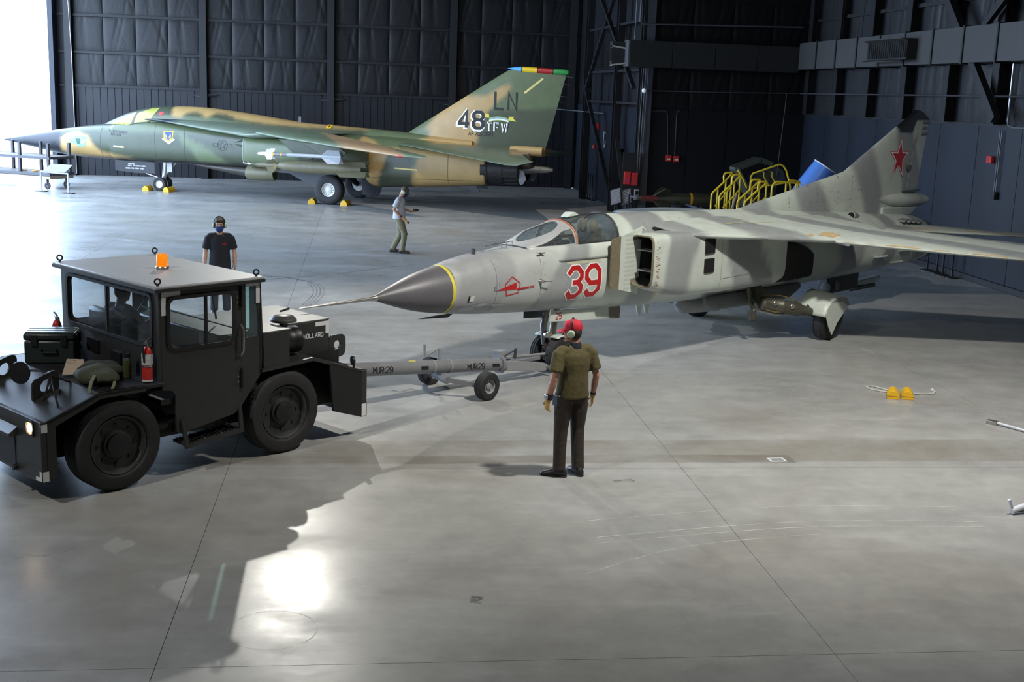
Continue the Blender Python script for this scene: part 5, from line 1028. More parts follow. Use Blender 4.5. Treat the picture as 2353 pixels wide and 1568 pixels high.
for x in (9.45, 7.75):
    mb = MB(); R = .0945
    for q0 in text_polys('MUR:29', x+TBx, .0, .085, .17, -1, .9, .84, slant=0):
      for k in range(6):
        q = [tuple(lerp(q0[0][i], q0[1][i], k/6) for i in (0, 1)), tuple(lerp(q0[0][i], q0[1][i], (k+1)/6) for i in (0, 1)), tuple(lerp(q0[3][i], q0[2][i], (k+1)/6) for i in (0, 1)), tuple(lerp(q0[3][i], q0[2][i], k/6) for i in (0, 1))]
        mb.add([(a, R*cos((b-.045)/R), tp(a-TBx)+R*sin((b-.045)/R)) for a, b in q], [tuple(range(len(q)))])
    mb.build('stencil', mat('lettering_black', (.012, .012, .013)), tb, 0)
for x, w in ((8.62, .13), (7.26, .14)): MB().grid(lambda u, v: (x+TBx-w*u, .0948*cos(radians(lerp(-12, 18, v))), tp(x-w*u)+.0948*sin(radians(lerp(-12, 18, v)))), 2, 4).build('data_plate', K, tb)
MB().grid(lambda u, v: (8.78+TBx-.12*u, .0948*cos(radians(lerp(70, 92, v))), tp(8.78-.12*u)+.0948*sin(radians(lerp(70, 92, v)))), 2, 3).build('yellow_label', M_yel, tb)
# ================================================================== things lying on the tractor deck
def extinguisher(loc, rz, label, k=1.):
    e = empty('fire_extinguisher', loc, rz, label, 'extinguisher', 'fire extinguishers on the tractor')
    MR = mat('extinguisher_red', (.45, .03, .025), rough=.3)
    MB().lathe((0, 0, 0), Z, [(0, .045*k), (.01, .055*k), (.30*k, .055*k), (.35*k, .04*k), (.37*k, .02*k)], 24).build('cylinder', MR, e)
    MB().lathe((0, 0, 0), Z, [(.19*k, .057*k), (.30*k, .057*k)], 24, False).build('label_band', mat('extinguisher_label', (.45, .45, .46), rough=.4, var=.5, vscale=35), e)
    MB().lathe((0, 0, 0), Z, [(.012, .0565*k), (.03, .0565*k)], 24, False).build('base_band', M_tape, e)
    MB().lathe((0, 0, 0), Z, [(.165*k, .060*k), (.185*k, .060*k)], 24, False).build('strap', M_bare, e)
    MB().lathe((0, 0, 0), Z, [(.36*k, .018*k), (.41*k, .018*k)], 14).box(-.05*k, .05*k, -.01*k, .01*k, .40*k, .415*k).bar((-.02*k, 0, .42*k), (.07*k, 0, .45*k), .02*k, .012*k).build('valve_handle', M_bare, e)
    MB().tube([(-.02*k, 0, .39*k), (-.07*k, 0, .40*k), (-.075*k, 0, .33*k), (-.06*k, 0, .22*k)], .009*k, 8).build('hose', M_blk, e)
    return e
extinguisher(tworld((1.66, -.12, 1.061)), 1.2, 'red fire extinguisher standing at the near corner of the tractor deck beside a green flask', 1.0)
extinguisher(tworld((1.66, -2.06, 1.061)), 2.2, 'red fire extinguisher half hidden behind the equipment case on the tractor', .95)
fk = empty('flask', tworld((1.72, -.42, 1.061)), 0, 'olive green steel flask with black loop lid on the tractor deck', 'bottle')
MB().lathe((0, 0, 0), Z, [(0, .036), (.005, .04), (.18, .04), (.195, .033)], 22).build('body', mat('flask_olive', (.045, .055, .02), rough=.35), fk)
MB().lathe((0, 0, 0), Z, [(.195, .033), (.215, .033)], 22).build('steel_neck', M_bare, fk); MB().lathe((0, 0, 0), Z, [(.215, .034), (.25, .034), (.255, .02)], 20).build('lid', M_blk, fk); MB().tube([(-.025, 0, .25), (-.025, 0, .29), (.025, 0, .29), (.025, 0, .25)], .007, 8).build('lid_loop', M_blk, fk)
cs = empty('equipment_case', tworld((1.93, -1.62, 1.061)), -pi/2+.04, 'large dark green latched equipment case on the tractor deck', 'case')
cs.scale = (.82, .76, 1)
MC = mat('case_dark_green', (.018, .028, .026), rough=.35, var=.15)
MB().box(-.22, .22, -.34, .34, 0, .25).build('tub', MC, cs, bevel=.02); ld = MB().box(-.23, .23, -.35, .35, .255, .33).build('lid', MC, cs, bevel=.025)
for x in (-.13, .0, .13): MB().box(x-.045, x+.045, -.33, .33, .33, .342).build('lid_rib', mat('case_lid_sheen', (.10, .12, .12), rough=.25), ld, bevel=.008)
for y in (-.2, .2): MB().box(.225, .25, y-.04, y+.04, .20, .31).build('latch', M_blk, cs)
for x in (-.1, .12): MB().box(x-.04, x+.04, .345, .37, .20, .31).build('latch', M_blk, cs)
MB().tube([(-.10, .345, .16), (-.10, .375, .13), (.10, .375, .13), (.10, .345, .16)], .012, 8).build('handle', M_blk, cs); MB().tube([(.23, -.1, .16), (.26, -.1, .13), (.26, .1, .13), (.23, .1, .16)], .012, 8).build('handle', M_blk, cs)
bg = empty('canvas_bag', tworld((2.02, -.58, 1.061)), pi+AT, 'crumpled olive canvas kit bag with straps lying on the tractor deck', 'bag')
bg.scale = (1.35, 1.35, 1.25)
MCV = mat('olive_canvas', (.040, .045, .024), rough=.85, var=.35, vscale=18, bump=.4, bscale=30)
def lump(c, r, seed, amp=.18):
    rn = random.Random(seed); ph = [rn.uniform(0, 6) for _ in range(6)]; mb = MB().ball(c, r, 28, 18)
    mb.v = [tuple(Vector(c)+(Vector(p)-Vector(c))*(1+amp*(.5*sin(9*p[0]/max(r)*.3+ph[0]+7*p[1])+.5*sin(31*p[1]+ph[1]+17*p[2])+.4*sin(40*p[0]+ph[2])))) for p in mb.v]
    mb.v = [(p[0], p[1], max(p[2], .002)) for p in mb.v]; return mb
lump((.03, .12, .055), (.15, .20, .075), 3).build('bag_body', MCV, bg, 60); lump((-.12, -.12, .04), (.17, .2, .06), 5).build('bag_flap', MCV, bg, 60)
MB().tube([(.12, .26, .10), (.17, .30, .06), (.20, .33, .01), (.22, .36, -.06)], [.012, .014, .012, .01], 8, flat=.4).build('strap', mat('tan_strap', (.14, .15, .09), rough=.8), bg)
MB().tube([(-.02, .30, .06), (.02, .36, .03), (.06, .40, .008)], .012, 8, flat=.5).build('strap', mat('tan_strap', (.14, .15, .09)), bg)
pp = empty('folded_paper', tworld((2.10, -.84, 1.09)), .15, 'folded cream paper with printed lines propped against the canvas bag', 'paper')
MB().add([(-.10, -.08, 0), (.12, -.06, -.01), (.10, .06, .12), (-.06, .05, .13), (-.10, -.074, .006), (.12, -.054, -.004), (.10, .066, .126), (-.06, .056, .136)], [(0, 1, 2, 3), (7, 6, 5, 4), (0, 4, 5, 1), (1, 5, 6, 2), (2, 6, 7, 3), (3, 7, 4, 0)]).build('sheet', mat('cream_paper', (.50, .40, .31), rough=.7, var=.1), pp, 0)
for i in range(3): MB().bar((-.055, .050-.016*i-.004, .128-.016*i), (.03, .052-.016*i-.004, .122-.016*i), .004, .003).build('printed_line', mat('faint_ink', (.15, .12, .1), rough=.7), pp, 0)
# ================================================================== people
def fuse(mb, name, m, parent, voxel=.009, it=6, smooth=True):
    """fuse overlapping limbs into one continuous surface"""
    me = mb.mesh(name, None, 0); t = bpy.data.objects.new('tmp', me); COL.objects.link(t)
    r = t.modifiers.new('r', 'REMESH'); r.mode = 'VOXEL'; r.voxel_size = voxel
    s = t.modifiers.new('s', 'SMOOTH'); s.factor = .5; s.iterations = it
    dg = bpy.context.evaluated_depsgraph_get(); ev = t.evaluated_get(dg)
    out = bpy.data.meshes.new_from_object(ev); out.name = name
    bpy.data.objects.remove(t); bpy.data.meshes.remove(me)
    out.polygons.foreach_set('use_smooth', [True]*len(out.polygons)); out.materials.clear(); out.materials.append(m); out.update()
    return link(name, out, parent)
def chain(mb, pts, rr, n=14):
    mb.tube(pts, rr, n)
    for p, r in zip(pts, rr): mb.ball(p, r*.99, 12, 9)
def ell(mb, secs, n=28):
    """stack of elliptical sections (x, y, z, rx, ry)"""
    mb.loft([[(cx+rx*cos(t), cy+ry*sin(t), z) for t in (2*pi*j/n for j in range(n))] for cx, cy, z, rx, ry in secs])
SKIN = mat('skin', (.42, .21, .14), rough=.5, var=.08, vscale=14)
def hand(mb, w, d, palm, s, curl=.5):
    """palm and five separate fingers: w wrist, d pointing direction, palm normal (inward), s thumb side"""
    w, d, palm = Vector(w), Vector(d).normalized(), Vector(palm).normalized(); side = d.cross(palm).normalized()*s
    c = w+d*.05; mb.loft([[w+d*k+side*ws*cos(t)+palm*th*sin(t) for t in (2*pi*j/12 for j in range(12))] for k, ws, th in ((-.02, .026, .02), (.02, .034, .017), (.06, .041, .016), (.092, .040, .013))])
    for i, (o, l) in enumerate(((.030, .070), (.011, .080), (-.010, .074), (-.029, .058))):
        b = w+d*.088+side*o; a1 = curl*.7; a2 = curl*1.6; d1 = d*cos(a1)+palm*sin(a1); d2 = d*cos(a2)+palm*sin(a2)
        p1 = b+d1*l*.5; p2 = p1+d2*l*.5; chain(mb, [b, p1, p2], [.0092, .0085, .0072], 8)
    b = w+d*.022+side*.030; p1 = b+(side*.75+d*.7).normalized()*.036; p2 = p1+(d*.9+side*.25+palm*.35).normalized()*.034
    chain(mb, [b, p1, p2], [.012, .0105, .0085], 8)
def rotz(v, a): return Vector((v[0]*cos(a)-v[1]*sin(a), v[0]*sin(a)+v[1]*cos(a), v[2]))
def person(name, loc, rz, label, J, skin=SKIN, shirt=None, pants=None, shoe=None, gloves=None, seated=False):
    P = empty('person', loc, rz, label, 'person'); g = lambda k: Vector(J[k])
    hc, hy, hp = g('head'), J.get('hyaw', 0), J.get('hpitch', 0)
    HM = Matrix.Rotation(hy, 3, 'Z') @ Matrix.Rotation(hp, 3, 'Y')
    H = lambda x, y, z: hc+HM @ Vector((x, y, z))
    # --- body: one continuous skin surface
    mb = MB(); ne = g('neck'); ch = g('chest'); pe = g('pelvis')
    def hell(secs, n=22): mb.loft([[H(cx+rx*cos(t), ry*sin(t), z) for t in (2*pi*j/n for j in range(n))] for cx, z, rx, ry in secs])
    hell([(-.005, -.105, .055, .045), (.012, -.085, .072, .058), (.012, -.045, .083, .066), (.004, 0, .092, .073), (-.004, .045, .096, .076), (-.008, .085, .082, .066), (-.01, .112, .045, .038), (-.01, .12, .012, .01)])
    chain(mb, [H(.088, 0, .012), H(.108, 0, -.022)], [.010, .015], 8); chain(mb, [H(.075, .035, .028), H(.085, 0, .03), H(.075, -.035, .028)], [.012, .012, .012], 8)
    chain(mb, [H(.082, .02, -.058), H(.088, 0, -.056), H(.082, -.02, -.058)], [.009, .009, .009], 8)
    mb.ball(H(.075, 0, -.095), (.022, .026, .018), 10, 7)
    for s in (1, -1): mb.ball(H(-.005, s*.077, -.005), (.022, .010, .032), 10, 8)
    chain(mb, [H(-.02, 0, -.07), ne, ne+Vector((-.01, 0, -.06))], [.056, .055, .07])
    ell(mb, [(pe.x, pe.y, pe.z-.05, .09, .13), (pe.x, pe.y, pe.z+.08, .095, .135), ((pe.x+ch.x)/2, (pe.y+ch.y)/2, (pe.z+ch.z)/2, .095, .13), (ch.x, ch.y, ch.z, .105, .155), (ch.x*.6+ne.x*.4, ch.y, ne.z-.11, .08, .12), (ne.x, ne.y, ne.z-.05, .055, .065)])
    for s in 'LR':
        sh, el, wr = g(s+'sh'), g(s+'el'), g(s+'wr'); mid = (el+wr)/2
        si = sh+Vector((0, -.02 if s == 'L' else .02, -.025)); chain(mb, [si, (sh+el)/2, el, el*.65+wr*.35, wr], [.040, .044, .038, .041, .027])
        if not gloves: hand(mb, wr, J[s+'hd'], J[s+'pm'], J.get(s+'th', 1), J.get('curl', .5))
    for s in 'LR':
        hi, kn, an = g(s+'hip'), g(s+'kn'), g(s+'an'); chain(mb, [hi, (hi+kn)/2, kn, kn*.6+an*.4, an], [.075, .068, .050, .050, .035])
    bo = fuse(mb, 'body', skin, P, .0075, 4)
    if gloves:
        for s in 'LR':
            m2 = MB(); hand(m2, g(s+'wr'), J[s+'hd'], J[s+'pm'], J.get(s+'th', 1), J.get('curl', .5)); wr = g(s+'wr'); el = g(s+'el')
            chain(m2, [wr, wr+(wr-el).normalized()*-.03], [.032, .034]); fuse(m2, 'work_glove', gloves, P, .0055, 3)
    # --- shirt
    if shirt:
        mb = MB(); b0 = J.get('hem', pe.z-.04); bw = J.get('belly', 1.)
        ell(mb, [(pe.x, pe.y, b0, .142*bw, .192), (pe.x, pe.y, b0+.03, .144*bw, .194), (pe.x*.6+ch.x*.4, pe.y*.6+ch.y*.4, pe.z*.6+ch.z*.4, .138*bw, .180), (pe.x*.3+ch.x*.7, pe.y*.3+ch.y*.7, pe.z*.3+ch.z*.7, .128, .174), (ch.x, ch.y, ch.z, .128, .186), (ch.x*.65+ne.x*.35, ch.y, ne.z-.11, .118, .178), (ch.x*.3+ne.x*.7, ch.y*.3+ne.y*.7, ne.z-.055, .09, .13), (ne.x-.005, ne.y, ne.z-.034, .070, .080)], 32)
        for s in 'LR':
            sh, el = g(s+'sh'), g(s+'el'); e = sh+(el-sh)*.78; out = (el-sh).normalized()
            k = -1 if s == 'L' else 1
            chain(mb, [ne+Vector((-.01, -k*.05, -.06)), sh+Vector((0, k*.03, -.002))], [.064, .064]); chain(mb, [ch+Vector((0, -k*.09, .03)), sh+Vector((0, k*.02, -.03))], [.10, .066])
            mb.tube([sh+Vector((0, k*.04, -.02)), sh+(el-sh)*.12, sh+(el-sh)*.45, e], [.066, .071, .073, .078], 18)
        fuse(mb, 'shirt', shirt, P, .009, 16)
    if pants:
        mb = MB(); hz = pe.z
        ell(mb, [(pe.x, pe.y, hz-.10, .115, .155), (pe.x, pe.y, hz-.02, .115, .155), (pe.x, pe.y, hz+.05, .105, .145), (pe.x, pe.y, hz+.09, .10, .14)], 28)
        for s in 'LR':
            hi, kn, an = g(s+'hip'), g(s+'kn'), g(s+'an'); hem = an+Vector((0, 0, -.015))
            mb.tube([hi+Vector((0, 0, .04)), hi*.6+kn*.4, kn*.9+hi*.1, kn*.75+an*.25, kn*.35+an*.65, hem], [.105, .098, .078, .074, .07, .07], 20); mb.ball(hi, .10, 16, 10); mb.ball(kn, .076, 14, 9)
        fuse(mb, 'trousers', pants, P, .010, 4)
    if shoe:
        for s in 'LR':
            an = g(s+'an'); a = J.get(s+'toe', 0); f = Vector((cos(a), sin(a), J.get(s+'pit', 0))); sd = Vector((-sin(a), cos(a), 0)); zb = J.get('sole', 0)
            mb = MB(); b = Vector((an.x, an.y, max(zb, an.z-.085)))
            mb.loft([[b+f*k+sd*w*cos(t)+Vector((0, 0, h*.5+h*.5*sin(t))) for t in (2*pi*j/16 for j in range(16))] for k, w, h in ((-.085, .018, .06), (-.075, .034, .09), (-.03, .040, .115), (.03, .042, .105), (.09, .047, .078), (.15, .048, .06), (.19, .038, .048), (.208, .014, .03))])
            so = mb.build('shoe', shoe, P, 60)
            MB().loft([[b+f*k+sd*w*cos(t)+Vector((0, 0, .012+.012*sin(t))) for t in (2*pi*j/16 for j in range(16))] for k, w in ((-.09, .022), (-.07, .04), (0, .045), (.09, .051), (.16, .051), (.20, .036), (.212, .016))]).build('sole', mat('shoe_sole', (.012, .012, .012), rough=.7), so, 40)
    return P, H
def cap(P, H, m, band=None):
    mb = MB(); n = 24
    rings = [[H(-.006+.104*r*cos(t), .084*r*sin(t), z) for t in (2*pi*j/n for j in range(n))] for r, z in ((1.0, .022), (1.03, .045), (.98, .08), (.82, .11), (.5, .13), (.1, .136))]
    c = MB().loft(rings, False, True).build('cap', m, P, 60)
    MB().grid(lambda u, v: H(.085+.085*u*(1-.35*(2*v-1)**2)-.02*(2*v-1)**2, (v-.5)*.15, .040-.02*u-.02*(2*v-1)**2), 6, 12).build('cap_brim', m, c, 60, solid=.005)
    MB().ball(H(-.006, 0, .137), .007, 8, 6).build('cap_button', m, c); return c
def headset(P, H, cup, mic=True, z=0):
    h = empty('headset'); h.parent = P
    MB().tube([H(-.012+.0, .100*cos(t), .018+.135*sin(t)) for t in (pi*j/16 for j in range(17))], .009, 8, flat=.7).build('headband', mat('headset_black', (.012, .012, .013), rough=.4), h)
    for s in (1, -1):
        MB().lathe(H(0, s*.075, -.01), H(0, s, 0)-H(0, 0, 0), [(0, .044), (.016, .046)], 20).build('ear_pad', mat('headset_black', (.012, .012, .013)), h)
        MB().lathe(H(0, s*.091, -.01), H(0, s, 0)-H(0, 0, 0), [(0, .043), (.02, .042), (.03, .034), (.034, .01)], 20).build('ear_cup', cup, h)
    if mic:
        MB().tube([H(.02, .105, -.045), H(.07, .10, -.065), H(.115, .06, -.07)], .004, 6).build('mic_boom', mat('headset_black', (.012, .012, .013)), h); MB().ball(H(.118, .05, -.07), (.014, .014, .012), 10, 8).build('microphone', mat('headset_black', (.012, .012, .013)), h)
    return h
M_cup = mat('pale_green_earcup', (.40, .50, .36), rough=.35, var=.05)
def cloth(name, c, r=.85, v=.14): return mat(name, c, rough=r, var=v, vscale=16, bump=.35, bscale=22)
# --- man with the red cap, back to the camera
J1 = dict(pelvis=(0, 0, .94), chest=(-.01, 0, 1.27), neck=(.0, 0, 1.475), head=(.03, .01, 1.605), hyaw=radians(48), hpitch=radians(6),
 Lsh=(-.01, .195, 1.41), Lel=(-.07, .275, 1.13), Lwr=(-.02, .315, .885), Lhd=(.15, .02, -1), Lpm=(.2, -1, 0), Lth=-1,
 Rsh=(-.01, -.195, 1.41), Rel=(-.05, -.265, 1.12), Rwr=(.02, -.275, .875), Rhd=(.15, .0, -1), Rpm=(.2, 1, 0), Rth=1, curl=.75,
 Lhip=(0, .095, .90), Lkn=(.02, .115, .49), Lan=(.0, .125, .085), Rhip=(0, -.095, .90), Rkn=(.02, -.10, .49), Ran=(-.03, -.10, .085), Ltoe=radians(48), Rtoe=radians(-2), hem=.885)
p1, H1 = person('person', (2.24, 12.56, 0), radians(112), 'man in olive T-shirt, red cap and headset standing with his back to us', J1, shirt=cloth('olive_cotton', (.082, .068, .025)), pants=cloth('dark_brown_canvas', (.034, .026, .021)), shoe=mat('black_shoe', (.016, .017, .019), rough=.45), gloves=mat('tan_leather_glove', (.48, .29, .07), rough=.6, var=.2))
c1 = cap(p1, H1, cloth('red_cotton', (.52, .012, .03), .7, .08)); headset(p1, H1, M_cup)
fuse(MB().ball(H1(-.018, 0, -.005), (.092, .079, .085), 16, 12), 'hair', mat('dark_brown_hair', (.03, .02, .014), rough=.7), p1, .006, 2)
MB().lathe((-.03, .305, .925), (.17, .14, -1), [(-.03, .040), (.03, .039)], 18).build('wrist_support', mat('black_strap', (.012, .012, .014), rough=.5), p1); MB().box(-.06, .0, .335, .356, .90, .95).build('wrist_device', M_bare, p1, bevel=.008)
MB().lathe((.008, -.274, .905), (.2, 0, -1), [(-.012, .034), (.012, .034)], 16).build('watch', mat('black_strap', (.012, .012, .014)), p1)
MB().lathe((.0, 0, 1.475), (0, 0, 1), [(-.035, .082), (.0, .075), (.022, .068), (.025, .06)], 24, False).build('collar_undershirt', cloth('navy_cotton', (.012, .016, .03)), p1)
MB().box(-.06, .06, .155, .215, .80, .93).build('radio_pouch', mat('black_strap', (.012, .012, .014)), p1, bevel=.012)
MB().tube([H1(.02, .105, -.05), H1(.03, .12, -.14), Vector((.05, .14, 1.30))], .003, 6).build('headset_cable', mat('headset_black', (.012, .012, .013)), p1)
#((0, 0, .985), (0, 0, 1), .135, .018, 32, 8).build('belt', mat('belt_brown', (.03, .02, .012), rough=.5), p1, loc=(0, 0, 0)).scale = (.92, 1.18, 1)
# --- man in the black T-shirt facing us
J2 = dict(pelvis=(0, 0, .94), chest=(0, 0, 1.27), neck=(.0, 0, 1.475), head=(.025, 0, 1.61), hyaw=radians(-4), hpitch=radians(4),
 Lsh=(-.005, .19, 1.41), Lel=(-.02, .255, 1.12), Lwr=(.04, .265, .87), Lhd=(.12, .02, -1), Lpm=(.1, -1, 0), Lth=-1,
 Rsh=(-.005, -.19, 1.41), Rel=(-.02, -.25, 1.12), Rwr=(.03, -.27, .87), Rhd=(.12, -.02, -1), Rpm=(.1, 1, 0), Rth=1, curl=.5,
 Lhip=(0, .09, .90), Lkn=(.03, .10, .49), Lan=(.0, .11, .085), Rhip=(0, -.09, .90), Rkn=(.03, -.10, .49), Ran=(.0, -.11, .085), Ltoe=.15, Rtoe=-.15, hem=.86)
p2, H2 = person('person', (-2.60, 21.95, 0), radians(-82), 'young man in black T-shirt, blue face mask and headset standing behind the tractor cab', J2, skin=mat('light_skin', (.46, .27, .19), rough=.5, var=.06), shirt=cloth('black_cotton', (.010, .012, .018)), pants=cloth('dark_navy_denim', (.016, .022, .036)), shoe=mat('black_shoe', (.016, .017, .019)))
headset(p2, H2, M_cup, False)
m_ = MB(); m_.ball(H2(-.02, 0, .056), (.103, .092, .090), 18, 12); m_.ball(H2(.055, 0, .082), (.048, .064, .036), 14, 10); m_.ball(H2(-.035, 0, -.01), (.075, .078, .085), 14, 10)
fuse(m_, 'hair', mat('dark_brown_hair', (.03, .02, .014)), p2, .006, 2)
m_ = MB(); m_.loft([[H2(.03+r*cos(t), .074*w*sin(t), z) for t in (pi*j/14-pi/2 for j in range(15))] for z, r, w in ((-.008, .085, 1.0), (-.03, .092, 1.02), (-.06, .085, .98), (-.09, .072, .85), (-.112, .05, .6))], False, False, False)
m_.build('face_mask', cloth('royal_blue_cloth', (.02, .045, .16)), p2, 60, solid=.004)
for s in (1, -1):
    MB().ball(H2(.083, s*.032, .010), (.010, .013, .007), 12, 8).build('eye', mat('eye_dark', (.03, .02, .02), rough=.2), p2)
    MB().tube([H2(.094, s*.016, .034), H2(.094, s*.036, .038), H2(.082, s*.054, .032)], .004, 6).build('eyebrow', mat('dark_brown_hair', (.03, .02, .014)), p2)
ct = MB(); 
for q in ([(.03, 0), (.08, -.025), (.08, -.045), (-.02, -.045), (-.02, -.025)], [(.02, .01), (.03, .035), (.04, .012), (.05, .035), (.045, .0)]): ct.add([(.131-.25*abs(a+.075)*abs(a+.075), .055+a*.8, 1.31+b*.9) for a, b in q], [tuple(range(len(q)))])
ct.build('chest_print', mat('faded_red_print', (.20, .012, .016), rough=.8), p2, 0)['kind'] = 'stuff'
tp_ = empty('rag', fworld((0, 0, 0)), 0) if False else None
MB().grid(lambda u, v: (-.02+.02*sin(7*v), .20+.05*v+.02*sin(5*u), .98-.22*u*(1-.4*v)), 8, 6).build('hip_rag', cloth('white_rag', (.6, .58, .52)), p2, 60, solid=.004)
# --- man in the grey T-shirt walking to the right, looking at what he holds
J3 = dict(pelvis=(0, 0, .93), chest=(.02, 0, 1.24), neck=(.05, 0, 1.44), head=(.12, 0, 1.555), hyaw=0, hpitch=radians(34),
 Lsh=(.03, .185, 1.38), Lel=(.06, .23, 1.10), Lwr=(.27, .16, 1.055), Lhd=(1, -.2, .05), Lpm=(0, -.3, 1), Lth=1,
 Rsh=(.0, -.185, 1.38), Rel=(-.10, -.24, 1.12), Rwr=(.09, -.22, .925), Rhd=(.8, .1, -.6), Rpm=(.2, 1, .2), Rth=1, curl=.9,
 Lhip=(0, .085, .89), Lkn=(.04, .09, .48), Lan=(-.16, .09, .09), Rhip=(.01, -.085, .89), Rkn=(.16, -.09, .50), Ran=(.10, -.09, .09), hem=.87, belly=1.12)
p3, H3 = person('person', (.82, 30.75, 0), radians(-8), 'man in light grey T-shirt and khaki trousers walking past with ear defenders on', J3, skin=mat('tanned_skin', (.36, .18, .11), rough=.5, var=.06), shirt=cloth('heather_grey_cotton', (.38, .40, .44)), pants=cloth('khaki_canvas', (.15, .14, .085)), shoe=mat('brown_shoe', (.03, .022, .016), rough=.6))
cap(p3, H3, cloth('olive_cap', (.07, .065, .035))); headset(p3, H3, M_cup, False)
m_ = MB(); m_.loft([[H3(.03+r*cos(t), .074*w*sin(t), z) for t in (pi*j/14-pi/2 for j in range(15))] for z, r, w in ((-.01, .085, 1.0), (-.03, .092, 1.02), (-.06, .085, .98), (-.09, .072, .85), (-.112, .05, .6))], False, False, False)
m_.build('face_mask', cloth('dark_blue_cloth', (.012, .02, .07)), p3, 60, solid=.004)
MB().lathe((.065, -.222, .95), (.8, .1, -.8), [(-.014, .034), (.014, .034)], 16).build('watch', mat('black_strap', (.012, .012, .014)), p3)
def pworld(p, l): return p.matrix_basis @ Vector(l)
cm1 = empty('handheld_camera', pworld(p3, (.40, .135, 1.055)), radians(-8), 'small black camera in the outstretched hand of the man in grey', 'camera')
MB().box(-.055, .055, -.03, .03, .0, .065).build('camera_body', M_blk, cm1, bevel=.01); MB().lathe((.055, 0, .033), (1, 0, 0), [(0, .026), (.03, .024)], 16).build('lens', M_blk, cm1)
gl2 = empty('rolled_gloves', pworld(p3, (.185, -.215, .835)), radians(-8), 'yellow rolled work gloves in the lowered hand of the man in grey', 'gloves')
MB().tube([(-.06, 0, .06), (0, 0, .02), (.06, 0, -.02)], [.02, .026, .024], 10).build('glove_roll', mat('ochre_leather', (.38, .24, .06), rough=.7), gl2); MB().tube([(.055, 0, -.015), (.095, 0, -.045)], [.025, .022], 10).build('cuff', M_blk, gl2)
# --- driver in the cab, turned towards the aircraft
J4 = dict(pelvis=(0, 0, .20), chest=(.02, 0, .52), neck=(.04, 0, .71), head=(.075, 0, .835), hyaw=radians(10), hpitch=radians(4),
 Lsh=(.02, .185, .65), Lel=(.14, .24, .42), Lwr=(.34, .13, .46), Lhd=(1, -.2, .3), Lpm=(0, -1, 0), Lth=1, Rsh=(.02, -.185, .65), Rel=(.14, -.24, .42), Rwr=(.34, -.13, .46), Rhd=(1, .2, .3), Rpm=(0, 1, 0), Rth=-1, curl=.9,
 Lhip=(0, .09, .16), Lkn=(.36, .14, .24), Lan=(.30, .12, .06), Rhip=(0, -.09, .16), Rkn=(.36, -.14, .24), Ran=(.30, -.12, .06), hem=.12, sole=-.6)
pd = tworld((1.08, -1.74, .88)); 
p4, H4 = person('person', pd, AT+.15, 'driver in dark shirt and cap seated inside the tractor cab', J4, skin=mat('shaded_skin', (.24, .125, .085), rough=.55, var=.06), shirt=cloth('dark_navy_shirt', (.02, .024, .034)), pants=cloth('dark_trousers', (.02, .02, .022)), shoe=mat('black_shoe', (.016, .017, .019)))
cap(p4, H4, cloth('dark_cap', (.02, .02, .022)))
fuse(MB().ball(H4(-.018, 0, .005), (.094, .080, .09), 16, 12), 'hair', mat('dark_brown_hair', (.03, .02, .014)), p4, .006, 2)
# ================================================================== services on the walls
M_duct = mat('grey_duct_sheet', (.046, .045, .043), rough=.5, var=.08, vscale=4)
M_ductd = mat('dark_duct_sheet', (.012, .012, .0115), rough=.55, var=.1)
dA = empty('air_duct', (XR-.35, 30, 5.18), 0, 'long grey sheet-metal air duct with dark flanges along the right wall', 'duct')
for i in range(29):
    y1 = 39.15-1.6*i; y0 = y1-1.6
    MB().box(-.34, .34, y0-30+.03, y1-30-.03, 0, .83).build('duct_section', M_duct, dA, 0)
    MB().box(-.37, .36, y0-30-.035, y0-30+.035, -.03, .86).build('flange', M_steel, dA, 0)
df = MB().box(-.62, -.34, 30.4-30, 32.9-30, .14, .66).build('diffuser', M_ductd, dA, 0)
for z in (.62, .14): MB().prism([(0, 0), (-.16, .05 if z > .3 else -.05), (-.16, .03 if z > .3 else -.07), (0, -.02)], (-.62, .4, z), X, Z, (0, 2.5, 0)).build('diffuser_lip', M_duct, df, 0)
MB().box(-.628, -.62, .42, 2.88, .17, .61).build('grille_shade', M_black, df, 0)  # black sheet added for the shade behind the louvres
for i in range(18): MB().box(-.645, -.629, .45+i*.135, .47+i*.135, .18, .60).build('louvre', M_ductd, df, 0)
MB().box(-.345, -.33, .3, 3.0, .62, .83).build('duct_patch', M_duct, dA, 0)
for y in (38.2, 36.4, 34.9, 33.4, 29.2, 27.3): MB().bar((.0, y-30, .83), (.0, y-30, 6.0), .012, .012, X).build('hanger_rod', M_steel, dA)
dB = empty('air_duct', (8.3, 39.55, 5.08), 0, 'black air duct crossing the dark middle wall with an end grille', 'duct')
for i in range(4): MB().box(.05+1.42*i, .05+1.42*i+1.40, -.34, .34, 0, .82).build('duct_section', M_ductd, dB, 0)
MB().box(0, .05, -.34, .34, 0, .82).build('end_cap', mat('duct_end_grey', (.06, .06, .062), rough=.5), dB)
nz_ = MB().box(-.42, 0, .20, .60, .04, .78).build('grille_neck', M_ductd, dB, 0)
for z, d in ((.60, .06), (.12, -.06)): MB().prism([(0, 0), (-.42, d), (-.42, d-.05), (0, -.05)], (-.42+.42, .12, z), X, Z, (0, .4, 0)).build('grille_lip', mat('pale_grille_metal', (.32, .30, .26), rough=.4), nz_, 0)
for i in range(8): MB().box(-.44, -.42, .22+i*.045, .235+i*.045, .16, .56).build('louvre', M_steel, nz_, 0)
def pipe(name, pts, r, m, label, cat='pipe', n=8):
    p0 = Vector(pts[0]); o = MB().tube([Vector(p)-p0 for p in pts], r, n).build(name, m, None, loc=tuple(p0)); tag(o, label, cat); return o
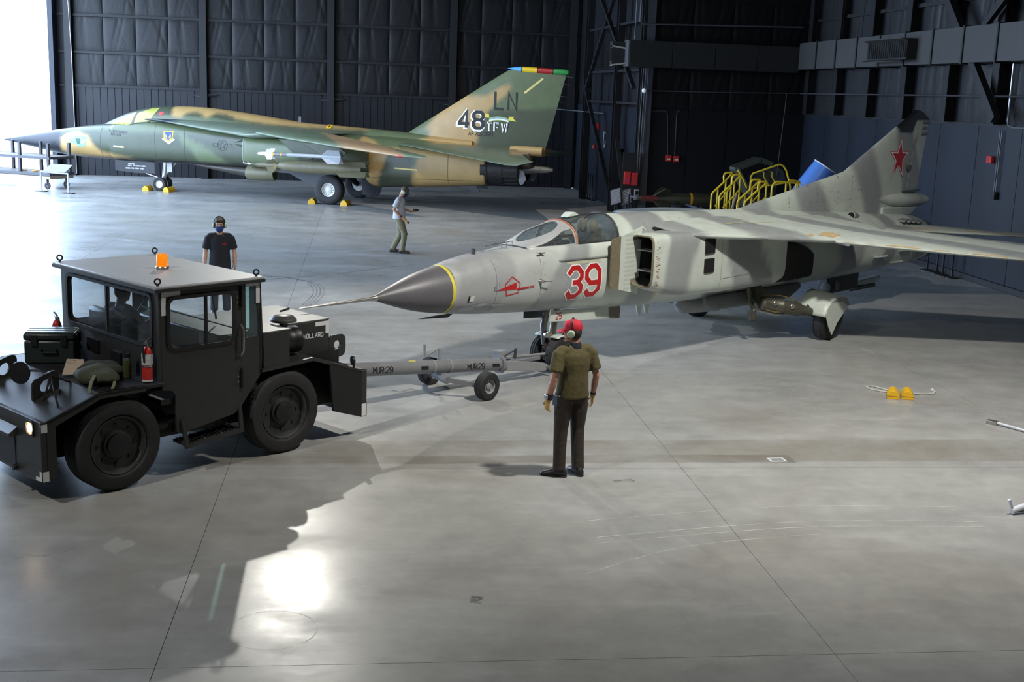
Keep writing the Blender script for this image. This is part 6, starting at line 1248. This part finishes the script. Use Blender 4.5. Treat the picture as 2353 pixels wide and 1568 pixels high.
pipe('sprinkler_pipe', [(14.28, y, 4.42) for y in (39.6, 20, -5)], .022, M_conddk, 'thin horizontal sprinkler pipe running across the insulation of the right wall')
pipe('sprinkler_pipe', [(9.0, 39.7, 4.33), (11, 39.7, 4.35), (14.25, 39.7, 4.42)], .018, M_conddk, 'thin pipe crossing the dark middle wall below the duct')
pipe('steel_pipe', [(8.75, 39.6, 9.5), (8.72, 39.6, 6.52), (8.80, 39.6, 6.44), (14.2, 39.6, 6.55)], .03, M_conddk, 'bent steel pipe dropping to run above the black duct')
pipe('conduit_drop', [(14.46, 26.45, 5.2), (14.5, 26.5, 3.9), (14.48, 26.42, 3.78), (14.48, 26.25, 3.74), (14.48, 20, 3.74)], .024, M_cond, 'bright galvanised conduit dropping from the duct and turning along the right wall ledge', 'conduit')
pipe('conduit', [(14.55, 26.86, 3.66), (14.55, 26.84, 2.2)], .014, M_conddk, 'left of two dark conduits hanging down the right wall below the bright elbow', 'conduit')
cd = pipe('conduit', [(14.55, 26.78, 3.66), (14.55, 26.76, 2.2)], .014, M_conddk, 'right of two dark conduits hanging down the right wall below the bright elbow', 'conduit')
MB().box(-.05, .03, -.06, .10, -1.60, -1.42).build('outlet_box', M_blk, cd)
pipe('conduit', [(10.29, 39.93, 3.72), (10.24, 39.93, 3.70), (10.20, 39.93, 3.6), (10.22, 39.93, 2.2)], .014, M_conddk, 'thin conduit feeding the right-hand red alarm box on the dark wall', 'conduit')
pipe('conduit', [(9.3, 39.93, 3.68), (9.82, 39.93, 3.70), (9.89, 39.93, 3.6), (9.98, 39.93, 2.2)], .014, M_conddk, 'thin conduit feeding the left-hand red alarm box on the dark wall', 'conduit')
pipe('conduit', [(13.9, 39.86, 4.4), (13.88, 39.86, 3.9), (13.7, 39.86, .02)], .014, M_conddk, 'thin dark conduit dropping in the corner behind the yellow stairs', 'conduit')
pipe('conduit', [(8.62, 39.75, 9), (8.6, 39.75, 5.95)], .014, mat('dull_conduit', (.14, .14, .15), rough=.45, metal=.5), 'pale conduit above the duct end on the corner tower', 'conduit')
for i, y in enumerate((39.62, 39.70, 39.80)): pipe('riser_conduit', [(8.93+.10*i, y, 5.05), (8.90+.10*i, y, 3.5), (8.90+.09*i, y, 1.6)], .016, M_conddk, ('leftmost', 'middle', 'rightmost')[i]+' of three riser conduits on the corner column below the duct', 'conduit')
pipe('conduit', [(-12.35, 53.4, 8), (-12.25, 53.4, 5), (-12.22, 53.4, 0.1)], .02, M_cond, 'thin bright conduit beside the open hangar door', 'conduit')
pipe('tie_rod', [(6.9, 52.5, 3.55), (9.1, 47.0, 3.45)], .02, M_cond, 'thin rod reaching from behind the bomber fin to the corner tower', 'rod')
bl = empty('alarm_bell', (8.98, 39.6, 4.33), 0, 'small white alarm bell on the corner column', 'bell')
MB().lathe((0, 0, 0), (-.4, -1, 0), [(0, .07), (.04, .075), (.07, .05), (.08, .0)], 18).build('gong', M_white, bl); MB().box(-.04, .04, 0, .05, -.06, .06).build('bracket', M_cond, bl)
M_alarm = mat('alarm_red', (.38, .02, .022), rough=.4)
def alarmbox(loc, rz, label, w=.13, h=.14, d=.07, txt=True):
    a = empty('alarm_box', loc, rz, label, 'alarm box'); MB().box(-w/2, w/2, -d, 0, 0, h).build('housing', M_alarm, a, 0, bevel=.008)
    if txt: MB().box(-w*.3, w*.3, -d-.004, -d, h*.28, h*.5).build('label_plate', mat('alarm_label', (.6, .55, .35), rough=.5, var=.6, vscale=40), a, 0)
    return a
alarmbox((10.01, 39.95, 2.04), 0, 'left of a pair of small red alarm boxes on the dark wall', .19, .20); alarmbox((10.27, 39.95, 2.03), 0, 'right of a pair of small red alarm boxes on the dark wall', .19, .20)
alarmbox((14.60, 27.2, 2.88), radians(-90), 'red alarm box on the blue right wall beside the hanging conduits', .24, .17, .08, False)
alarmbox((9.2, 48.4, 2.78), radians(-90), 'upper red alarm box above the exit door', .3, .26, .1); alarmbox((9.2, 49.0, 2.0), radians(-90), 'lower red alarm box left of the exit door', .16, .16, .08)
for i in range(2):
    b = empty('red_cabinet', (8.58+.24*i, 39.656, 1.26-.03*i), 0, ('left', 'right')[i]+' of two tall red fire control cabinets on the corner column', 'cabinet')
    MB().box(-.11, .11, -.08, .05, 0, .42).build('body', M_alarm, b, 0, bevel=.008); MB().box(-.09, .09, -.09, -.08, .02, .40).build('door', M_alarm, b, 0)
    MB().box(-.06, .02, -.094, -.09, .12, .15).build('label_plate', mat('blue_label', (.05, .08, .3), rough=.5), b, 0)
cb = empty('control_panel', (8.93, 39.676, .75), 0, 'pale grey control panel on the corner column under the red cabinets', 'panel'); MB().box(-.08, .08, -.06, .03, 0, .35).build('body', mat('panel_grey', (.25, .25, .24), rough=.5), cb, 0, bevel=.008); MB().box(-.05, .05, -.07, -.06, .18, .3).build('display', M_blk, cb, 0)
sg = empty('door_sign', (9.19, 45.3, 2.2), 0, 'small pale sign with a blue mark beside the exit door', 'sign'); MB().box(-.02, 0, -.12, .12, -.16, .16).build('plate', mat('pale_sign', (.45, .48, .55), rough=.5), sg, 0); MB().box(-.024, -.02, -.06, .06, -.1, -.02).build('symbol', mat('sign_blue', (.05, .1, .4), rough=.5), sg, 0)
cb2 = tag(MB().tube([(0, 0, 0), (-.02, .25, .05), (-.02, .3, -.4), (-.02, .05, -.55), (-.02, -.1, -.3)], .02, 8).build('hanging_cable', mat('pale_cable', (.4, .42, .45), rough=.5), None, loc=(9.15, 46.6, 2.7)), 'loop of pale cable hanging from a wall bracket near the exit door', 'cable')
# ================================================================== display things behind the fighter
M_ylw = mat('safety_yellow_tube', (.66, .47, .02), rough=.35, var=.06)
def stairs(name, pairs, label, base):
    s = empty(name, (base[0], base[1], 0), 0, label, 'stairs'); B = Vector((base[0], base[1], 0))
    for y, main, loop, posts in pairs:
        r = .030
        MB().tube([Vector((x, y, z))-B for x, z in main], r, 10).build('handrail', M_ylw, s)
        MB().tube([Vector((x, y, z))-B for x, z in loop], r, 10).build('rail_loop', M_ylw, s)
        for x, z in posts: MB().tube([Vector((x, y, z))-B, Vector((x, y, .02))-B], r*.9, 10).build('post', M_ylw, s)
        a, b = main[1], main[-1]; MB().tube([Vector((a[0]+.12, y, a[1]-.33))-B, Vector((b[0], y, b[1]-.4))-B], r*.8, 10).build('mid_rail', M_ylw, s)
    y0, y1 = min(p[0] for p in pairs), max(p[0] for p in pairs); m = pairs[0][1]
    for k in range(5):
        x = lerp(m[1][0], m[-1][0]+.2, k/4); z = lerp(.25, 1.05, k/4); MB().box(x-base[0]-.12, x-base[0]+.12, y0-base[1], y1-base[1], z-.02, z+.02).build('tread', M_steel2, s, 0)
    return s
stairs('boarding_stairs', [(35.2, [(10.21, .05), (10.21, 1.32), (10.24, 1.40), (10.57, 1.73), (10.80, 1.99)], [(10.57, 1.73), (10.54, 1.87), (10.56, 1.96), (10.62, 2.0), (10.80, 2.01)], [(10.39, 1.55), (10.62, 1.77), (10.79, 1.99)]), (34.4, [(10.22, .05), (10.22, 1.35), (10.26, 1.43), (10.61, 1.77), (10.80, 1.97)], [(10.57, 1.73), (10.56, 1.89), (10.59, 1.97), (10.64, 2.0), (10.80, 2.01)], [(10.44, 1.6), (10.64, 1.8), (10.80, 2.0)])], 'taller pair of yellow tubular stair railings behind the fighter, left of the raised hatch frame', (10.5, 34.8))
stairs('boarding_stairs', [(33.4, [(10.44, .05), (10.46, 1.30), (10.50, 1.37), (10.84, 1.69), (11.07, 1.92)], [(10.80, 1.67), (10.80, 1.85), (10.83, 1.91), (10.89, 1.94), (11.07, 1.94)], [(10.66, 1.52), (10.86, 1.72), (11.06, 1.93)]), (32.6, [(10.39, .05), (10.41, 1.33), (10.45, 1.40), (10.75, 1.69), (11.01, 1.92)], [(10.77, 1.69), (10.76, 1.84), (10.79, 1.91), (10.84, 1.94), (11.01, 1.94)], [(10.60, 1.55), (10.80, 1.75), (11.0, 1.93)])], 'nearer pair of yellow tubular stair railings directly behind the fighter spine', (10.7, 33.0))
gr_ = empty('guard_rail', (11.7, 33.0, 0), 0, 'yellow square guard rail beside the blue nozzle cover', 'railing')
MB().tube([(-.40, 0, .05), (-.40, 0, 1.75), (-.36, 0, 1.87), (-.28, 0, 1.92), (.40, 0, 1.91), (.42, 0, 1.85)], .032, 10).build('rail', M_ylw, gr_)
for x in (.0, .3): MB().tube([(x, 0, .02), (x, 0, 1.90)], .028, 10).build('post', M_ylw, gr_)
MB().tube([(.2, .4, 1.96), (.5, .4, 1.94), (.5, .4, .05)], .035, 10).build('rear_rail', M_ylw, gr_); MB().tube([(-.4, 0, 1.45), (.4, 0, 1.44)], .025, 10).build('mid_rail', M_ylw, gr_)
hc = empty('cockpit_trainer', (11.5, 34.8, 0), 0, 'dark cockpit section with its olive and yellow framed canopy hinged open', 'cockpit')
MB().loft([sring(-.5, 1.3, .4, .25, 2.5, 2.5, 24), sring(-.2, 1.45, .3, .36, 2.5, 2.5, 24), sring(.9, 1.5, .3, .45, 2.5, 2.5, 24), sring(1.2, 1.3, .5, .3, 2.5, 2.5, 24)]).build('cockpit_tub', mat('trainer_black', (.015, .015, .016), rough=.5), hc)
MB().box(-.3, .9, -.3, .3, 0, .35).build('stand', M_steel2, hc)
M_olf = mat('olive_canopy_frame', (.04, .045, .034), rough=.5)
for y in (-.28, .28): MB().bar((-.72, y+.2, 2.15), (0, y+.2, 2.44), .06, .12).bar((0, y+.2, 2.44), (.36, y+.2, 2.31), .06, .12).bar((-.72, y+.2, 2.15), (-.30, y, 1.42), .06, .14).build('canopy_frame', M_olf, hc, 0)
MB().bar((-.72, -.1, 2.15), (-.72, .5, 2.15), .1, .08).build('canopy_bow', M_olf, hc, 0)
MB().tube([(-.73, -.2, 2.13), (-.58, -.25, 1.9), (-.43, -.25, 1.62)], .025, 8).build('yellow_strut', M_ylw, hc)
MB().tube([(-.34, -.25, 1.60), (-.33, -.25, 1.95), (-.28, -.25, 2.04), (.45, -.25, 2.31), (.53, -.25, 2.33), (.63, -.25, 2.28), (.72, -.25, 2.16), (.88, -.25, 1.70), (.9, -.25, 1.5)], .028, 8).build('yellow_frame', M_ylw, hc)
MB().tube([(-.3, -.25, 1.60), (.85, -.25, 1.82)], .02, 8).build('yellow_sill', M_ylw, hc)
for x in (.05, .30): MB().tube([(x, -.1, 2.1), (x+.05, -.1, 2.08), (x+.05, -.1, 1.95), (x+.22, -.1, 1.70)], .018, 8).build('yellow_latch', M_ylw, hc)
MB().add([(-.32, .0, 2.0), (.45, .0, 2.28), (.70, .0, 2.16), (.85, .0, 1.75), (-.3, .0, 1.62)], [(0, 1, 2, 3, 4)]).build('canopy_pane', M_cgl, hc, 0)
bn = empty('nozzle_cover', (12.88, 33.9, 0), 0, 'bright blue curved nozzle cover with white rim standing behind the fighter fin', 'cover')
MB().lathe((.26, 0, 2.34), (-.50, .12, -.86), [(.0, .345), (.3, .375), (.7, .40), (1.1, .40), (1.5, .36)], 40).build('shell', mat('gloss_blue', (.10, .24, .62), rough=.25, var=.04), bn)
MB().torus((.26, 0, 2.34), (-.50, .12, -.86), .345, .018, 40, 8).build('white_rim', M_white, bn); MB().lathe((.26, 0, 2.34), (-.50, .12, -.86), [(.04, .33), (.05, .33)], 40).build('cover_face', mat('gloss_blue', (.10, .24, .62)), bn)
MB().box(-.7, -.2, -.25, .25, 0, 1.25).build('stand', M_steel2, bn)
bm_ = empty('display_bomb', (9.4, 36.2, 0), 0, 'long dark olive bomb with a yellow band and broad fins behind the rope barrier', 'bomb')
MOL = mat('dark_olive_bomb', (.022, .022, .012), rough=.5)
MB().lathe((0, 0, 1.10), X, [(-1.25, .03), (-1.2, .06), (-.5, .10), (-.2, .16), (.1, .20), (1.6, .20), (2.0, .14), (2.15, .03)], 28).build('body', MOL, bm_)
MB().lathe((.40, 0, 1.10), X, [(0, .205), (.07, .205)], 28, False).build('yellow_band', mat('band_amber', (.45, .22, .01), rough=.5), bm_); MB().lathe((-1.1, 0, 1.10), X, [(0, .075), (.5, .105)], 20, False).build('red_section', mat('dark_red_section', (.10, .012, .01), rough=.5), bm_)
for k in range(4):
    t = pi/4+k*pi/2; u = Vector((0, cos(t), sin(t))); n = u.cross(Vector(X))
    MB().prism([(-.75, .08), (-.2, .12), (-.25, .42), (-.42, .46), (-.6, .3)], Vector((0, 0, 1.10))-n*.01, X, u, n*.02).build('fin', MOL, bm_, 0)
for x in (0, 1.4): MB().box(x-.08, x+.08, -.25, .25, 0, .95).build('cradle', M_blk, bm_, 0)
def stanchion(loc, label, k=1, belt=None):
    s = empty('barrier_post', loc, 0, label, 'barrier post', 'black barrier posts'); MB().lathe((0, 0, 0), Z, [(0, .17), (.02, .17), (.04, .05), (.05, .025), (.95, .025), (.96, .032), (1.02, .032), (1.03, .02)], 20).build('post', M_blk, s)
    if belt: b = Vector((belt[0]-loc[0], belt[1]-loc[1], 0)); MB().bar((0, 0, .95), (b.x, b.y, .95), .006, .06).build('belt', mat('belt_navy', (.02, .026, .045), rough=.6), s)
    return s
stanchion((8.45, 38.6, 0), 'leftmost barrier post with belt in front of the dark wall', belt=(9.6, 36.9)); stanchion((9.6, 36.9, 0), 'middle barrier post with belt before the dark bomb', belt=(9.75, 34.6)); stanchion((9.75, 34.6, 0), 'barrier post with belt nearest the yellow stair railings', belt=(10.1, 33.0))
for i, (x, y) in enumerate(((14.36, 29.4), (14.40, 28.95), (14.36, 28.55), (14.38, 28.1))): stanchion((x, y, 0), ('farthest', 'second farthest', 'second nearest', 'nearest')[i]+' of four barrier posts parked against the blue right wall')
for i, (x, y) in enumerate(((8.85, 49.4), (8.87, 49.0), (8.9, 48.55), (8.9, 48.1), (8.92, 47.7))): stanchion((x, y, 0), ('first', 'second', 'third', 'fourth', 'fifth')[i]+' from the left of five barrier posts stored by the far corner')
for i, x in enumerate((8.15, 8.5)):
    q = empty('info_placard', (x, 39.3, 0), radians(-14), ('left', 'right')[i]+' of two tilted grey information placards by the barrier', 'placard')
    MB().tube([(0, .05, .02), (0, 0, .7)], .03, 8).build('post', M_blk, q); MB().box(-.15, .15, -.15, .15, 0, .02).build('base', M_blk, q)
    pn = MB().prism([(-.16, -.25), (.16, -.25), (.16, .25), (-.16, .25)], (0, -.02, .88), (1, 0, .35), (-.1, .35, .93), (0, .02, 0)).build('panel', mat('placard_grey' if i == 0 else 'placard_dark', (.12, .12, .125) if i == 0 else (.045, .042, .045), rough=.5), q, 0)
    for k in range(7): MB().prism([(-.12, .18-.055*k), (.12, .18-.055*k), (.12, .195-.055*k), (-.12, .195-.055*k)], (0, -.023, .88), (1, 0, .35), (-.1, .35, .93), (0, .002, 0)).build('text_line', mat('placard_text', (.22, .22, .22) if i == 0 else (.1, .07, .07), rough=.6), pn, 0)
# ================================================================== chocks
def chock(loc, rz, label, k=1., rope=None, m=M_ylw):
    c = empty('wheel_chock', loc, rz, label, 'chock', 'yellow wheel chocks'); L = .30*k
    MB().prism([(-.085*k, 0), (.085*k, 0), (.085*k, .05*k), (.055*k, .10*k), (.02*k, .125*k), (-.02*k, .125*k), (-.055*k, .10*k), (-.085*k, .05*k)], (0, -L/2, 0), X, Z, (0, L, 0)).build('wedge', mat('chock_yellow', (.70, .40, .015), rough=.45, var=.12, vscale=14), c, 0, bevel=.006*k)
    MB().box(-.087*k, .087*k, -L/2-.002, L/2+.002, .042*k, .048*k).build('edge_groove', mat('chock_groove', (.25, .13, .01), rough=.6), c, 0)
    if rope: MB().tube(rope, .011, 8).build('rope', mat('pale_rope', (.48, .47, .43), rough=.8, var=.25, vscale=60), c); MB().ball(rope[-1], .028, 10, 8).build('rope_knot', mat('pale_rope', (.48, .47, .43)), c)
    return c
chock((7.56, 16.12, 0), radians(-22), 'left of two yellow chocks with rope lying loose on the open floor', rope=[(0, .16, .06), (-.02, .22, .02), (-.14, .26, .012), (-.30, .34, .012), (-.36, .48, .012), (-.26, .56, .012), (-.08, .40, .012), (-.03, .36, .02)])
chock((7.765, 16.10, 0), radians(-22), 'right of two yellow chocks with rope lying loose on the open floor', rope=[(0, .16, .06), (.06, .22, .02), (.22, .26, .012), (.38, .36, .012), (.42, .50, .012), (.38, .56, .02)])
def fch(lx, ly, rz, label): p = fworld((lx, ly, 0)); return chock(tuple(p), RZF+rz, label, 1.5)
fch(7.72, .35, .1, 'yellow chock in front of the bomber nose wheels'); fch(6.84, .35, -.1, 'yellow chock behind the bomber nose wheels'); fch(.62, 1.62, .2, 'worn yellow chock ahead of the bomber main wheel'); fch(-.62, 1.62, 0, 'yellow chock behind the bomber main wheel')
# ================================================================== odds and ends on the floor
dpl = empty('floor_plate', (4.8, 13.09, 0), radians(4), 'small square metal plate set on the concrete floor', 'plate'); plate([(-.10, -.075), (.10, -.075), (.10, .075), (-.10, .075)], [(-.075, -.055), (.075, -.055), (.075, .055), (-.075, .055)], (0, 0, 0), X, Y_, (0, 0, .008)).build('rim', mat('plate_white', (.55, .56, .56), rough=.4), dpl, 0); MB().box(-.075, .075, -.055, .055, 0, .005).build('insert', mat('plate_grey', (.22, .23, .23), rough=.5), dpl, 0)
lgs = empty('tube_stand', (6.68, 11.22, 0), 0, 'white tubular stand foot entering at the right edge of the floor', 'stand')
MB().tube([(0, 0, .035), (.22, .03, .10), (.9, .12, .28)], .034, 14).build('leg', mat('white_tube', (.58, .60, .66), rough=.3), lgs); MB().tube([(-.04, 0, .16), (.02, 0, .02)], .018, 10).build('foot', mat('white_tube', (.58, .60, .66)), lgs); MB().tube([(.02, -.02, .03), (.88, .10, .06)], .012, 8).build('brace', M_bare, lgs)
MB().tube([(.9, .12, .02), (.9, .12, 1.25)], .034, 14).build('upright', mat('white_tube', (.58, .60, .66)), lgs)
for dx, dy in ((.75, .55), (.7, -.6)): MB().tube([(.9+dx, .12+dy, .035), (.9, .12, .28)], .034, 14).build('leg', mat('white_tube', (.58, .60, .66)), lgs)
rod = empty('sensor_rod', (8.30, 14.72, 0), 0, 'pale rod with a metal block end lying on the floor at the right', 'rod')
MB().box(-.04, .10, -.045, .045, 0, .05).build('block', M_bare, rod, 0, bevel=.008, rot=(0, 0, radians(-50))); MB().tube([(.04, -.04, .03), (.2, -.35, .03), (.4, -.70, .03), (.7, -1.1, .03)], .016, 10).build('tube', mat('white_tube', (.58, .60, .66)), rod)
# ================================================================== cart and reading rail by the open door
ct_ = empty('flatbed_cart', (-11.55, 46.25, 0), radians(152), 'two-tier dark steel rack cart with upright posts by the open hangar door', 'cart')
M_cart = mat('cart_steel', (.045, .047, .055), rough=.45, var=.15)
for z, m in ((.50, M_cart), (1.10, M_cart)):
    dk = plate([(0, 0), (4.2, 0), (4.2, -1.3), (0, -1.3)], [(.07, -.07), (4.13, -.07), (4.13, -1.23), (.07, -1.23)], (0, 0, z), X, Y_, (0, 0, .10)).build('deck_frame', m, ct_, 0)
    for k in range(8): MB().box(.05, 4.15, -.16-.145*k, -.08-.145*k, z+.06, z+.09).build('slat', mat('deck_slat', (.16, .14, .12), rough=.6), dk, 0)
for x in (.12, 1.45, 2.8, 4.05):
    for y in (-.1, -1.2): MB().box(x-.05, x+.05, y-.05, y+.05, .55, 1.68).build('post', M_cart, ct_, 0)
MB().box(0, 4.2, -1.25, -.02, .38, .48).build('timber_pallet', mat('weathered_timber', (.30, .24, .18), rough=.7, var=.3), ct_, 0)
for x in (.25, 3.9):
    for y in (-.15, -1.15): MB().box(x-.03, x+.03, y-.05, y+.05, .2, .4).build('caster_fork', M_cart, ct_, 0); wheel('caster', .13, .06, .06, M_rub, M_cart, ct_, (x, y, .13), (0, 1, 0), tread=1)
for x in (.9, 1.4): tag(MB().ball((0, 0, .035), (.12, .07, .035), 14, 8).build('work_glove', mat('ochre_leather', (.38, .24, .06)), None, loc=tuple(ct_.matrix_basis @ Vector((x, -.25, .6)))), ('right', 'left')[x > 1]+' of two crumpled yellow work gloves on the lower cart deck', 'glove', 'gloves on the cart')
rd = empty('reading_rail', (-11.15, 45.3, 0), radians(-27), 'low metal reading rail with a sloped blank panel in front of the cart', 'placard')
M_rail = mat('pale_blue_rail_metal', (.35, .40, .46), rough=.35)
for x in (-.60, .60): MB().tube([(x, 0, .02), (x, 0, .72)], .035, 10).build('leg', M_rail, rd); MB().box(x-.22, x+.22, -.1, .1, 0, .025).build('foot', M_steel2, rd)
MB().tube([(-.60, 0, .72), (.60, 0, .70)], .03, 10).build('crossbar', M_rail, rd); MB().prism([(-.5, 0), (.5, 0), (.6, .42), (-.35, .42)], (0, -.02, .72), X, (0, .72, .62), (0, -.02, .02)).build('panel', mat('panel_silver', (.11, .12, .10), rough=.35), rd, 0)
# ================================================================== marks worn into the floor
def mark(name, line, w, c, op, vs=6., z=.0015):
    nm = name+'_%.2f_%.2f' % (op, c[0])
    m = MATS.get(nm)
    if not m:
        m = bpy.data.materials.new(nm); m.use_nodes = True; N = m.node_tree.nodes; L = m.node_tree.links; b = N['Principled BSDF']; b.inputs['Base Color'].default_value = (*c, 1); b.inputs['Roughness'].default_value = .45
        pos = N.new('ShaderNodeNewGeometry').outputs['Position']; n = N.new('ShaderNodeTexNoise'); n.inputs['Scale'].default_value = vs; n.inputs['Detail'].default_value = 6; L.new(pos, n.inputs['Vector'])
        r = N.new('ShaderNodeMapRange'); r.inputs[1].default_value = .35; r.inputs[2].default_value = .7; r.inputs[3].default_value = 0; r.inputs[4].default_value = op; L.new(n.outputs['Fac'], r.inputs[0]); L.new(r.outputs[0], b.inputs['Alpha']); MATS[nm] = m
    mb = MB()
    for q in stroke(line, w): mb.add([(p[0], p[1], z) for p in q], [(0, 1, 2, 3)])
    return mb.build(name, m, fl, 0)
def curve(p, n=10):
    return [tuple(r) for r in smooth_tab([list(q) for q in p], n)]
mark('scuff_arc', curve([(-6.6, 32.5), (-5.0, 31.4), (-3.28, 30.95), (-1.6, 30.7), (-.3, 30.95), (1.86, 32.4), (4.3, 34.3)]), .30, (.55, .57, .6), .6, 3)
mark('scuff_arc', curve([(-9, 30.5), (-6.5, 31.2), (-3.3, 30.6), (-1, 30.5)]), .16, (.55, .57, .6), .45, 3, .002)
for k in range(4): mark('tyre_mark', curve([(-2.4, 26.5), (-1.7, 26.3+.02*k), (-1.2+.07*k, 25.5), (-1.05+.07*k, 24.3), (-1.2+.07*k, 22.9)]), .03, (.10, .10, .11), .55, 9, .0022)
mark('faint_track', curve([(-7.8, 26.2), (-4, 25.3), (-1.2, 26.6), (1.2, 28.8)]), .14, (.26, .25, .24), .55, 2)
for y in (10.9, 10.75, 11.35): mark('pale_scratch', curve([(2.2, y-.25), (3.4, y), (4.6, y+.15), (6.2, y+.1)]), .012, (.72, .72, .70), .8, 4, .0025)
mark('pale_scratch', curve([(1.9, 9.75), (3.0, 10.4), (4.4, 10.7)]), .015, (.72, .72, .7), .6, 4)
mark('pale_scrape', curve([(4.0, 16.6), (5.5, 17.0), (7.0, 16.6), (8.6, 15.6), (9.5, 14.6)]), .35, (.46, .46, .455), .4, 3)
mark('pale_scrape', curve([(3.2, 16.4), (4.4, 16.9), (5.6, 16.7)]), .30, (.46, .47, .48), .4, 4, .002)
mark('pale_scrape', curve([(5.6, 15.1), (7.2, 15.7), (8.8, 15.2), (10, 14.4)]), .22, (.44, .44, .44), .35, 3, .0018)
for k in range(1): mark('circle_scratch', [(-.68+.34*cos(t*.2), 8.77+.34*sin(t*.2)) for t in range(32)], .006, (.6, .6, .57), .8, 6, .003)
mark('dark_stain', curve([(2.70, 12.32), (2.82, 12.34), (2.93, 12.38)]), .09, (.10, .095, .09), 1., 5)
mark('dark_stain', curve([(.92, 9.20), (.95, 9.34)]), .10, (.09, .09, .09), .9, 20)
mark('tan_band', [(-9, 13.35), (12, 13.55)], .9, (.24, .205, .15), .4, .8, .0012)
mark('tan_band', [(-3, 13.08), (5, 13.15)], .32, (.16, .135, .10), .3, 1.1, .0016)
